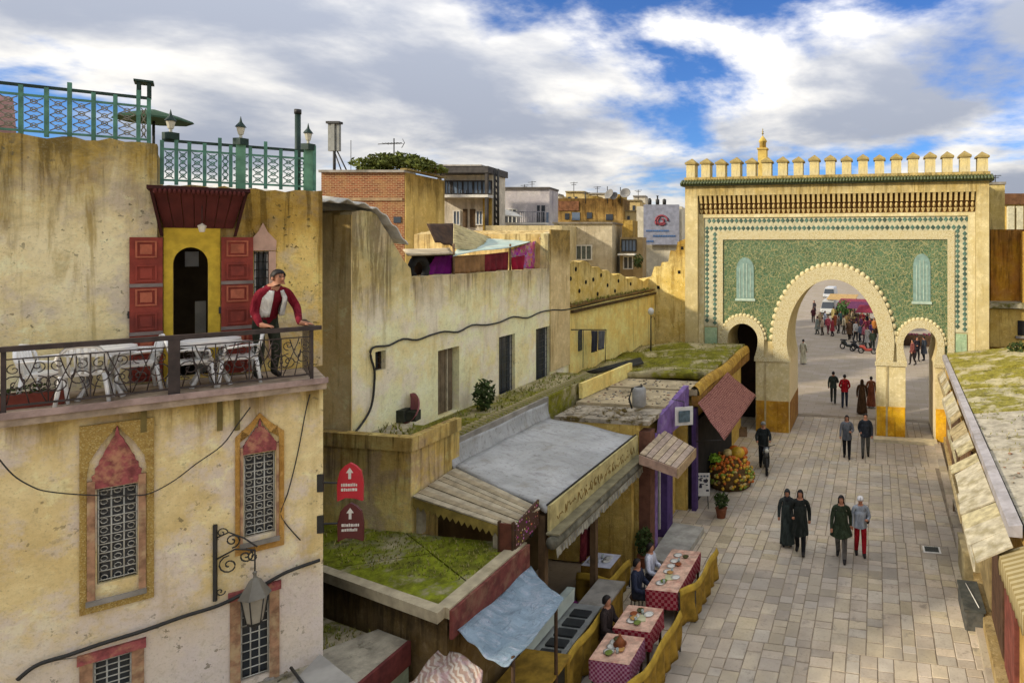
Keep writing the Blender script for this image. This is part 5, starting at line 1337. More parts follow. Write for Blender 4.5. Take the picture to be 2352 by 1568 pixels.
for k, (y0, y1, ox, dz) in enumerate(((2.6, 4.5, -.60, .34), (4.6, 7.6, -.62, .36), (8.1, 10.6, -.42, .30), (11.2, 14.4, -.30, .28), (15.0, 18.6, -.20, .26))):
    fl = thing('board_flap', ['cream board flap over the counter nearest the camera on the right', 'long cream board flap above the bench on the right side', 'third cream board flap along the right shops', 'fourth narrow cream board flap along the right shops', 'board flap closest to the gate on the right shops'][k], 'awning', (2.17 + math.sin(R(1.6))*(y0+y1)/2, 9.0 + (y0+y1)/2, 3.2), -R(1.6), 'board flaps along the right shop row')
    L = (y1-y0)/2
    npk = max(3, int(2*L/.55)); rf_ = random.Random(k)
    for q in range(npk):
        y0_, y1_ = -L + 2*L*q/npk + .006, -L + 2*L*(q+1)/npk - .006; j0, j1 = rf_.uniform(-.02, .02), rf_.uniform(-.03, .03); oo = ox*rf_.uniform(.88, 1.08)
        MB().quad_slab([(0, y0_, .36), (0, y1_, .36), (oo, y1_, .36-dz+j0), (oo, y0_, .36-dz+j1)], .03).obj('board', rf_.choice(flapm), fl)
    MB().hexa([(ox-.02,-L,.20-dz),(ox+.01,-L,.20-dz),(ox+.01,L,.20-dz),(ox-.02,L,.20-dz),(ox-.02,-L,.37-dz),(ox+.01,-L,.37-dz),(ox+.01,L,.37-dz),(ox-.02,L,.37-dz)]).obj('valance', flapm[(k+1) % 3], fl)
# shop fronts under the flaps
for y0, y1, c in ((3.4, 4.5, '6b3a30'), (4.7, 6.2, '4a3526'), (6.5, 8.1, '7a6a48'), (8.6, 10.6, '5a3d2c'), (11.0, 13.4, '6c5238'), (14.0, 16.6, '4e3a28'), (17.0, 19.2, '74593a')):
    d_ = MB().box(-.06, -.002, y0, y1, .35, 2.7).obj('shutter', plain('shutter_' + c, hexc(c), .8, .35, 4), rsb)
    n = 5
    for k in range(n): MB().box(-.085, -.061, y0 + (y1-y0)*k/n + .015, y0 + (y1-y0)*(k+1)/n - .015, .4, 2.65).obj('plank', plain('plank_' + c, tuple(v*1.15 for v in hexc(c)), .8, .35, 4), d_)
MB().hexa([(-.30,2.2,0),(-.002,2.2,0),(-.002,20.2,0),(-.12,20.2,0),(-.30,2.2,.34),(-.002,2.2,.34),(-.002,20.2,.34),(-.12,20.2,.34)]).obj('stone_base', plaster('rough_base', hexc('9c8a66'), hexc('87744e'), hexc('5c4a2c'), scale=3, pits=.8), rsb)
# kerb along the right
kb = thing('kerb', 'low stone kerb along the foot of the right shops', 'kerb', (2.2, 9, 0), -R(1.2))
rk = random.Random(9); y_ = 0
while y_ < 20:
    L = rk.uniform(.6, 1.1); MB().box(-.16+rk.uniform(-.01,.01), .10, y_+.01, y_+L-.01, -.02, .10+rk.uniform(-.012,.012)).obj('kerb_stone', rk.choice(STONES), kb); y_ += L
# near corner shop with striped awning
cs = thing('corner_kiosk', 'brown wooden kiosk with striped awning at the bottom right', 'kiosk', (2.5, 9.5, 0))
STB = plaster('pebbly_base', hexc('a29474'), hexc('8b7c5c'), hexc('5e4e33'), scale=4, pits=1, bump=.8)
MB().box(-.10, 2.4, .4, 2.35, 0, .75).obj('stone_base', STB, cs)
MB().box(.02, 2.4, .5, 2.3, .751, 3.55).obj('body', WOODD, cs)
BRD = plain('brown_red_board', hexc('613328'), .8, .3, 4)
for k in range(8): MB().box(-.03, .0195, .52+k*.22, .72+k*.22, .76, 3.1).obj('board', BRD if k % 3 else plain('grey_brown_board', hexc('6d5b48'), .8, .3, 4), cs)
MB().box(-.06, -.031, .95, 1.1, .76, 3.2).obj('post', plain('dark_red_post', hexc('5b1f1e'), .7, .2), cs)
def stripes():
    m = Mat('striped_awning', .9, .1)
    w = m.n('ShaderNodeTexWave', bands_direction='Y'); w.inputs['Scale'].default_value = 2.2; m.link(m.co, w.inputs['Vector'])
    return m.done(m.mix(m.rng(w.outputs[1], .45, .55), hexc('a0926c'), hexc('85754c')))
def aw_fn(u, v): 
    if v < .7: k = v/.7; return (.3 - .75*k, .35 + u*1.95, 3.62 - .28*k)
    k = (v-.7)/.3; return (-.45, .35 + u*1.95, 3.34 - .26*k - .06*abs(math.sin(u*9*math.pi))*(1 if k > .9 else 0))
MB().sheet(aw_fn, 36, 10, .01).obj('awning', stripes(), cs)
# things standing along the right kerb
def cbox(name, label, cat, px, py, w, l, h, mat, rz=0.0, top=None):
    p = at_z(px, py, 0); t = thing(name, label, cat, p, rz)
    mb = MB(); b = .03
    mb.slab([(-w/2+b, -l/2), (w/2-b, -l/2), (w/2, -l/2+b), (w/2, l/2-b), (w/2-b, l/2), (-w/2+b, l/2), (-w/2, l/2-b), (-w/2, -l/2+b)], 0, h)
    mb.obj('body', mat, t)
    if top: MB().box(-w/2-.02, w/2+.02, -l/2-.02, l/2+.02, h+.001, h+.05).obj('lid', top, t)
    return t
SLATE = plain('dark_slate_panel', hexc('4a4a45'), .8, .4, 5, dirt=hexc('6e6656'))
t = cbox('dark_chest', 'large dark grey chest standing by the right kerb', 'chest', 2230, 1412, .42, 1.3, .42, SLATE, 0, plain('charcoal_lid', hexc('44453f'), .8, .4, 5, dirt=hexc('6a6454')))
MB().tube([(.1,-.55,.485), (-.05,.5,.485)], .012, 5).obj('rod', WHITEP, t)
t = cbox('covered_counter', 'small counter covered with pale rough cloth behind the dark chest', 'counter', 2232, 1320, .55, 1.1, .8, plain('rough_sackcloth', hexc('a3946c'), .95, .35, 5), 0, plain('sack_top', hexc('b0a178'), .95, .3, 5))
bn = thing('bench', 'narrow wooden bench along the right wall under the long flap', 'bench', at_z(2212, 1212, 0), R(2))
MB().box(-.16, .16, -1.1, 1.1, .40, .45).obj('seat', PALEW, bn)
for x_, y_ in ((-.12,-1),(.12,-1),(-.12,1),(.12,1)): MB().box(x_-.03, x_+.03, y_-.03, y_+.03, 0, .399).obj('leg', WOOD, bn)
p = at_z(2140, 1262, 0)
mh = thing('drain_grate', 'dark rectangular drain grate with pale frame set in the paving', 'grate', (p.x, p.y, .002), R(2))
MB().box(-.24, .24, -.2, .2, -.02, .006).obj('frame', WHITEP, mh)
MB().box(-.19, .19, -.14, .17, .007, .010).obj('pit', plain('grate_dark', hexc('3b3f39'), .7, .3, 6), mh)
for k in range(7): MB().box(-.18+k*.055, -.16+k*.055, -.13, .16, .0105, .02).obj('bar', IRON, mh)

# walls and hut right of the gate
rf = Frame(0, GATE_Y + 1.6, 0)
bw_ = on_frame('ochre_side_wall', 'tall stained ochre brown wall right of the gate', 'wall', rf)
u0 = rf.u(2276); z1 = rf.uz(2310, 527)[1]
MB().plate([(u0, 0), (u0+9, 0), (u0+9, z1), (u0, z1)], [], 0, .6).obj('face', plaster('burnt_ochre', hexc('9a7224'), hexc('8a5c22'), hexc('5b3a1a'), hexc('33230f'), zt=9.4, zh=2.6, zf=.6, scale=1.2, streak=.6), bw_)
u1 = rf.u(2344); MB().box(u1, u1+1.5, -.4, -.002, 0, z1-.1).obj('buttress', plaster('light_ochre', hexc('b49043'), hexc('a98242'), hexc('7a5826'), scale=1.4), bw_)
rb_ = on_frame('gate_flank', 'plain grey yellow flank tower just right of the gate top', 'tower', Frame(0, GATE_Y+2.2, 0))
f2 = Frame(0, GATE_Y+2.2, 0); a = f2.rect(2274, 424, 2308, 540)
MB().box(a[0], a[1], 0, 1.5, 5, a[3]).obj('shaft', plaster('grey_yellow', hexc('a89a6e'), hexc('988a58'), hexc('6f5f30'), scale=1.6), rb_)
MB().box(a[0]-.05, a[1]+.05, -.05, 1.55, a[3]+.001, a[3]+.12).obj('cap', GREYC, rb_)
p = at_z(2318, 800, 3.95)
ht = thing('rooftop_hut', 'small tumbledown yellow hut with slab roof on the right shops', 'hut', (p.x, p.y, 4.0))
MB().box(-.8, 2.0, 0, 1.8, 0, 1.7).obj('walls', plaster('hut_plaster', hexc('b09a5c'), hexc('a08748'), hexc('6a5028'), scale=2, pits=.6), ht)
MB().hexa([(-1.0,-.25,1.75),(2.2,-.25,1.75),(2.2,2,1.95),(-1.0,2,1.95),(-.8,-.25,1.95),(2.2,-.25,2.0),(2.2,2,2.2),(-1.0,2,2.15)]).obj('roof', moss_mat('hut_roof', hexc('a39a80'), hexc('6b662c'), .3, 1.2), ht)
MB().box(.35, 1.1, -.03, -.001, .55, 1.2).obj('opening', DARK, ht)
MB().box(.25, 1.2, -.12, -.002, .42, .52).obj('shelf', GREYC, ht)
p = at_z(2335, 826, 3.95)
pl_ = thing('rooftop_plant', 'dark scrubby plant in front of the rooftop hut', 'plant', (p.x, p.y, 4.0))
mb = MB(); leaf_cloud(mb, (.2, 0, .35), (.6, .4, .35), 260, .09, 77); mb.obj('foliage', LEAF2, pl_)

# ================================================================== SKYLINE
def bfr(d): 
    c = Vector((-SN*d, CS*d, 0)); return Frame(c.x, c.y, YAW)
def bld(name, label, d, x0, y0, x1, mat, depth=6.0, cat='building', base=0.0):
    f = bfr(d); t = on_frame(name, label, cat, f); a = f.rect(x0, y0, x1, y0+50)
    MB().box(a[0], a[1], 0, depth, base, a[3]).obj('wall', mat, t)
    return t, f, a
def bwin(t, f, x0, y0, x1, y1, pane=PANE, frame=WHITEP, name='window', fw=.06, mull=1):
    a = f.rect(x0, y0, x1, y1)
    w = MB().box(a[0], a[1], -.05, -.002, a[2], a[3]).obj(name, pane, t)
    if frame:
        m = MB()
        m.box(a[0]-fw, a[0], -.09, -.001, a[2]-fw, a[3]+fw); m.box(a[1], a[1]+fw, -.09, -.001, a[2]-fw, a[3]+fw)
        m.box(a[0], a[1], -.09, -.001, a[3], a[3]+fw); m.box(a[0], a[1], -.09, -.001, a[2]-fw, a[2])
        for k in range(mull): xm = a[0]+(a[1]-a[0])*(k+1)/(mull+1); m.box(xm-.025, xm+.025, -.08, -.051, a[2], a[3])
        m.obj('window_frame', frame, w)
    return w
def fbox(t, f, name, x0, y0, x1, y1, d0, d1, mat):
    a = f.rect(x0, y0, x1, y1); return MB().box(a[0], a[1], d0, d1, a[2], a[3]).obj(name, mat, t)
def brick_mat():
    m = Mat('red_brick', .9, .15)
    br = m.n('ShaderNodeTexBrick'); br.inputs['Scale'].default_value = 1.0; br.inputs['Brick Width'].default_value = .24; br.inputs['Row Height'].default_value = .085; br.inputs['Mortar Size'].default_value = .012
    for i, c in (('Color1', '8a4f34'), ('Color2', '6b3a26'), ('Mortar', 'a58d68')): br.inputs[i].default_value = (*hexc(c), 1)
    m.link(m.mapping(rot=(R(90), 0, 0)), br.inputs['Vector'])
    c = m.mix(m.math('MULTIPLY', m.rng(m.noise(1.5, 6, .7), .45, .65), .6), br.outputs[0], hexc('9a7a50'))
    m.bump(br.outputs[1], .4, .02); return m.done(c)
t, f, a = bld('brick_house', 'raw red brick house on the skyline behind the terrace house', 31, 738, 396, 929, brick_mat(), 4.1)
for k, (x0, x1) in enumerate(((742, 925),)):
    fbox(t, f, 'string_course', x0, 455, x1, 461, -.06, -.001, plain('brick_ledge', hexc('9a8262'), .9, .3))
fbox(t, f, 'coping', 736, 391, 931, 396.5, -.15, 1, GREYC)
bwin(t, f, 905, 498, 922, 512, PANE, None)
MB().box(a[1]+.002, a[1]+.05, .02, 4.1, 0, a[3]).obj('side_wall', plaster('skyline_yellow', hexc('b9a368'), hexc('ad9457'), hexc('8c7034'), hexc('57431e'), zt=12.2, zh=2, scale=.8), t)
MB().box(a[1]-.2, a[1]+.12, .0, 4.15, a[3]+.12, a[3]+.2).obj('side_coping', plain('yellow_coping', hexc('8c7a4a'), .9), t)
# pergola plants on top
pg = thing('roof_pergola', 'leafy green pergola on the roof of the brick house', 'pergola', at_d(905, 395, 33))
k = 33/1500
mb = MB()
for i, (px, py, rx, ry) in enumerate(((850, 378, 34, 13), (890, 368, 30, 14), (930, 366, 34, 14), (970, 378, 30, 13), (905, 380, 70, 10), (990, 388, 16, 8), (870, 392, 30, 6))):
    c = at_d(px, py, 33) - pg.location; leaf_cloud(mb, c, (rx*k, 1.3, ry*k), 420, .13, i)
mb.obj('foliage', LEAF, pg)
mb = MB()
for px in (822, 870, 930, 1000): mb.tube([at_d(px, 398, 33) - pg.location, at_d(px, 382, 33) - pg.location], .05, 5)
mb.obj('post', WOODD, pg)
# antenna mast with cross arms, telecom tower
an = thing('antenna', 'thin rooftop television antenna above the green pergola', 'antenna', at_d(905, 365, 33.5)); k = 33.5/1500
mb = MB(); mb.tube([(0,0,-.4), (0,0,1.05)], .03, 5); mb.tube([(-.95,0,.78), (.45,0,.80)], .02, 4)
for i in range(6): mb.tube([(-.5+i*.17,-.25,.79), (-.5+i*.17,.25,.79)], .012, 4)
mb.tube([(.45,0,.55), (.62,0,.8), (.5,0,1.0)], .02, 4); mb.obj('mast', IRON, an)
tw = thing('telecom_mast', 'grey telecom mast with panel box left of the pergola', 'mast', at_d(768, 398, 34), YAW); k = 34/1500
mb = MB(); mb.tube([(0,0,-1), (0,0,2.0)], .07, 6); mb.tube([(.75,0,-.1), (.1,0,1.25)], .035, 5); mb.tube([(.45,0,-.1), (.05,0,1.0)], .03, 5); mb.obj('pole', IRON, tw)
GPAN = plain('grey_panel', hexc('85867e'), .6, .2, 4)
for x_ in (-.2, .0, .2): MB().box(x_-.085, x_+.085, -.14 if x_ == 0 else -.08, .1, 1.15, 2.55).obj('antenna_panel', GPAN, tw)
MB().box(-.34, .34, -.18, .18, 2.56, 2.68).obj('top_plate', IRON, tw)
mb = MB(); mb.tube([(0,0,-.5),(0,0,1.2)], .02, 4); o = mb.obj('thin_mast', IRON); o.location = at_d(806, 375, 34); tag(o, 'bare thin mast between the telecom mast and the pergola', 'mast')
# glazed roof house
SKW = plaster('skyline_white', hexc('b7b1a8'), hexc('a8a096'), hexc('7c7060'), scale=1)
t, f, a = bld('glazed_house', 'house with glazed upper storey and dark flat roof on the skyline', 38, 1020, 402, 1132, SKW, 2.0)
fbox(t, f, 'flat_roof', 994, 386, 1136, 401, -1.0, 2.2, plain('dark_roof_slab', hexc('4c4844'), .8, .3))
fbox(t, f, 'roof_rim', 1000, 383, 1122, 386, -1.05, 2.0, plain('pale_rim', hexc('a9a49a'), .8, .2))
for x0, x1 in ((1024, 1034), (1042, 1062), (1066, 1086), (1090, 1106), (1110, 1128)): bwin(t, f, x0, 418, x1, 444, PANEB, plain('dark_frame', hexc('3a3735'), .7), mull=1, fw=.08)
fbox(t, f, 'balcony_slab', 1012, 450, 1136, 456, -1.0, -.001, WHITEP)
for x0 in (1022, 1128): fbox(t, f, 'column', x0, 402, x0+6, 540, -.95, -.75, plain('dark_column', hexc('4a4540'), .8))
for x0, x1 in ((1064, 1074), (1080, 1092)): bwin(t, f, x0, 480, x1, 522, plain('brown_shutter', hexc('5d4a34'), .8), None, 'shutter')
for x0, x1 in ((1044, 1056), (1096, 1108)): bwin(t, f, x0, 486, x1, 515, PANEB, WHITEP)
fbox(t, f, 'pilaster', 1112, 456, 1130, 540, -.2, -.001, plain('ochre_pilaster', hexc('a8893c'), .9, .3))
for k_ in range(7): fbox(t, f, 'baluster', 1030+k_*14, 440, 1031.5+k_*14, 450, -.95, -.9, IRON)
tg = MB(); 
for px in (1136, 1144): tg.tube([at_d(px, 520, 37.4), at_d(px, 388, 37.4)], .07, 5)
for y_ in range(395, 520, 14): tg.tube([at_d(1136, y_, 37.4), at_d(1144, y_+14, 37.4)], .04, 4)
tag(tg.obj('lattice_tower', IRON), 'dark lattice upright at the right corner of the glazed house', 'tower')
# lavender house
t, f, a = bld('lavender_house', 'pale lavender grey house with long balcony on the skyline', 42, 1150, 434, 1262, plaster('lavender_plaster', hexc('a9a6ac'), hexc('9a96a0'), hexc('77707a'), scale=.8), 2.0)
fbox(t, f, 'coping', 1148, 430, 1264, 434, -.15, 2.0, plain('dark_coping', hexc('5a544e'), .8))
bwin(t, f, 1234, 472, 1240, 514, PANE, None); bwin(t, f, 1244, 472, 1252, 514, PANE, None); bwin(t, f, 1255, 488, 1260, 514, PANEB, None)
bwin(t, f, 1160, 482, 1186, 512, PANE, WHITEP, mull=2)
fbox(t, f, 'balcony', 1150, 512, 1262, 517, -.9, -.001, WHITEP)
mb = MB(); a = f.rect(1152, 488, 1260, 512)
for k_ in range(24): x_ = a[0] + (a[1]-a[0])*k_/23; mb.tube([(x_, -.85, a[2]), (x_, -.85, a[3])], .02, 4)
mb.tube([(a[0], -.85, a[3]), (a[1], -.85, a[3])], .03, 4); mb.obj('balcony_rail', plain('pale_iron', hexc('8d8a8c'), .6), t)
cloth('roof_awning', 'white tilted roof sheet on the terrace of the lavender house', 'awning', [at_d(1150, 478, 41), at_d(1185, 490, 41), at_d(1200, 500, 40), at_d(1152, 496, 40)], WHITEP, 6, 4, 0, 0, 1, th=.05)
# ochre house with dishes
t, f, a = bld('ochre_house', 'broken ochre house with satellite dishes on its roof', 46, 1281, 456, 1430, plaster('skyline_ochre', hexc('a58a54'), hexc('93753f'), hexc('6a4d26'), hexc('3c2b16'), zt=11.7, zh=2, scale=.9, pits=.6), 3)
for x0, x1, y0, y1, pn in ((1298, 1308, 490, 504, PANE), (1314, 1332, 488, 506, PANEB), (1348, 1360, 488, 502, PANE), (1392, 1408, 492, 506, PANE)): bwin(t, f, x0, y0, x1, y1, pn, None)
fbox(t, f, 'brick_strip', 1283, 462, 1330, 484, -.06, -.001, plain('brick_patch', hexc('7a5236'), .9, .4, 5))
fbox(t, f, 'wall_stub', 1412, 446, 1429, 456, 0, 2, RUIN); fbox(t, f, 'wall_stub', 1350, 450, 1372, 456, 0, 2, RUIN)
dm_ = MB().lathe([(.02, 0), (.25, .06), (.45, .18), (.5, .24), (.42, .19), (.22, .09), (.02, .04)], seg=14).mesh('satellite_dish', plain('grey_dish', hexc('7b7872'), .6, .2, 4))
for i, (px, py, lb) in enumerate(((1402, 448, 'left satellite dish on the ochre house roof'), (1412, 452, 'small middle satellite dish on the ochre house roof'), (1437, 446, 'right satellite dish on the ochre house roof'))):
    o = share('satellite_dish', dm_, None, at_d(px, py, 45.5), (R(65), 0, R(-20+i*15)), (.75-.15*(i == 1),)*3); tag(o, lb, 'satellite dish', 'dishes on the ochre house')
    
for px, y0, lb in ((1395, 428, 'left thin mast on the ochre house roof'), (1425, 430, 'right thin mast on the ochre house roof')):
    b_ = at_d(px, 460, 45.8); o = MB().tube([(0,0,-.2), at_d(px, y0, 45.8) - b_], .03, 4).obj('roof_mast', IRON); o.location = b_; tag(o, lb, 'mast', 'masts on the ochre house')
# grey block in front
t, f, a = bld('grey_block', 'plain pale grey block with small barred window above the ruined wall', 36, 1272, 514, 1406, plaster('grey_render', hexc('a59d8c'), hexc('978d7a'), hexc('746852'), scale=.9), 3)
fbox(t, f, 'coping', 1270, 510, 1408, 514, -.12, 3, plain('coping_grey', hexc('7c7364'), .9))
bwin(t, f, 1325, 565, 1358, 595, plain('dusty_pane', hexc('5a6058'), .4, .3), WHITEP, mull=2)
t2 = bld('cream_backing', 'low cream parapet behind the terrace shelter roofs', 33, 1115, 518, 1290, plaster('cream_backing', hexc('b3a888'), hexc('a59878'), hexc('80724c'), scale=.9), 3)
t, f, a = bld('small_dark_house', 'small narrow house with dark window and plant between grey block and billboard', 37, 1424, 545, 1476, plaster('brownish_plaster', hexc('8c7c5e'), hexc('7d6c50'), hexc('594a30'), scale=1), 1.5)
bwin(t, f, 1430, 552, 1460, 576, PANEB, IRON, mull=3); bwin(t, f, 1434, 590, 1452, 616, PANE, WHITEP, 'door')
fbox(t, f, 'canopy', 1424, 582, 1462, 586, -.7, -.001, WHITEP); fbox(t, f, 'upper_wall', 1430, 505, 1452, 545, .2, 2, RUIN)
mb = MB(); c = at_d(1466, 600, 36.4); leaf_cloud(mb, (0,0,0), (.28, .3, .4), 160, .09, 91); o = mb.obj('potted_plant', LEAF2); o.location = c; tag(o, 'small green plant beside the door of the narrow dark house', 'plant')
# billboard building
t, f, a = bld('billboard_house', 'pale house carrying a white billboard left of the gate', 44, 1462, 474, 1566, plaster('pale_house', hexc('b5b0a4'), hexc('a8a296'), hexc('857b66'), scale=.8), 5)
bb = on_frame('billboard', 'white billboard with red swirl emblem and blue lettering left of the gate', 'billboard', bfr(43.6)); f = bfr(43.6)
fbox(bb, f, 'panel', 1478, 470, 1560, 562, 0, .1, plain('lavender_white', hexc('868893'), .7, .25, 3))
mb = MB(); rs = random.Random(4)
for y_, x0, x1 in ((528, 1484, 1534), (540, 1500, 1550), (552, 1482, 1500)):
    x_ = x0
    while x_ < x1: w = rs.uniform(2, 5); a = f.rect(x_, y_, x_+w, y_+4); mb.box(a[0], a[1], -.03, -.001, a[2], a[3]); x_ += w + 1.2
mb.obj('lettering', plain('billboard_blue', hexc('4a6a96'), .6), bb)
mb = MB(); u, z = f.uz(1520, 508)
for r, s in ((.42, 0), (.28, 2), (.16, 4)): mb.tube([(u + r*math.cos(s+q*.35), -.02, z + r*.9*math.sin(s+q*.35)) for q in range(12)], .07, 5)
mb.obj('emblem', plain('emblem_red', hexc('8a4048'), .6, .3), bb)
mb = MB()
for px, py, h_ in ((1490, 470, 14), (1508, 470, 20), (1524, 470, 10)):
    a = f.rect(px-4, py-h_, px+4, py); mb = MB().lathe([(.12, 0), (.13, .35), (.05, .42), (.05, a[3]-a[2]), (.10, a[3]-a[2]+.05)], ((a[0]+a[1])/2, .5, a[2]), 8); mb.obj('vent', IRON, bb)
# clutter of small pale houses and aerials filling the skyline
rk2 = random.Random(77)
for i, (x0, y0, x1, d, c, lb) in enumerate(((1042, 462, 1078, 50, 'b3ab98', 'small pale house low behind the glazed house'), (1196, 446, 1240, 52, 'a8a39c', 'pale grey roof house behind the lavender house'), (1300, 442, 1342, 56, 'b09c6c', 'narrow sand house behind the ochre house, left'), (1352, 446, 1390, 58, 'b5ad9c', 'whitewashed house behind the ochre house, middle'),
        (1418, 462, 1470, 54, 'a89468', 'sand roof house beside the billboard, left'), (1455, 452, 1482, 60, 'b0aaa0', 'small white house directly left of the billboard'), (1540, 486, 1580, 52, 'b3a47c', 'cream house squeezed between billboard and gate'), (1160, 462, 1192, 48, 'aaa08a', 'low tan house under the balcony of the lavender house'), (1256, 448, 1284, 55, 'b8b2a6', 'pale house at the right end of the lavender house'), (1386, 470, 1416, 50, 'b0a894', 'pale box house in front of the dishes'), (1336, 474, 1360, 49, 'bdb6a2', 'tiny whitewashed stair house above the grey block'), (1436, 486, 1462, 47, 'aa9c78', 'tan stair house above the narrow dark house'))):
    t, f, a = bld('skyline_house', lb, d, x0, y0, x1, plaster('skyline_%s' % c, hexc(c), tuple(v*.88 for v in hexc(c)), hexc('7c6a48'), scale=.7), 3)
    t['group'] = 'small houses on the skyline'
    fbox(t, f, 'coping', x0-1, y0-3, x1+1, y0, -.12, 1.4, plain('cop_%d' % i, tuple(v*.6 for v in hexc(c)), .9))
    for q in range(max(1, int((x1-x0)/16))): bwin(t, f, x0+5+q*15, y0+10, x0+11+q*15, y0+22, PANE, None)
for i, (px, py, hgt, d, nm) in enumerate(((1060, 452, 24, 50, 'the house behind the glazed house'), (1205, 440, 22, 52, 'the lavender house, left'), (1222, 440, 30, 52, 'the lavender house, right'), (1318, 438, 26, 56, 'the narrow sand house'), (1372, 442, 20, 58, 'the whitewashed house'), (1466, 448, 18, 60, 'the small white house'), (1345, 452, 16, 46, 'the ochre house edge'), (2286, 420, 24, 40, 'the flank tower'))):
    b_ = at_d(px, py+6, d); mb = MB(); k = d/1500
    mb.tube([(0,0,-.3), (0,0,hgt*k)], .03, 4); mb.tube([(-.35,0,hgt*k*.9), (.35,0,hgt*k*.94)], .02, 4); mb.tube([(-.22,0,hgt*k*.74), (.22,0,hgt*k*.76)], .02, 4)
    o = mb.obj('aerial', IRON); o.location = b_; tag(o, 'thin television aerial on ' + nm, 'aerial', 'aerials on the skyline')
# houses far right and minaret
t, f, a = bld('far_yellow_house', 'sunlit yellow house with two pale arches far right of the gate', 60, 2306, 470, 2372, plaster('far_yellow', hexc('b39a5a'), hexc('a48847'), hexc('755a2c'), scale=.7), 5)
fbox(t, f, 'roof', 2302, 445, 2380, 470, -.3, 5, plain('far_brown_roof', hexc('6a4a30'), .9, .4, 2))
for x0 in (2312, 2332): fbox(t, f, 'bay', x0, 474, x0+14, 532, -.4, -.001, plain('far_white', hexc('c4bd9c'), .9, .2)); bwin(t, f, x0+3, 500, x0+9, 520, PANE, None)
mn = thing('minaret', 'small yellow minaret with bulbous finial rising behind the gate battlements', 'minaret', (0, 0, 0))
c = at_d(1752, 360, 58); mn.location = (c.x, c.y, 0); z = c.z; k = 58/1500
MINM = plaster('minaret_plaster', hexc('b8a25e'), hexc('a88e48'), hexc('735c2c'), scale=1)
MB().box(-.38, .38, -.38, .38, 0, z+.6).obj('shaft', MINM, mn)
MB().box(-.46, .46, -.46, .46, z+.601, z+.74).obj('gallery', MINM, mn)
MB().lathe([(.30,0),(.30,.5),(.38,.55),(.35,.68),(.2,.9),(.05,1.1)], (0,0,z+.741), 10).obj('lantern', MINM, mn)
MB().lathe([(.03,0),(.03,.15),(.12,.22),(.03,.3),(.09,.38),(.02,.46),(.05,.52),(.01,.7)], (0,0,z+1.82), 8).obj('finial', plain('brass_finial', hexc('8a7433'), .4, .2, metal=.6), mn)

# ------------------------------------------------------------------ tufts of weed and loose debris on the roofs
def tufts(parent, n, fn, size, mats, seed):
    rn = random.Random(seed); mb = MB()
    for _ in range(n):
        c = Vector(fn(rn)); k = rn.randint(3, 6)
        for q in range(k):
            a = rn.uniform(0, 6.28); h_ = size*rn.uniform(.4, 1.3); w_ = h_*.16; o_ = Vector((math.cos(a), math.sin(a), 0)); s_ = Vector((-o_.y, o_.x, 0))
            mb.add([c - s_*w_, c + s_*w_, c + o_*h_*.6 + Vector((0,0,h_))], [(0,1,2)], rn.randrange(len(mats)))
    return mb.obj('weed_tufts', mats, parent, kind='stuff')
WEED = [plain('weed_green', hexc('6d7a26'), .9, .4, 5), plain('weed_olive', hexc('868237'), .9, .4, 5), plain('weed_dry', hexc('a0935a'), .9, .3, 5)]
tufts(mr, 900, lambda r: (r.uniform(-4.2, -.25), r.uniform(.75, 2.15), MZ-.002), .05, WEED, 1)
tufts(gs3, 600, lambda r: (lambda u, v: mr_fn(u, v))(r.random(), r.random()), .06, WEED, 2)
tufts(lgo, 500, lambda r: (r.uniform(-10.4, -9.0), r.uniform(12.8, 20), LEDGE_Z-.002), .08, WEED, 3)
def rr_fn(r):
    x_ = abs(r.gauss(0, 2.6)) % 8; y_ = r.uniform(6, 20.2); z_ = 3.72 + .18*(y_/20) + 1.3*x_/8.5
    return (x_ + .05, y_, z_)
tufts(rsb, 420, rr_fn, .06, WEED, 4)
tufts(blk, 160, lambda r: (r.uniform(-2.9, -.2), r.uniform(.2, 1.4), 4.598), .10, WEED, 5)
tufts(wing, 160, lambda r: (r.uniform(wt_[0][0]+.1, GATE_Y), r.uniform(-.08, .25), cz+.058), .10, WEED, 6)
tufts(gr, 260, lambda r: (r.uniform(-2.3, -.8), r.uniform(1.3, 2.2), 2.268), .06, WEED, 7)
def debris(parent, n, fn, seed, mats):
    rn = random.Random(seed); mb = MB()
    for _ in range(n):
        c = fn(rn); s_ = rn.uniform(.015, .05)
        mb.lathe([(s_, 0), (s_*.8, s_*.5), (s_*.2, s_*.7)], c, 5, rn.randrange(len(mats)), False, rn.uniform(.6, 1.6), 1)
    return mb.obj('loose_stones', mats, parent, kind='stuff')
DEB = [GREYC, STNY, plain('brick_chip', hexc('8a6a52'), .9, .3), plain('dark_chip', hexc('4d463a'), .9, .3)]
debris(gr, 260, lambda r: (r.uniform(-2.2, -.05), r.uniform(-3, 1.0), 2.398), 1, DEB)
debris(rsb, 300, lambda r: (lambda p: (p[0], p[1]*.5, 3.72 + 1.3*p[0]/8.5 + .02))((r.uniform(.1, 5), r.uniform(2, 14))), 2, DEB)
debris(ps, 120, lambda r: (r.uniform(-2.6, -.1), r.uniform(1.4, 3.3), 3.858), 3, DEB)
debris(gs3, 90, lambda r: (r.uniform(-4.7, -.2), r.uniform(.1, 1.2), 3.898), 4, DEB)

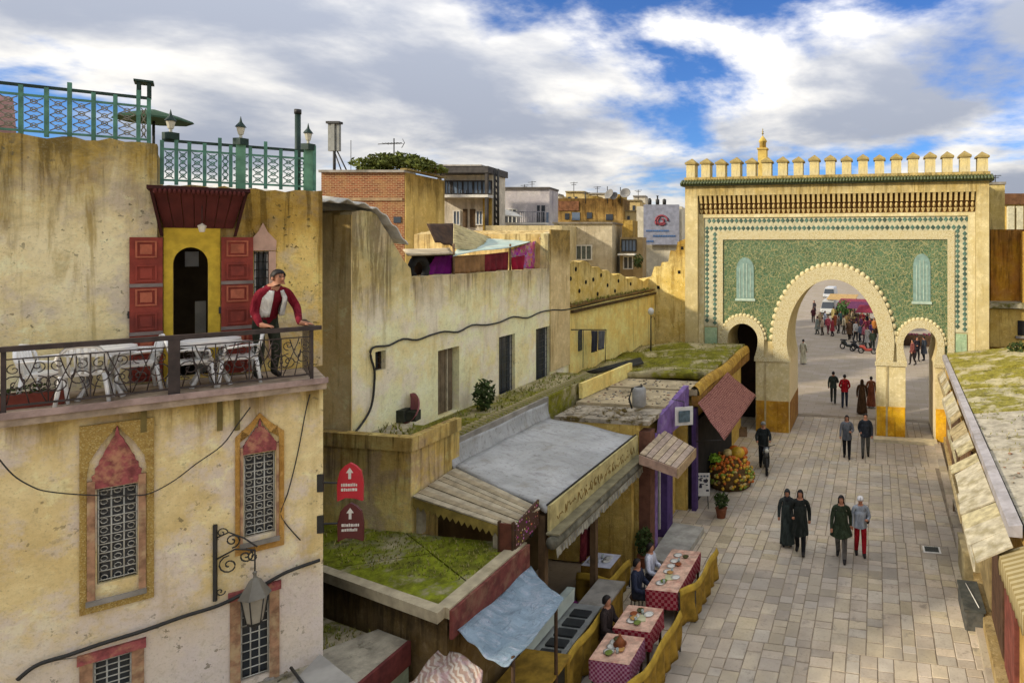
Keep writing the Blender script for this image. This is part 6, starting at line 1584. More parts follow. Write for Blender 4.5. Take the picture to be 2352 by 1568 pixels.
# ================================================================== PEOPLE
SKINM = plain('skin', hexc('a9765a'), .6, .12, 6)
HAIRB = plain('black_hair', hexc('1c1714'), .6, .3, 12)
SHOE = plain('dark_shoe', hexc('221e1b'), .6, .2)
_cm = {}
def fabric(name, col):
    m = Mat(name, .92, .15)
    f = m.noise(5.5, 4, .6, st=(1.6, 1.6, .55), dist=.8); n = m.noise(30, 3, .6)
    c = m.mix(m.rng(f, .3, .7), tuple(x*.62 for x in col), tuple(min(.9, x*1.3+.008) for x in col))
    m.bump(m.math('ADD', f, m.math('MULTIPLY', n, .08)), .8, .06); return m.done(c)
def cm(h):
    if h not in _cm: _cm[h] = fabric('fabric_' + h, hexc(h))
    return _cm[h]
def skin_mesh(J, E, root, sub=1):
    """joints {name:(xyz, radius)} and bones -> one continuous surface"""
    names = list(J); idx = {n: i for i, n in enumerate(names)}
    me = bpy.data.meshes.new('tmp'); me.from_pydata([J[n][0] for n in names], [(idx[a], idx[b]) for a, b, *_ in E], [])
    ob = bpy.data.objects.new('tmp', me); COL.objects.link(ob)
    md = ob.modifiers.new('s', 'SKIN'); md.use_smooth_shade = True
    for n in names:
        sv = me.skin_vertices[0].data[idx[n]]; r = J[n][1]; sv.radius = r if isinstance(r, tuple) else (r, r); sv.use_root = (n == root)
    ms = ob.modifiers.new('u', 'SUBSURF'); ms.levels = sub; ms.render_levels = sub
    return ob
PENDING = []
def flush_bodies():
    """grow all bodies in one evaluation of the scene"""
    dg = bpy.context.evaluated_depsgraph_get(); dg.update()
    made = [(bpy.data.meshes.new_from_object(ob.evaluated_get(dg)), ob, J, E, mats, t) for ob, J, E, mats, t in PENDING]
    for me, ob, J, E, mats, t in made:
        me.name = 'body'; zone_paint(me, J, E, mats)
        b = bpy.data.objects.new('body', me); COL.objects.link(b); b.parent = t
        old = ob.data; bpy.data.objects.remove(ob); bpy.data.meshes.remove(old)
def zone_paint(me, J, E, mats):
    """each face takes the material of the nearest bone"""
    for m in mats: me.materials.append(m)
    segs = [(Vector(J[a][0]), Vector(J[b][0]), z) for a, b, z in E]
    for p in me.polygons:
        c = p.center; best = 9; zi = 0
        for a, b, z in segs:
            d = b - a; t = max(0, min(1, (c-a).dot(d)/max(d.length_squared, 1e-9))); q = (c - a - d*t).length
            if q < best: best = q; zi = z
        p.material_index = zi; p.use_smooth = True
def person(label, loc, h=1.7, face=0.0, top='444444', legs='2a2a30', hair='hair', coat=None, walk=0.0, pose='stand', bulk=1.0, scarf=None, bag=None, group=None, name='person', sub=1, arms=None, hatc=None):
    """stands at loc, facing local -y turned by face"""
    k = h / 1.72
    t = thing(name, label, 'person', loc, face, group)
    S = lambda x, y, z: (x*k, y*k, z*k)
    w = walk
    lean = 0.0; drop = 0.0
    if pose == 'sit':
        hipz = .48; fwd = .42
        lg = {s: [S(s*.10, -.02, .50), S(s*.12, -.42, .52), S(s*.12, -.40, .10), S(s*.12, -.54, .04)] for s in (-1, 1)}
        dz = -.44
    else:
        dz = 0.0
        lg = {s: [S(s*.095, 0, .93), S(s*.10, -.04-.13*w*s, .50), S(s*.10, .02-.26*w*s+(.06 if s*w < 0 else 0), .085), S(s*.11, -.13-.26*w*s, .035)] for s in (-1, 1)}
    Z = lambda z: z + dz
    J = {'pelvis': (S(0, 0, Z(.96)), (.155*bulk*k, .12*bulk*k)), 'waist': (S(0, -.0, Z(1.12)), (.145*bulk*k, .115*bulk*k)), 'chest': (S(0, 0, Z(1.32)), (.175*bulk*k, .13*bulk*k)),
         'collar': (S(0, .005, Z(1.44)), (.10*k, .085*k)), 'neck': (S(0, -.005, Z(1.52)), .052*k), 'jaw': (S(0, -.03, Z(1.565)), (.062*k, .07*k)), 'head': (S(0, -.015, Z(1.635)), (.078*k, .095*k)), 'crown': (S(0, 0, Z(1.69)), (.062*k, .075*k))}
    E = [('pelvis', 'waist', 0), ('waist', 'chest', 0), ('chest', 'collar', 0), ('collar', 'neck', 2), ('neck', 'jaw', 2), ('jaw', 'head', 2), ('head', 'crown', 2)]
    rv = random.Random(label); ak = {q: rv.random() for q in 'LR'}
    for s in (-1, 1):
        n = 'LR'[s > 0]
        aw = .18*w*s
        ar = (arms or {}).get(n) or ([(s*.185, .0, 1.415), (s*.245, .03+aw*.5, 1.14), (s*.25, -.06+aw, .90), (s*.245, -.09+aw*1.1, .81)] if ak[n] < .5 else ([(s*.185, .0, 1.415), (s*.27, .07, 1.15), (s*.19, -.10, 1.0), (s*.15, -.14, .97)] if ak[n] < .75 else [(s*.185, .0, 1.415), (s*.26, -.02, 1.15), (s*.17, -.22, 1.12), (s*.10, -.27, 1.16)]))
        if pose == 'sit' and not (arms or {}).get(n): ar = [(s*.185, 0, 1.415), (s*.25, -.05, 1.15), (s*.17, -.28, 1.06), (s*.13, -.36, 1.07)]
        P = [S(x_, y_, Z(z_)) for x_, y_, z_ in ar]
        for q, (nm, r) in enumerate((('sh', .072*bulk), ('el', .060*bulk), ('wr', .044*bulk), ('ha', .036))): J[nm+n] = (P[q], r*k)
        E += [('collar', 'sh'+n, 0), ('sh'+n, 'el'+n, 0), ('el'+n, 'wr'+n, 0), ('wr'+n, 'ha'+n, 2)]
        for q, (nm, r) in enumerate((('hip', .100*bulk), ('kn', .082), ('an', .062), ('to', .042))): J[nm+n] = (lg[s][q], r*k)
        E += [('pelvis', 'hip'+n, 1), ('hip'+n, 'kn'+n, 1), ('kn'+n, 'an'+n, 1), ('an'+n, 'to'+n, 3)]
    PENDING.append((skin_mesh(J, E, 'pelvis', sub), J, E, [cm(top), cm(legs), SKINM, SHOE], t))
    hc = J['head'][0]
    if not coat and pose != 'sit': coat = (top, .86, .015)
    if coat:
        col, hem, flare = coat
        z0 = Z(1.36)*k; z1 = (Z(hem) if pose != 'sit' else hem)*k; mb = MB(); n = 10
        vs = []; seg = 16
        for i in range(n+1):
            f = i/n; z = z0 + (z1-z0)*f; g_ = max(0, (Z(1.05)*k - z)/max(.1, Z(1.05)*k - z1))
            rx = ((.150 + .030*min(1, f*5))*bulk + flare*g_)*k if i else .10*k; ry = ((.125 + .020*min(1, f*5))*bulk + flare*.9*g_ + abs(w)*.12*g_)*k if i else .09*k
            for q in range(seg): a = 2*math.pi*q/seg; rr = 1 + .07*math.sin(a*5+i*.3)*g_; vs.append((rx*math.cos(a)*rr, ry*math.sin(a)*rr, z))
        fs = [(i*seg+q, (i+1)*seg+q, (i+1)*seg+(q+1) % seg, i*seg+(q+1) % seg) for i in range(n) for q in range(seg)] + [tuple(range(seg))]
        mb.add(vs, fs, 0, True).obj('coat', cm(col), t)
    if hair or scarf:
        mb = MB(); r = .093*k; vs = []; seg = 12; rings = 6
        long_ = hair == 'long' or scarf
        for i in range(rings+1):
            for q in range(seg):
                th_ = 2*math.pi*q/seg; fr_ = (1 - math.sin(th_))/2      # 1 in front (-y), 0 at the nape
                fr_ = max(0, min(1, (fr_-.45)/.45)); fr_ = fr_*fr_*(3-2*fr_)
                am = math.pi*((.88 if long_ else .66)*(1-fr_) + (.30 if not scarf else .36)*fr_)
                a = .05 + am*i/rings; drop_ = (.05*k*(1-fr_)*(i/rings)**2) if hair == 'long' else 0
                rr = r*(1.0 + (.12 if scarf else .02)) * (1 + (.10*(1-fr_)*(i/rings) if hair == 'long' else 0))
                vs.append((hc[0] + rr*.90*math.sin(min(a, 1.75))*math.cos(th_), hc[1]+.012*k + rr*1.08*math.sin(min(a, 1.75))*math.sin(th_), hc[2]+.012*k + rr*1.12*math.cos(a) - drop_))
        fs = [(i*seg+q, (i+1)*seg+q, (i+1)*seg+(q+1) % seg, i*seg+(q+1) % seg) for i in range(rings) for q in range(seg)] + [tuple(range(seg))]
        mb.add(vs, fs, 0, True)
        mb.obj('headscarf' if scarf else 'hair', cm(scarf) if scarf else HAIRB, t)
    if scarf: MB().lathe([(.075*k, .0), (.11*k, -.03*k), (.14*k, -.10*k), (.12*k, -.14*k)], (0, 0, Z(1.54)*k), 12, sy=.85).obj('scarf_drape', cm(scarf), t)
    if hatc: MB().lathe([(.10*k, 0), (.102*k, .03*k), (.085*k, .085*k), (.03*k, .115*k)], (hc[0], hc[1], hc[2]+.01*k), 12).obj('hat', cm(hatc), t)
    if bag: MB().ball(S(.22, .05, Z(1.05)), .06*k, .13*k, .13*k).obj('bag', cm(bag), t)
    return t
def gp(px, py): p = at_z(px, py, 0.0); return (p.x, p.y, 0.004)
CAMW = 0.0
STREET_PEOPLE = [
    ('person in dark green jacket walking away under the main arch, left of the red jacket', 1914, 926, 1.70, math.pi, dict(top='2f3a33', legs='33352f', walk=.6)),
    ('person in bright red jacket and dark jeans walking away under the main arch', 1940, 936, 1.72, math.pi, dict(top='9c1420', legs='2b3140', walk=-.5)),
    ('person in long dark brown hooded robe beside the right pier of the main arch', 1980, 950, 1.70, math.pi, dict(top='43301f', legs='43301f', coat=('43301f', .06, .10), scarf='3a2a1c')),
    ('person in long reddish brown robe half hidden by the right pier', 2001, 936, 1.62, math.pi, dict(top='7a4a30', legs='6a3a28', coat=('7a4530', .10, .08), hair='hair')),
    ('woman with long dark hair in grey coat walking in front of the gate', 1945, 1052, 1.70, 0, dict(top='6a6c6e', legs='17171a', hair='long', coat=('55585a', .78, .02), scarf=None, walk=.5)),
    ('man in dark padded jacket and grey jeans walking beside the grey coated woman', 1988, 1050, 1.74, 0, dict(top='2c2f33', legs='55554f', walk=-.6, bulk=1.12)),
    ('person in long dark grey robe and scarf, left of the pair in mid street', 1808, 1254, 1.60, .1, dict(top='2e3330', legs='2e3330', coat=('2f3632', .10, .05), scarf='2b2d2c')),
    ('person with brown hair in black coat, right of the pair in mid street', 1838, 1270, 1.74, 0, dict(top='20231f', legs='15161a', coat=('1f231e', .55, .05), hair='long', walk=.6)),
    ('woman in dark olive coat with dark hair striding beside the white hat', 1932, 1284, 1.72, 0, dict(top='2b3322', legs='5a5650', coat=('2a3320', .70, .12), hair='long', walk=.9)),
    ('person in white knitted hat, grey jacket and red trousers carrying a black bag', 1976, 1276, 1.62, .15, dict(top='8f9498', legs='97101c', hair='hair', hatc='d8d4cf', bag='1c1c1e', walk=.35)),
    ('shop keeper in dark clothes standing left of the fruit stall', 1600, 1122, 1.68, .6, dict(top='24261f', legs='1d1e1c', hatc='b7b2a4')),
    ('person in black jacket standing astride the motorbike near the gate', 1753, 1072, 1.72, .2, dict(top='1e2321', legs='17181a', bulk=1.1, hatc='77776f', arms={'L': [(-.19, 0, 1.415), (-.27, -.10, 1.2), (-.24, -.33, 1.08), (-.24, -.4, 1.05)], 'R': [(.19, 0, 1.415), (.27, -.10, 1.2), (.24, -.33, 1.08), (.24, -.4, 1.05)]})),
    ('person in white robe standing beyond the left jamb of the main arch', 1845, 836, 1.75, math.pi*.9, dict(top='b9b49c', legs='b9b49c', coat=('b8b196', .08, .06))),
]
for lb, px, py, h_, fc, kw in STREET_PEOPLE: person(lb, gp(px, py), h_, fc, **kw)
# crowd in the square, far beyond the gate
rc_ = random.Random(17)
CROWD = [(1877, 768, 'grey', '7f857c', '3a3d38'), (1889, 770, 'pale tan', 'b09a84', '4a4038'), (1902, 768, 'rose red', 'a04650', '6a3038'), (1912, 772, 'crimson', '8a3038', '3a3038'), (1926, 766, 'grey brown', '6e6458', '2e2a28'),
         (1946, 762, 'ochre', '9a7c4a', '3a3028'), (1956, 772, 'black', '22201f', '1c1b1a'), (1968, 764, 'plum', '5a3048', '2a2228'), (1978, 770, 'purple', '54304e', '302030'), (1988, 776, 'wine red', '6a2434', '2a2024'),
         (1998, 770, 'maroon', '5a2030', '24181c'), (1965, 784, 'white', 'b8b4aa', '2c2c2e'), (1993, 800, 'pale grey', 'a8a49a', '3a3a3c'), (2004, 806, 'dark green', '3a4434', '2a2c28'), (1868, 742, 'dark maroon', '4a2428', '241a1c'), (1870, 724, 'charcoal', '2e2a2e', '1e1c1e'),
         (1884, 756, 'sand', '9c8a6a', '4a4236'), (1895, 752, 'white and blue', 'a8acb4', '2c3448'), (1918, 758, 'rust', '8a4a2c', '3a2c24'), (1930, 752, 'teal', '3c5a58', '23302f'), (1938, 768, 'cream', 'b5a888', '4a4438'), (1951, 780, 'brown', '5c4430', '2c241e'), (1975, 786, 'grey blue', '5c6672', '2a2e36'), (1984, 790, 'rose', 'a05a64', '3c2a30'), (2000, 786, 'violet', '5c3a68', '2a2030'), (2008, 776, 'orange', 'a0642c', '3a2c20'), (1958, 750, 'beige', 'a6987c', '3c362c'), (1981, 756, 'dark red', '6a1c24', '2a181a'), (1992, 760, 'navy', '262e44', '1a1e28'), (1944, 740, 'olive', '5c5a34', '2c2c1e'), (1915, 742, 'pale yellow', 'b5a468', '4a4430'),
         (2096, 838, 'brown red', '6a3a34', '2a2220'), (2106, 830, 'black', '201c22', '1a181a'), (2122, 828, 'slate', '40444a', '22242a')]
for i, (px, py, cn, c1, c2) in enumerate(CROWD):
    place = 'seen through the small right arch' if px > 2060 else ('beside the far vans' if py < 750 else ('among the stalls on the right' if px > 1940 else 'in front of the vans'))
    person('distant person in %s clothes in the square %s' % (cn, place), gp(px, py), rc_.uniform(1.62, 1.8), rc_.uniform(0, 6.28), top=c1, legs=c2, walk=rc_.uniform(-.6, .6), coat=((c1, .5, .06) if i % 3 == 0 else None), group='crowd in the square beyond the gate', sub=1, bulk=1.1)

# ------------------------------------------------------------------ man on the balcony: one body, leaning on the rail with both hands
def balcony_man():
    off = .34
    u, _ = lf.uz(628, 800, off)
    t = thing('person', 'man in white vest over crimson sweater leaning on the balcony railing', 'person', lf.world(u, off, FLOOR), lf.a + R(26))
    hr = RZ - FLOOR + .035
    k = .93
    J = {}; E = []
    def j(n, x, y, z, r): J[n] = ((x, y, z), r)
    j('pelvis', 0, .20, .86, (.15, .125)); j('waist', 0, .15, 1.0, (.135, .112)); j('chest', 0, .06, 1.19, (.158, .12)); j('collar', 0, .00, 1.31, (.10, .085))
    j('neck', 0, -.035, 1.385, .052); j('jaw', .02, -.095, 1.425, (.058, .07)); j('head', .02, -.09, 1.495, (.076, .095)); j('crown', .015, -.075, 1.555, (.062, .078))
    E += [('pelvis','waist',0),('waist','chest',0),('chest','collar',0),('collar','neck',2),('neck','jaw',2),('jaw','head',2),('head','crown',2)]
    # arms to the rail: the near hand close to the body, the far one stretched along the rail
    ang = -R(26)
    def railpt(du, dy=0.0):
        v = Vector((du, -off + dy, 0)); c_, s_ = math.cos(-R(26)), math.sin(-R(26)); return (v.x*c_ - v.y*s_, v.x*s_ + v.y*c_)
    hL = railpt(-.10, .04); hRt = railpt(.36, .03)
    j('shL', -.19, .01, 1.27, .070); j('elL', -.25, .03, 1.02, .062); j('wrL', hL[0]-.04, hL[1]+.07, hr+.045, .042); j('paL', hL[0], hL[1], hr+.03, (.036, .022))
    j('shR', .18, -.02, 1.27, .068); j('elR', .28, -.09, 1.03, .058); j('wrR', hRt[0]-.07, hRt[1]+.03, hr+.05, .042); j('paR', hRt[0], hRt[1], hr+.03, (.034, .022))
    for n in 'LR': E += [('collar','sh'+n,0),('sh'+n,'el'+n,0),('el'+n,'wr'+n,0),('wr'+n,'pa'+n,2)]
    for n, P, d in (('L', hL, Vector((.55, -.83, 0))), ('R', hRt, Vector((.85, -.5, 0)))):
        d.normalize(); s_ = Vector((-d.y, d.x, 0))
        for q, (sp, L) in enumerate(((-.030, .055), (-.010, .066), (.010, .062), (.028, .048))):
            b0 = Vector((P[0], P[1], hr+.03)) + s_*sp + d*.028
            j('f%s%da' % (n, q), *(b0 + d*L*.55), .0105); j('f%s%db' % (n, q), *(b0 + d*L + Vector((0,0,-.022))), .009)
            E += [('pa'+n, 'f%s%da' % (n, q), 2), ('f%s%da' % (n, q), 'f%s%db' % (n, q), 2)]
        tb = Vector((P[0], P[1], hr+.028)) + s_*(.045 if n == 'L' else -.045)
        j('t%sa' % n, *tb, .012); j('t%sb' % n, *(tb + d*.035 + s_*(.012 if n == 'L' else -.012) + Vector((0,0,-.012))), .0095)
        E += [('pa'+n, 't%sa' % n, 2), ('t%sa' % n, 't%sb' % n, 2)]
    for s, n in ((-1, 'L'), (1, 'R')):
        j('hip'+n, s*.10, .21, .82, .092); j('kn'+n, s*.115, .12, .45, .068); j('an'+n, s*.12, .20, .085, .048); j('to'+n, s*.13, .05, .035, .038)
        E += [('pelvis','hip'+n,1),('hip'+n,'kn'+n,1),('kn'+n,'an'+n,1),('an'+n,'to'+n,3)]
    PENDING.append((skin_mesh(J, E, 'pelvis', 2), J, E, [cm('6c0e1e'), cm('2f3326'), SKINM, SHOE], t))
    # vest: open shell round the torso
    def vest(u, v):
        a = R(-90) + R(20) + u*R(320); f = v
        cx, cy, cz = 0, .035 + .13*f, 1.325 - .40*f
        rx, ry = (.115 + .075*min(1, f*3)), (.095 + .055*min(1, f*3))
        return (cx + rx*math.cos(a), cy + ry*math.sin(a)*1.05 - .03, cz + .03*math.sin(a)*(1-f))
    MB().sheet(vest, 28, 10, .02).obj('vest', cm('c9c6bb'), t)
    MB().lathe([(.080,0),(.088,.02),(.078,.035)], (0,.005,1.285), 14).obj('collar', cm('c0bdb2'), t)
    # hair, ears, nose, brows, mouth
    hc = Vector(J['head'][0]); mb = MB(); seg, rings = 16, 8; vs = []
    for i in range(rings+1):
        for q in range(seg):
            th_ = 2*math.pi*q/seg; fr_ = max(0, min(1, ((1-math.sin(th_))/2-.45)/.45)); fr_ = fr_*fr_*(3-2*fr_)
            a = .05 + math.pi*(.66*(1-fr_) + .33*fr_)*i/rings; w_ = 1 + .03*math.sin(q*5+i*3)
            vs.append((hc.x + .090*w_*math.sin(a)*math.cos(th_), hc.y+.016 + .108*w_*math.sin(a)*math.sin(th_), hc.z+.012 + .108*math.cos(a)))
    mb.add(vs, [(i*seg+q, (i+1)*seg+q, (i+1)*seg+(q+1) % seg, i*seg+(q+1) % seg) for i in range(rings) for q in range(seg)] + [tuple(range(seg))], 0, True).obj('hair', HAIRB, t)
    MB().ball((hc.x, hc.y-.098, hc.z-.022), .013, .020, .024, 8, 6).obj('nose', SKINM, t)
    for s in (-1, 1):
        MB().ball((hc.x+s*.080, hc.y+.012, hc.z-.015), .012, .022, .032, 8, 6).obj('ear', SKINM, t)
        MB().ball((hc.x+s*.031, hc.y-.083, hc.z+.005), .012, .008, .007, 8, 6).obj('eye', HAIRB, t)
        MB().box(hc.x+s*.031-.018, hc.x+s*.031+.018, hc.y-.094, hc.y-.078, hc.z+.022, hc.z+.030).obj('brow', HAIRB, t)
    MB().box(hc.x-.022, hc.x+.022, hc.y-.094, hc.y-.080, hc.z-.066, hc.z-.058).obj('mouth', cm('7a3f36'), t)
    return t
balcony_man()

# ------------------------------------------------------------------ balcony furniture
def plastic_table(px, off, label):
    u, _ = lf.uz(px, 800, off); t = thing('plastic_table', label, 'table', lf.world(u, off, FLOOR), lf.a, 'white plastic balcony tables')
    MB().slab([(.34*math.cos(a), .34*math.sin(a)) for a in [2*math.pi*q/20 for q in range(20)]], .60, .635).obj('table_top', WHITEPL, t)
    MB().slab([(.35*math.cos(a), .35*math.sin(a)) for a in [2*math.pi*q/20 for q in range(20)]], .56, .599).obj('rim', WHITEPL, t)
    for k in range(4):
        a = R(45 + 90*k); c_, s_ = math.cos(a), math.sin(a)
        MB().tube([(c_*.24, s_*.24, .56), (c_*.16, s_*.16, .34), (c_*.20, s_*.20, .15), (c_*.30, s_*.30, 0)], [.03, .024, .024, .03], 6).obj('leg', WHITEPL, t)
    MB().slab([(.16*math.cos(a), .16*math.sin(a)) for a in [2*math.pi*q/12 for q in range(12)]], .30, .33).obj('shelf_ring', WHITEPL, t)
def plastic_chair(px, off, rz, label):
    u, _ = lf.uz(px, 800, off); t = thing('plastic_chair', label, 'chair', lf.world(u, off, FLOOR), lf.a + rz, 'white plastic balcony chairs')
    MB().hexa([(-.21,-.21,.36),(.21,-.21,.36),(.19,.2,.34),(-.19,.2,.34),(-.22,-.22,.40),(.22,-.22,.40),(.2,.21,.375),(-.2,.21,.375)]).obj('seat', WHITEPL, t)
    for x_, y_ in ((-.19,-.19),(.19,-.19),(-.19,.19),(.19,.19)): MB().tube([(x_, y_, .36), (x_*1.25, y_*1.25, 0)], [.026, .02], 6).obj('leg', WHITEPL, t)
    bk_ = MB().tube([(-.19, .19, .37), (-.215, .25, .60), (-.14, .28, .70), (0, .285, .725), (.14, .28, .70), (.215, .25, .60), (.19, .19, .37)], .022, 6).obj('backrest', WHITEPL, t)
    for k in range(5): x_ = -.13 + k*.065; MB().tube([(x_*.9, .2, .37), (x_, .275, .70)], .014, 5).obj('slat', WHITEPL, bk_)
    for s in (-1, 1): MB().tube([(s*.215, .23, .54), (s*.25, .05, .55), (s*.25, -.16, .53), (s*.22, -.19, .38)], .02, 6).obj('armrest', WHITEPL, t)
plastic_table(235, .50, 'round white plastic table on the left half of the balcony')
plastic_table(485, .52, 'round white plastic table on the balcony left of the man')
plastic_chair(120, .45, R(75), 'white plastic chair at the far left end of the balcony')
plastic_chair(195, .28, R(180), 'white plastic chair with its back to the railing on the left')
plastic_chair(310, .62, R(-80), 'white plastic chair between the left table and the red shutter')
plastic_chair(440, .40, R(95), 'white plastic chair left of the table by the open door')
plastic_chair(545, .42, R(-85), 'white plastic chair next to the leaning man')
u, _ = lf.uz(52, 905, .3)
fb_ = thing('flower_box', 'long terracotta flower box at the left end of the balcony', 'planter', lf.world(u, .3, FLOOR), lf.a)
MB().hexa([(-.36,-.08,0),(.36,-.08,0),(.36,.08,0),(-.36,.08,0),(-.4,-.11,.17),(.4,-.11,.17),(.4,.11,.17),(-.4,.11,.17)]).obj('box', plain('terracotta', hexc('7d3f32'), .85, .25, 5), fb_)
mb = MB(); leaf_cloud(mb, (0,0,.21), (.35,.09,.06), 120, .035, 5); mb.obj('plants', LEAF2, fb_)

# ================================================================== RESTAURANT TERRACE
def check_mat(name, c1, c2, sc=14):
    m = Mat(name, .9, .1); ck = m.n('ShaderNodeTexChecker'); ck.inputs['Scale'].default_value = sc
    ck.inputs['Color1'].default_value = (*hexc(c1), 1); ck.inputs['Color2'].default_value = (*hexc(c2), 1); m.link(m.co, ck.inputs['Vector'])
    return m.done(m.mix(m.math('MULTIPLY', m.rng(m.noise(5,4,.6),.4,.7),.35), ck.outputs[0], hexc('6a2020')))
CHK = check_mat('red_check', '8c1f30', 'b06a6a'); CHP = check_mat('pink_check', '8a3a5a', 'b98a9c', 22)
TOPM = plain('pale_peach_cloth', hexc('c9a48c'), .85, .35, 7, dirt=hexc('a85a4a'), dirt_amt=.5)
TOPW = plain('white_table_cloth', hexc('c4c4cc'), .85, .15, 5)
YCL = plain('gold_cloth', hexc('96772a'), .85, .4, 4, dirt=hexc('5d4718'))
def cloth_table(label, x0, x1, y0, y1, h, topm, sidem, drop=.38, name='table'):
    t = thing(name, label, 'table', ((x0+x1)/2, (y0+y1)/2, 0)); w, l = (x1-x0)/2, (y1-y0)/2
    for sx in (-1, 1):
        for sy in (-1, 1): MB().box(sx*(w-.06)-.025, sx*(w-.06)+.025, sy*(l-.06)-.025, sy*(l-.06)+.025, 0, h-.03).obj('leg', WOODD, t)
    MB().box(-w, w, -l, l, h-.029, h).obj('top', topm, t)
    per = [(-w, -l), (w, -l), (w, l), (-w, l), (-w, -l)]
    pts = []
    for (ax, ay), (bx, by) in zip(per, per[1:]):
        n = max(4, int(math.hypot(bx-ax, by-ay)/.06))
        for q in range(n): pts.append((ax+(bx-ax)*q/n, ay+(by-ay)*q/n))
    n = len(pts); vs = []
    for r in range(5):
        f = r/4
        for q, (a, b) in enumerate(pts):
            s_ = 1 + .012*f*math.sin(q*1.1) + .012*f; e = .018*f*math.sin(q*.9 + r*.4)
            vs.append((a*s_ + math.copysign(.004, a) + e*(abs(a) > w-.001), b*s_ + math.copysign(.004, b) + e*(abs(b) > l-.001), h - .002 - drop*f - .03*f*(math.sin(q*.55)**2)))
    MB().add(vs, [(r*n+q, (r+1)*n+q, (r+1)*n+(q+1) % n, r*n+(q+1) % n) for r in range(4) for q in range(n)], 0, True).obj('tablecloth', sidem, t)
    return t
T = []
T.append(cloth_table('square table with pink checked cloth nearest the camera on the restaurant terrace', -5.30, -4.50, 11.50, 12.36, .76, TOPM, CHP))
T.append(cloth_table('square table with red checked cloth behind the nearest pink checked table', -5.26, -4.46, 12.55, 13.42, .76, TOPM, CHK))
T.append(cloth_table('long table with red cloth beside the far golden fence', -5.12, -4.36, 14.10, 16.10, .76, TOPM, CHK))
T.append(cloth_table('small table with white top and red runner inside the restaurant', -7.0, -6.25, 14.75, 15.45, .80, TOPW, plain('dark_gold_cloth', hexc('87692a'), .9, .4, 5), .75))
# crockery
PLT = MB().lathe([(.05,0),(.06,.006),(.105,.018),(.11,.02),(.06,.012),(.01,.01)], seg=14).mesh('plate', WHITEP)
GLS = MB().lathe([(.026,0),(.032,.09),(.028,.088),(.022,.01)], seg=8).mesh('glass', plain('tumbler', hexc('9fa8a0'), .15, .1, spec=.5))
def on_table(name, me, x_, y_, z_, label, cat, group, sc=1.0):
    o = share(name, me, None, (x_, y_, z_), (0,0,0), (sc,)*3); tag(o, label, cat, group); return o
rt_ = random.Random(31)
for (x0, x1, y0, y1, nm, z_) in ((-5.1,-4.66,11.75,12.2,'nearest pink checked table', .761), (-5.05,-4.62,12.75,13.25,'red checked table', .761), (-4.95,-4.52,14.3,15.9,'long red table', .761), (-6.9,-6.4,14.85,15.3,'white topped table', .801)):
    n = 6 if 'long' in nm else 3
    for q in range(n):
        yy = y0 + (y1-y0)*(q+.5)/n + rt_.uniform(-.04, .04)
        on_table('plate', PLT, rt_.choice((x0+.08, x1-.08)), yy, z_, 'white plate on the %s, number %s from its near end' % (nm, ('one','two','three','four','five','six')[q]), 'plate', 'plates on the ' + nm)
        if q % 2 == 0: on_table('glass', GLS, (x0+x1)/2 + rt_.uniform(-.06,.06), yy, z_, 'small glass on the %s, place %s from its near end' % (nm, ('one','two','three','four','five','six')[q]), 'glass', 'glasses on the ' + nm)
BWL = [MB().lathe([(.04,0),(.075,.035),(.08,.045),(.06,.04),(.01,.042)], seg=12).mesh('bowl', plain('bowl_' + n, hexc(c), .5, .3, 9)) for n, c in (('salad', '6d7a34'), ('bread', 'b5894c'), ('stew', '8a4a26'), ('olive', '4a4a26'))]
bi_ = 0
for (x0, x1, y0, y1, nm) in ((-5.2,-4.6,11.65,12.25,'nearest pink checked table'), (-5.15,-4.56,12.7,13.3,'red checked table'), (-5.0,-4.5,14.3,15.95,'long red table')):
    kinds = ('salad', 'bread', 'stew', 'olive')
    for q, kd in enumerate(kinds):
        on_table('bowl', BWL[q], (x0+x1)/2 + rt_.uniform(-.16,.16), y0 + (y1-y0)*(q+.4)/4, .762, 'bowl of %s on the %s' % (kd, nm), 'bowl', 'bowls on the ' + nm)
tj = thing('tagine', 'brown clay tagine pot in the middle of the nearest pink checked table', 'pot', (-4.88, 12.0, .762))
MB().lathe([(.10,0),(.13,.04),(.135,.05),(.02,.05)], seg=14).obj('dish', plain('clay', hexc('7a452c'), .6, .25), tj)
MB().lathe([(.12,.051),(.06,.14),(.025,.20),(.03,.23),(.01,.24)], seg=14).obj('lid', plain('clay_lid', hexc('8a5230'), .6, .25), tj)
for x_, y_, lb in ((-4.8, 12.98, 'folded menu card on the red checked table'), (-4.75, 14.7, 'open menu card on the long red table')):
    o = MB().box(-.09, .09, -.13, .13, 0, .012).obj('menu_card', plain('menu_cream', hexc('b7b38c'), .7, .2)); o.location = (x_, y_, .763); o.rotation_euler = (0, 0, .3); tag(o, lb, 'menu')
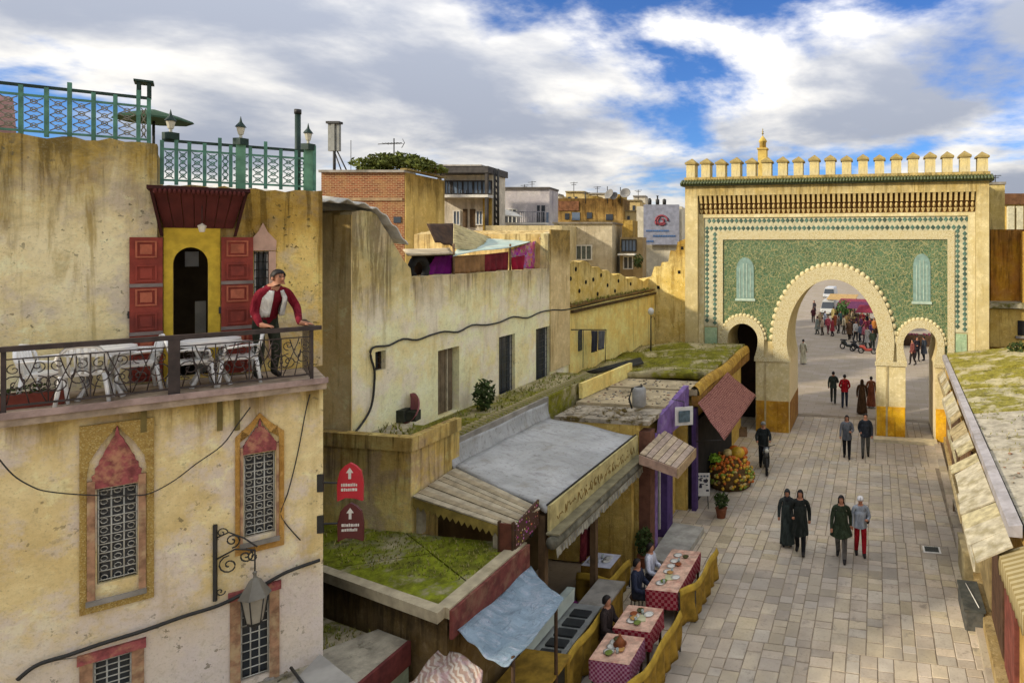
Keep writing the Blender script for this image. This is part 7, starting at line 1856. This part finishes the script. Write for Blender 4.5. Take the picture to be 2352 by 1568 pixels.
# golden cloth screens round the terrace
def screen(name, label, pts, h):
    t = thing(name, label, 'screen', (pts[0][0], pts[0][1], 0)); O = Vector((pts[0][0], pts[0][1], 0))
    L = [0]
    for a, b in zip(pts, pts[1:]): L.append(L[-1] + math.hypot(b[0]-a[0], b[1]-a[1]))
    def pos(s):
        for i in range(len(pts)-1):
            if s <= L[i+1] + 1e-6: f = (s-L[i])/(L[i+1]-L[i]); return Vector((pts[i][0]+(pts[i+1][0]-pts[i][0])*f, pts[i][1]+(pts[i+1][1]-pts[i][1])*f, 0)), Vector((pts[i+1][1]-pts[i][1], pts[i][0]-pts[i+1][0], 0)).normalized()
        return Vector((*pts[-1], 0)), Vector((1,0,0))
    def fn(u, v):
        p, n = pos(u*L[-1]); s = u*L[-1]
        return p - O + n*(.035*math.sin(s*17 + 1.2*math.sin(v*3)) * (.3+.9*v) + .02*math.sin(s*7.3+v*4)) + Vector((0, 0, h*(1-v) + .03*math.sin(s*5)*(1-v) + .02 + .03*abs(math.sin(s*9))*v))
    MB().sheet(fn, int(L[-1]*40), 9, .008).obj('cloth', YCL, t)
    def ov(u, v):
        p, n = pos(u*L[-1]); s = u*L[-1]; a = v*math.pi
        return p - O + n*(.06*math.cos(a)) + Vector((0, 0, h + .03*math.sin(s*5) + .05*math.sin(a) - .10*abs(math.cos(a)) + .02))
    MB().sheet(ov, int(L[-1]*12), 6, .006).obj('top_fold', plain('gold_fold', hexc('a5872f'), .85, .3, 4), t)
    for p in pts: MB().tube([(p[0]-O.x, p[1]-O.y, 0), (p[0]-O.x, p[1]-O.y, h)], .02, 6).obj('post', IRON, t)
screen('cloth_screen', 'golden draped cloth screen beside the long red table', [(-4.30, 14.05), (-4.02, 14.35), (-3.98, 16.25)], .80)
screen('cloth_screen', 'golden draped cloth screen beside the two square tables', [(-4.35, 10.7), (-4.12, 11.2), (-4.04, 13.25)], .80)
screen('cloth_screen', 'golden cloth divider between stall counter and square tables', [(-5.62, 13.2), (-5.66, 11.0), (-5.55, 10.6)], .85)
screen('cloth_screen', 'short golden cloth screen below the white topped table', [(-7.05, 14.62), (-6.18, 14.55), (-6.05, 15.5)], .62)
# seated guests and staff
person('guest in navy jacket seated at the long red table, near end', (-5.42, 14.35, .0), 1.72, R(90), top='232838', legs='2a2c34', pose='sit', bulk=1.12)
person('guest in white shirt seated at the long red table, far end', (-5.40, 15.2, .0), 1.70, R(90), top='b6b8c0', legs='3a3a40', pose='sit', bulk=1.05)
person('guest in dark brown clothes seated at the square tables', (-5.48, 12.75, .0), 1.70, R(90), top='2c2320', legs='231f1d', pose='sit', bulk=1.12)
person('cook in black standing behind the steel counter', (-6.95, 11.9, 0), 1.72, R(100), top='1c1b1c', legs='1b1b1d', bulk=1.1)
def stool(label, x_, y_):
    t = thing('stool', label, 'stool', (x_, y_, 0), 0, 'stools of the seated guests')
    MB().lathe([(.16,.40),(.17,.42),(.17,.44),(.02,.45)], seg=14).obj('seat', WOODD, t)
    for a in range(4): MB().tube([(.12*math.cos(a*1.57), .12*math.sin(a*1.57), .41), (.17*math.cos(a*1.57), .17*math.sin(a*1.57), 0)], .014, 5).obj('leg', IRON, t)
stool('dark stool under the guest in the navy jacket', -5.42, 14.35); stool('dark stool under the guest in the white shirt', -5.40, 15.2); stool('dark stool under the guest in dark brown clothes', -5.48, 12.75)
# steel counter
ct = thing('steel_counter', 'wood fronted steel food counter with black trays beside the blue tarpaulin', 'counter', (-6.1, 12.0, 0), R(0))
MB().box(-.36, .30, -.95, .95, 0, .86).obj('body', plain('dark_cabinet', hexc('3d3526'), .8, .3), ct)
for k in range(5): MB().box(.301, .33, -.94+k*.376, -.94+(k+1)*.376-.02, .30, .84).obj('front_board', plain('brown_front', hexc('6a4530'), .7, .3, 4), ct)
MB().box(-.42, .40, -1.0, 1.0, .861, .90).obj('worktop', plain('steel', hexc('9a9c96'), .3, .2, 5, metal=.4), ct)
for k in range(5): MB().box(-.10, .30, -.85+k*.34, -.62+k*.34, .901, .94).obj('tray', plain('black_tray', hexc('2a2c2c'), .5, .3), ct)
MB().hexa([(-.40,-.98,.95),(-.22,-.98,.95),(-.22,.98,.95),(-.40,.98,.95),(-.38,-.98,1.25),(-.20,-.98,1.25),(-.20,.98,1.25),(-.38,.98,1.25)]).obj('glass_guard', plain('pale_green_glass', hexc('b3bdb0'), .2, .1, spec=.5), ct)
for y_ in (-.96, .96): MB().box(-.40, -.36, y_-.02, y_+.02, .901, 1.0).obj('bracket', IRON, ct)
cs2 = thing('side_counter', 'grey stone topped side counter behind the steel counter', 'counter', (-5.98, 13.6, 0))
MB().box(-.28, .30, -.55, .55, 0, .78).obj('body', YCL, cs2); MB().box(-.32, .34, -.6, .6, .781, .83).obj('top', GREYC, cs2)
bl = MB().hexa([(-.3,-.8,.0),(.3,-.8,0),(.3,.8,0),(-.3,.8,0),(-.28,-.78,.16),(.28,-.78,.16),(.28,.78,.16),(-.28,.78,.16)])
sf = thing('cushion_bench', 'low bench with bright magenta cushions inside the restaurant', 'bench', (-6.75, 13.1, 0), R(4))
MB().box(-.3, .3, -.8, .8, 0, .36).obj('base', WOODD, sf)
for k, c in enumerate(('8a2a6a', '9a5040', '842a70')): MB().ball((0, -.52+k*.52, .43), .29, .25, .09).obj('cushion', cm(c), sf)
wl2 = thing('wall_script', 'dark red script lettering painted on the mustard restaurant wall', 'lettering', (-7.2, 16.41, 1.9))
mb = MB(); rs = random.Random(3)
for q in range(6): mb.tube([(-.55+q*.19+.06*math.cos(k*.8), -.006, .10*math.sin(k*.8)+rs.uniform(-.02,.02)) for k in range(7)], .018, 4)
mb.obj('script', plain('dark_red_ink', hexc('6a2a1c'), .8), wl2)
cloth('red_banner', 'crimson cloth banner hanging under the restaurant roof', 'banner', [Vector((-7.3, 16.3, 3.1)), Vector((-6.4, 16.3, 3.1)), Vector((-6.4, 16.3, 2.3)), Vector((-6.9, 16.3, 2.35))], cm('8a0f22'), 10, 6, 0, .03, 2, seed=50)
cloth('maroon_hanging', 'dark maroon hanging between the restaurant pillars', 'cloth', [Vector((-6.6, 13.9, 2.5)), Vector((-6.55, 14.5, 2.5)), Vector((-6.55, 14.5, 1.3)), Vector((-6.6, 13.9, 1.3))], cm('4c1018'), 8, 8, 0, .04, 2, seed=51)
# goods hung under the restaurant awning, pots, menu easel
for i, (x_, y_, h_, lb) in enumerate(((-6.05, 16.55, .75, 'bushy potted plant by the restaurant end wall'), (-4.75, 20.0, .5, 'small potted plant at the purple shop corner'))):
    t = thing('potted_plant', lb, 'plant', (x_, y_, 0)); MB().lathe([(.13,0),(.18,.28),(.2,.3),(.16,.3)], seg=12).obj('pot', plain('clay_pot', hexc('8a553c'), .85, .3, 5), t)
    mb = MB(); leaf_cloud(mb, (0,0,.3+h_*.5), (.24,.24,h_*.5), 240, .07, 60+i); mb.obj('foliage', LEAF2, t)
# tarpaulins at the bottom
def tarp_mat():
    m = Mat('pale_blue_tarp', .5, .35)
    f = m.noise(2.2, 6, .7, st=(1, 2.2, 1), dist=1.6); g = m.noise(5.5, 5, .65, st=(2, .8, 1), off=(3,3,3), dist=1.0); n = m.noise(1.1, 4, .6)
    c = m.mix(m.rng(n, .35, .65), hexc('7d929e'), hexc('98a9b4')); c = m.mix(m.math('MULTIPLY', m.rng(f, .5, .62), .5), c, hexc('b3b6c0')); c = m.mix(m.math('MULTIPLY', m.rng(g, .55, .66), .5), c, hexc('5f6f78'))
    m.bump(m.math('ADD', f, m.math('MULTIPLY', g, .6)), 1.0, .08); return m.done(c)
BT = tarp_mat()
cloth('blue_tarp', 'pale blue tarpaulin stretched over the food stall at the bottom', 'tarpaulin', [Vector((-6.36, 11.25, 2.52)), Vector((-5.28, 10.45, 2.45)), Vector((-5.28, 8.7, 2.36)), Vector((-6.40, 9.05, 2.60))], BT, 30, 30, .14, .02, 3, th=.012, wr=.03, seed=61)
def strip():
    m = Mat('striped_blanket', .95, .1)
    w = m.n('ShaderNodeTexWave', bands_direction='DIAGONAL'); w.inputs['Scale'].default_value = 5; w.inputs['Distortion'].default_value = 9; w.inputs['Detail'].default_value = 3; m.link(m.co, w.inputs['Vector'])
    c = m.mix(m.rng(w.outputs[1], .35, .65), hexc('9a8272'), hexc('b9ad9e')); c = m.mix(m.math('MULTIPLY', m.rng(m.noise(4,4),.5,.62),.6), c, hexc('a8898a')); m.bump(w.outputs[1], .5, .03); return m.done(c)
cloth('striped_blanket', 'crumpled brown and cream striped blanket beside the blue tarpaulin', 'blanket', [at_z(1015, 1478, 2.3), at_z(1110, 1540, 2.3), at_z(1080, 1680, 2.0), at_z(880, 1640, 2.2)], strip(), 30, 30, .02, .02, 2, th=.03, wr=.05, seed=62)
tp_ = MB()
for x_, y_ in ((-5.35, 10.3), (-5.32, 8.9)): tp_.tube([(x_, y_, 0), (x_, y_, 2.42)], .03, 6)
tag(tp_.obj('stall_posts', WOODD), 'wooden posts holding up the pale blue tarpaulin', 'post')
fz = thing('stall_cabinet', 'yellow framed dark stall cabinet under the blue tarpaulin', 'cabinet', (-5.75, 10.3, 0))
MB().box(-.45, .35, -.5, .5, 0, 1.15).obj('body', plain('stall_dark', hexc('2e2a20'), .8, .3), fz)
for a in ((.351,.40,-.52,-.42),(.351,.40,.42,.52)): MB().box(a[0], a[1], a[2], a[3], 0, 1.2).obj('frame', YCL, fz)
MB().box(-.48, .42, -.54, .54, 1.201, 1.25).obj('top', YCL, fz)

# ================================================================== GROCER'S STREET STALL, MOTORBIKE, POSTER STAND
p = at_z(1678, 1112, 0)
fs2 = thing('fruit_stand', 'tiered round stand heaped with fruit in front of the rose awning', 'fruit stand', (p.x, p.y, 0))
MB().lathe([(.72,0),(.80,.25),(.78,.55),(.60,.85),(.42,1.1),(.2,1.2)], seg=18).obj('stand', plain('basket_brown', hexc('5d4626'), .9, .4, 6), fs2)
FR = [plain('fruit_' + n, hexc(c), .5, .3, 8, spec=.4) for n, c in (('orange', 'c2641a'), ('yellow', 'c49a26'), ('red', '8c2c20'), ('green', '7a8a2c'), ('brown', '6a4a22'), ('cream', 'c0a868'))]
rfm = random.Random(6); fr0 = [MB().ball((0,0,0), 1, 1, .92, 8, 5).mesh('fruit', f) for f in FR]
for q in range(250):
    a = rfm.uniform(math.pi, 2*math.pi) if rfm.random() < .8 else rfm.uniform(0, math.pi); f = rfm.random(); z = .12 + 1.0*f
    r = (.80 if z < .5 else .80 - (z-.5)*.62) + .02
    mi = rfm.choice((1, 1, 3, 3, 4, 5, 0)) if f < .6 else rfm.choice((0, 0, 1, 0))
    share('fruit', fr0[mi], fs2, (r*math.cos(a), r*math.sin(a), z), (0,0,0), (rfm.uniform(.045, .075),)*3)
mb = MB(); leaf_cloud(mb, (0,0,0), (.24,.24,.14), 200, .10, 8); o = mb.obj('greens', plain('bright_greens', hexc('86a832'), .7, .3, 4), fs2); o.location = (-.45, -.35, 1.02)
for x_, y_, r_, m_ in ((.28, -.1, .26, FR[1]), (.1, .15, .22, FR[0]), (.42, .1, .2, FR[0]), (-.05, -.2, .18, FR[5])): MB().ball((x_, y_, 1.18), r_, r_, r_*.8, 12, 8).obj('melon', m_, fs2)
p = at_z(1757, 1076, 0)
mbk = thing('motorbike', 'dark parked motorbike between the fruit stand and the gate pier', 'motorbike', (p.x+.05, p.y-.05, 0), R(12))
TYR = plain('tyre_black', (.02,.02,.02), .8)
for y_ in (-.62, .58):
    w_ = MB().tube([(0, y_+.27*math.cos(a), .29+.27*math.sin(a)) for a in [2*math.pi*q/18 for q in range(18)]], .05, 7, closed=True).obj('wheel', TYR, mbk)
    mb = MB()
    for q in range(6): a = q*math.pi/3; mb.tube([(0, y_, .29), (0, y_+.24*math.cos(a), .29+.24*math.sin(a))], .008, 4)
    mb.obj('spokes', GREYC, w_)
MB().tube([(0,-.30,.62), (0,-.1,.72), (0,.12,.70), (0,.25,.62)], [.09,.13,.13,.08], 10).obj('fuel_tank', plain('grey_tank', hexc('6a6d70'), .4, .2, spec=.5), mbk)
MB().hexa([(-.11,.18,.66),(.11,.18,.66),(.10,.82,.70),(-.10,.82,.70),(-.12,.18,.76),(.12,.18,.76),(.10,.82,.79),(-.10,.82,.79)]).obj('seat', TYR, mbk)
MB().box(-.13, .13, -.15, .25, .25, .55).obj('engine', plain('engine_metal', hexc('4a4a48'), .5, .3, metal=.4), mbk)
for s in (-1, 1): MB().tube([(s*.07,-.62,.29), (s*.07,-.42,.85), (s*.10,-.38,.98)], .022, 6).obj('fork', IRON, mbk); MB().tube([(s*.05,-.38,.98), (s*.32,-.28,1.02)], .016, 5).obj('handlebar', IRON, mbk)
MB().ball((0,-.52,.86), .09, .07, .09).obj('headlight', plain('pale_headlight', hexc('b8b6a8'), .2, .1, spec=.5), mbk)
p = at_z(1610, 1165, 0)
pst = thing('poster_stand', 'white printed poster board on thin legs standing in the street by the fruit stand', 'sign', (p.x, p.y, 0), R(14))
MB().box(-.29, .29, -.02, .02, .38, 1.12).obj('board', WHITEP, pst)
mb = MB(); rs = random.Random(2)
for q in range(14): x_, z_ = rs.uniform(-.24, .18), rs.uniform(.45, .95); mb.box(x_, x_+rs.uniform(.03,.12), -.026, -.0205, z_, z_+rs.uniform(.02,.08))
mb.obj('print', plain('print_dark', hexc('35323c'), .7), pst)
mb = MB()
for q in range(5): x_ = -.22+q*.1; mb.box(x_, x_+.07, -.026, -.0205, 1.0, 1.06)
mb.obj('headline', plain('print_grey', hexc('5a6068'), .7), pst)
for s in (-1, 1): MB().tube([(s*.22,.0,.38), (s*.24,-.12,0)], .014, 5).obj('leg', IRON, pst); MB().tube([(s*.22,.02,.38), (s*.24,.18,0)], .014, 5).obj('leg', IRON, pst)
p = at_z(1585, 1075, 0)
for i, (px, py, c, lb) in enumerate(((1590, 1085, '6b4c26', 'brown crate of produce behind the shop keeper'), (1618, 1070, '43522a', 'green crate of produce under the rose awning'), (1700, 1000, '5a4426', 'brown crate of produce near the left gate arch'))):
    p = at_z(px, py, 0); t = thing('produce_crate', lb, 'crate', (p.x, p.y, 0), .1*i, 'produce crates at the grocer')
    for s in (-1, 1): MB().box(-.3, .3, s*.2-.012, s*.2+.012, 0, .34).obj('side', WOOD, t); MB().box(s*.3-.012, s*.3+.012, -.186, .186, 0, .34).obj('end', WOOD, t)
    MB().box(-.285, .285, -.185, .185, .03, .25).obj('base', WOODD, t)
    mb = MB()
    for q in range(24): a, b = rfm.uniform(-.24,.24), rfm.uniform(-.15,.15); mb.ball((a, b, .28+rfm.uniform(0,.06)), .05, .05, .045, 7, 4)
    o = mb.obj('produce', plain('produce_' + c, tuple(v*1.6 for v in hexc(c)), .6, .4, 8), t); o['kind'] = 'stuff'

# ================================================================== BEYOND THE GATE
def van(label, px, py, col):
    p = at_z(px, py, 0); t = thing('van', label, 'van', (p.x, p.y, .004), R(-4)); m = plain('van_paint_' + col, hexc(col), .35, .08, 3, spec=.5)
    prof_ = [(-1.0, .35), (-1.0, 1.0), (-.94, 1.15), (-.82, 1.75), (-.7, 1.92), (.7, 1.92), (.82, 1.75), (.94, 1.15), (1.0, 1.0), (1.0, .35)]
    MB().plate([(x_*.86, z_) for x_, z_ in prof_], [], .7, 4.2).obj('body', m, t)
    MB().hexa([(-.86,0,.35),(.86,0,.35),(.86,.7,.35),(-.86,.7,.35),(-.84,.05,.95),(.84,.05,.95),(.84,.7,1.02),(-.84,.7,1.02)]).obj('bonnet', m, t)
    MB().hexa([(-.76,.28,1.0),(.76,.28,1.0),(.76,.69,1.0),(-.76,.69,1.0),(-.66,.62,1.70),(.66,.62,1.70),(.66,.69,1.70),(-.66,.69,1.70)]).obj('windscreen', PANE, t)
    MB().box(-.84, .84, -.06, -.001, .36, .55).obj('bumper', IRON, t)
    for s in (-1, 1): MB().ball((s*.62, .0, .76), .12, .05, .09).obj('headlight', plain('van_light', hexc('c4c4ba'), .2, .1), t)
    for s in (-1, 1):
        for y_ in (.65, 3.4):
            w = MB().tube([(s*.78, y_, .33), (s*.90, y_, .33)], .33, 16, smooth=False).obj('wheel', TYR, t)
    MB().box(-.28, .28, -.07, -.0605, .40, .50).obj('number_plate', WHITEP, t)
van('white van parked in the square beyond the main arch, nearer of two', 1900, 728, 'b7b9b6')
van('white van further back in the square, its roof just under the arch crown', 1903, 690, 'bfc0c0')
def scooter(label, px, py, rz, c):
    p = at_z(px, py, 0); t = thing('scooter', label, 'scooter', (p.x, p.y, .004), rz)
    for y_ in (-.5, .5): MB().tube([(0, y_+.2*math.cos(a), .22+.2*math.sin(a)) for a in [2*math.pi*q/12 for q in range(12)]], .05, 6, closed=True).obj('wheel', TYR, t)
    MB().tube([(0,-.4,.35), (0,-.2,.30), (0,.1,.30), (0,.3,.55), (0,.6,.55)], [.09,.12,.12,.15,.1], 8).obj('body', plain('scooter_' + c, hexc(c), .4, .2), t)
    MB().tube([(0,-.5,.3), (0,-.38,1.0)], .03, 6).obj('column', IRON, t); MB().tube([(-.28,-.34,1.0), (.28,-.34,1.0)], .02, 5).obj('handlebar', IRON, t)
    MB().box(-.12, .12, .15, .65, .70, .78).obj('seat', TYR, t)
for i, (px, py, rz, c, lb) in enumerate(((1948, 802, 1.2, '30332f', 'dark scooter parked beyond the main arch, leftmost of three'), (1972, 806, 1.9, '2a2c30', 'black scooter parked beyond the main arch, middle of three'), (1992, 812, 1.4, '8a3a30', 'red scooter parked beyond the main arch, rightmost of three'))): scooter(lb, px, py, rz, c)
# market stalls and a tree along the right of the square
for i, (px, py, c, w_, lb) in enumerate(((1962, 742, '7a3040', 3.0, 'far stall with wine red canopy in the square'), (1990, 752, '5a2a48', 3.2, 'stall with plum canopy in the square'), (2010, 764, '7a2434', 3.0, 'stall with crimson canopy at the right edge of the square'), (1935, 726, 'a88a5a', 3.0, 'stall with tan canopy beside the far vans'), (2098, 792, '4a2a38', 4.0, 'stall with dark plum canopy seen through the small right arch'))):
    p = at_z(px, py, 0); t = thing('market_stall', lb, 'stall', (p.x, p.y, .004), R(-10), 'market stalls in the square')
    for x_ in (-w_/2, w_/2):
        for y_ in (-.8, .8): MB().tube([(x_, y_, 0), (x_, y_, 2.1)], .04, 5).obj('post', WOOD, t)
    MB().hexa([(-w_/2-.2,-1.1,2.0),(w_/2+.2,-1.1,2.0),(w_/2+.2,1,2.5),(-w_/2-.2,1,2.5),(-w_/2-.2,-1.1,2.05),(w_/2+.2,-1.1,2.05),(w_/2+.2,1,2.55),(-w_/2-.2,1,2.55)]).obj('canopy', cm(c), t)
    MB().box(-w_/2, w_/2, -.6, .4, 0, .9).obj('counter', WOODD, t)
    mb = MB()
    for q in range(20): mb.ball((rfm.uniform(-w_/2, w_/2), rfm.uniform(-.5,.3), .95), .12, .12, .1, 6, 4)
    o = mb.obj('goods', cm(rfm.choice(('9a5a3a', '8a7a4a', '6a3a4a'))), t); o['kind'] = 'stuff'
p = at_z(1940, 746, 0)
tr = thing('small_tree', 'small dark green tree among the stalls in the square', 'tree', (p.x, p.y, 0))
MB().tube([(0,0,0), (.05,0,.8), (0,.05,1.5)], [.1,.07,.04], 6).obj('trunk', WOODD, tr)
mb = MB(); leaf_cloud(mb, (0,0,1.9), (.9,.9,.8), 500, .14, 3); mb.obj('crown', plain('tree_leaf', hexc('3f5f2c'), .8, .4, 3), tr)
# buildings closing the square
t, f, a = bld('square_house', 'plain tan building closing the far side of the square', 150, 1780, 600, 2200, plaster('far_tan', hexc('b09b76'), hexc('a08a64'), hexc('7a6440'), scale=.4), 8)
flush_bodies()
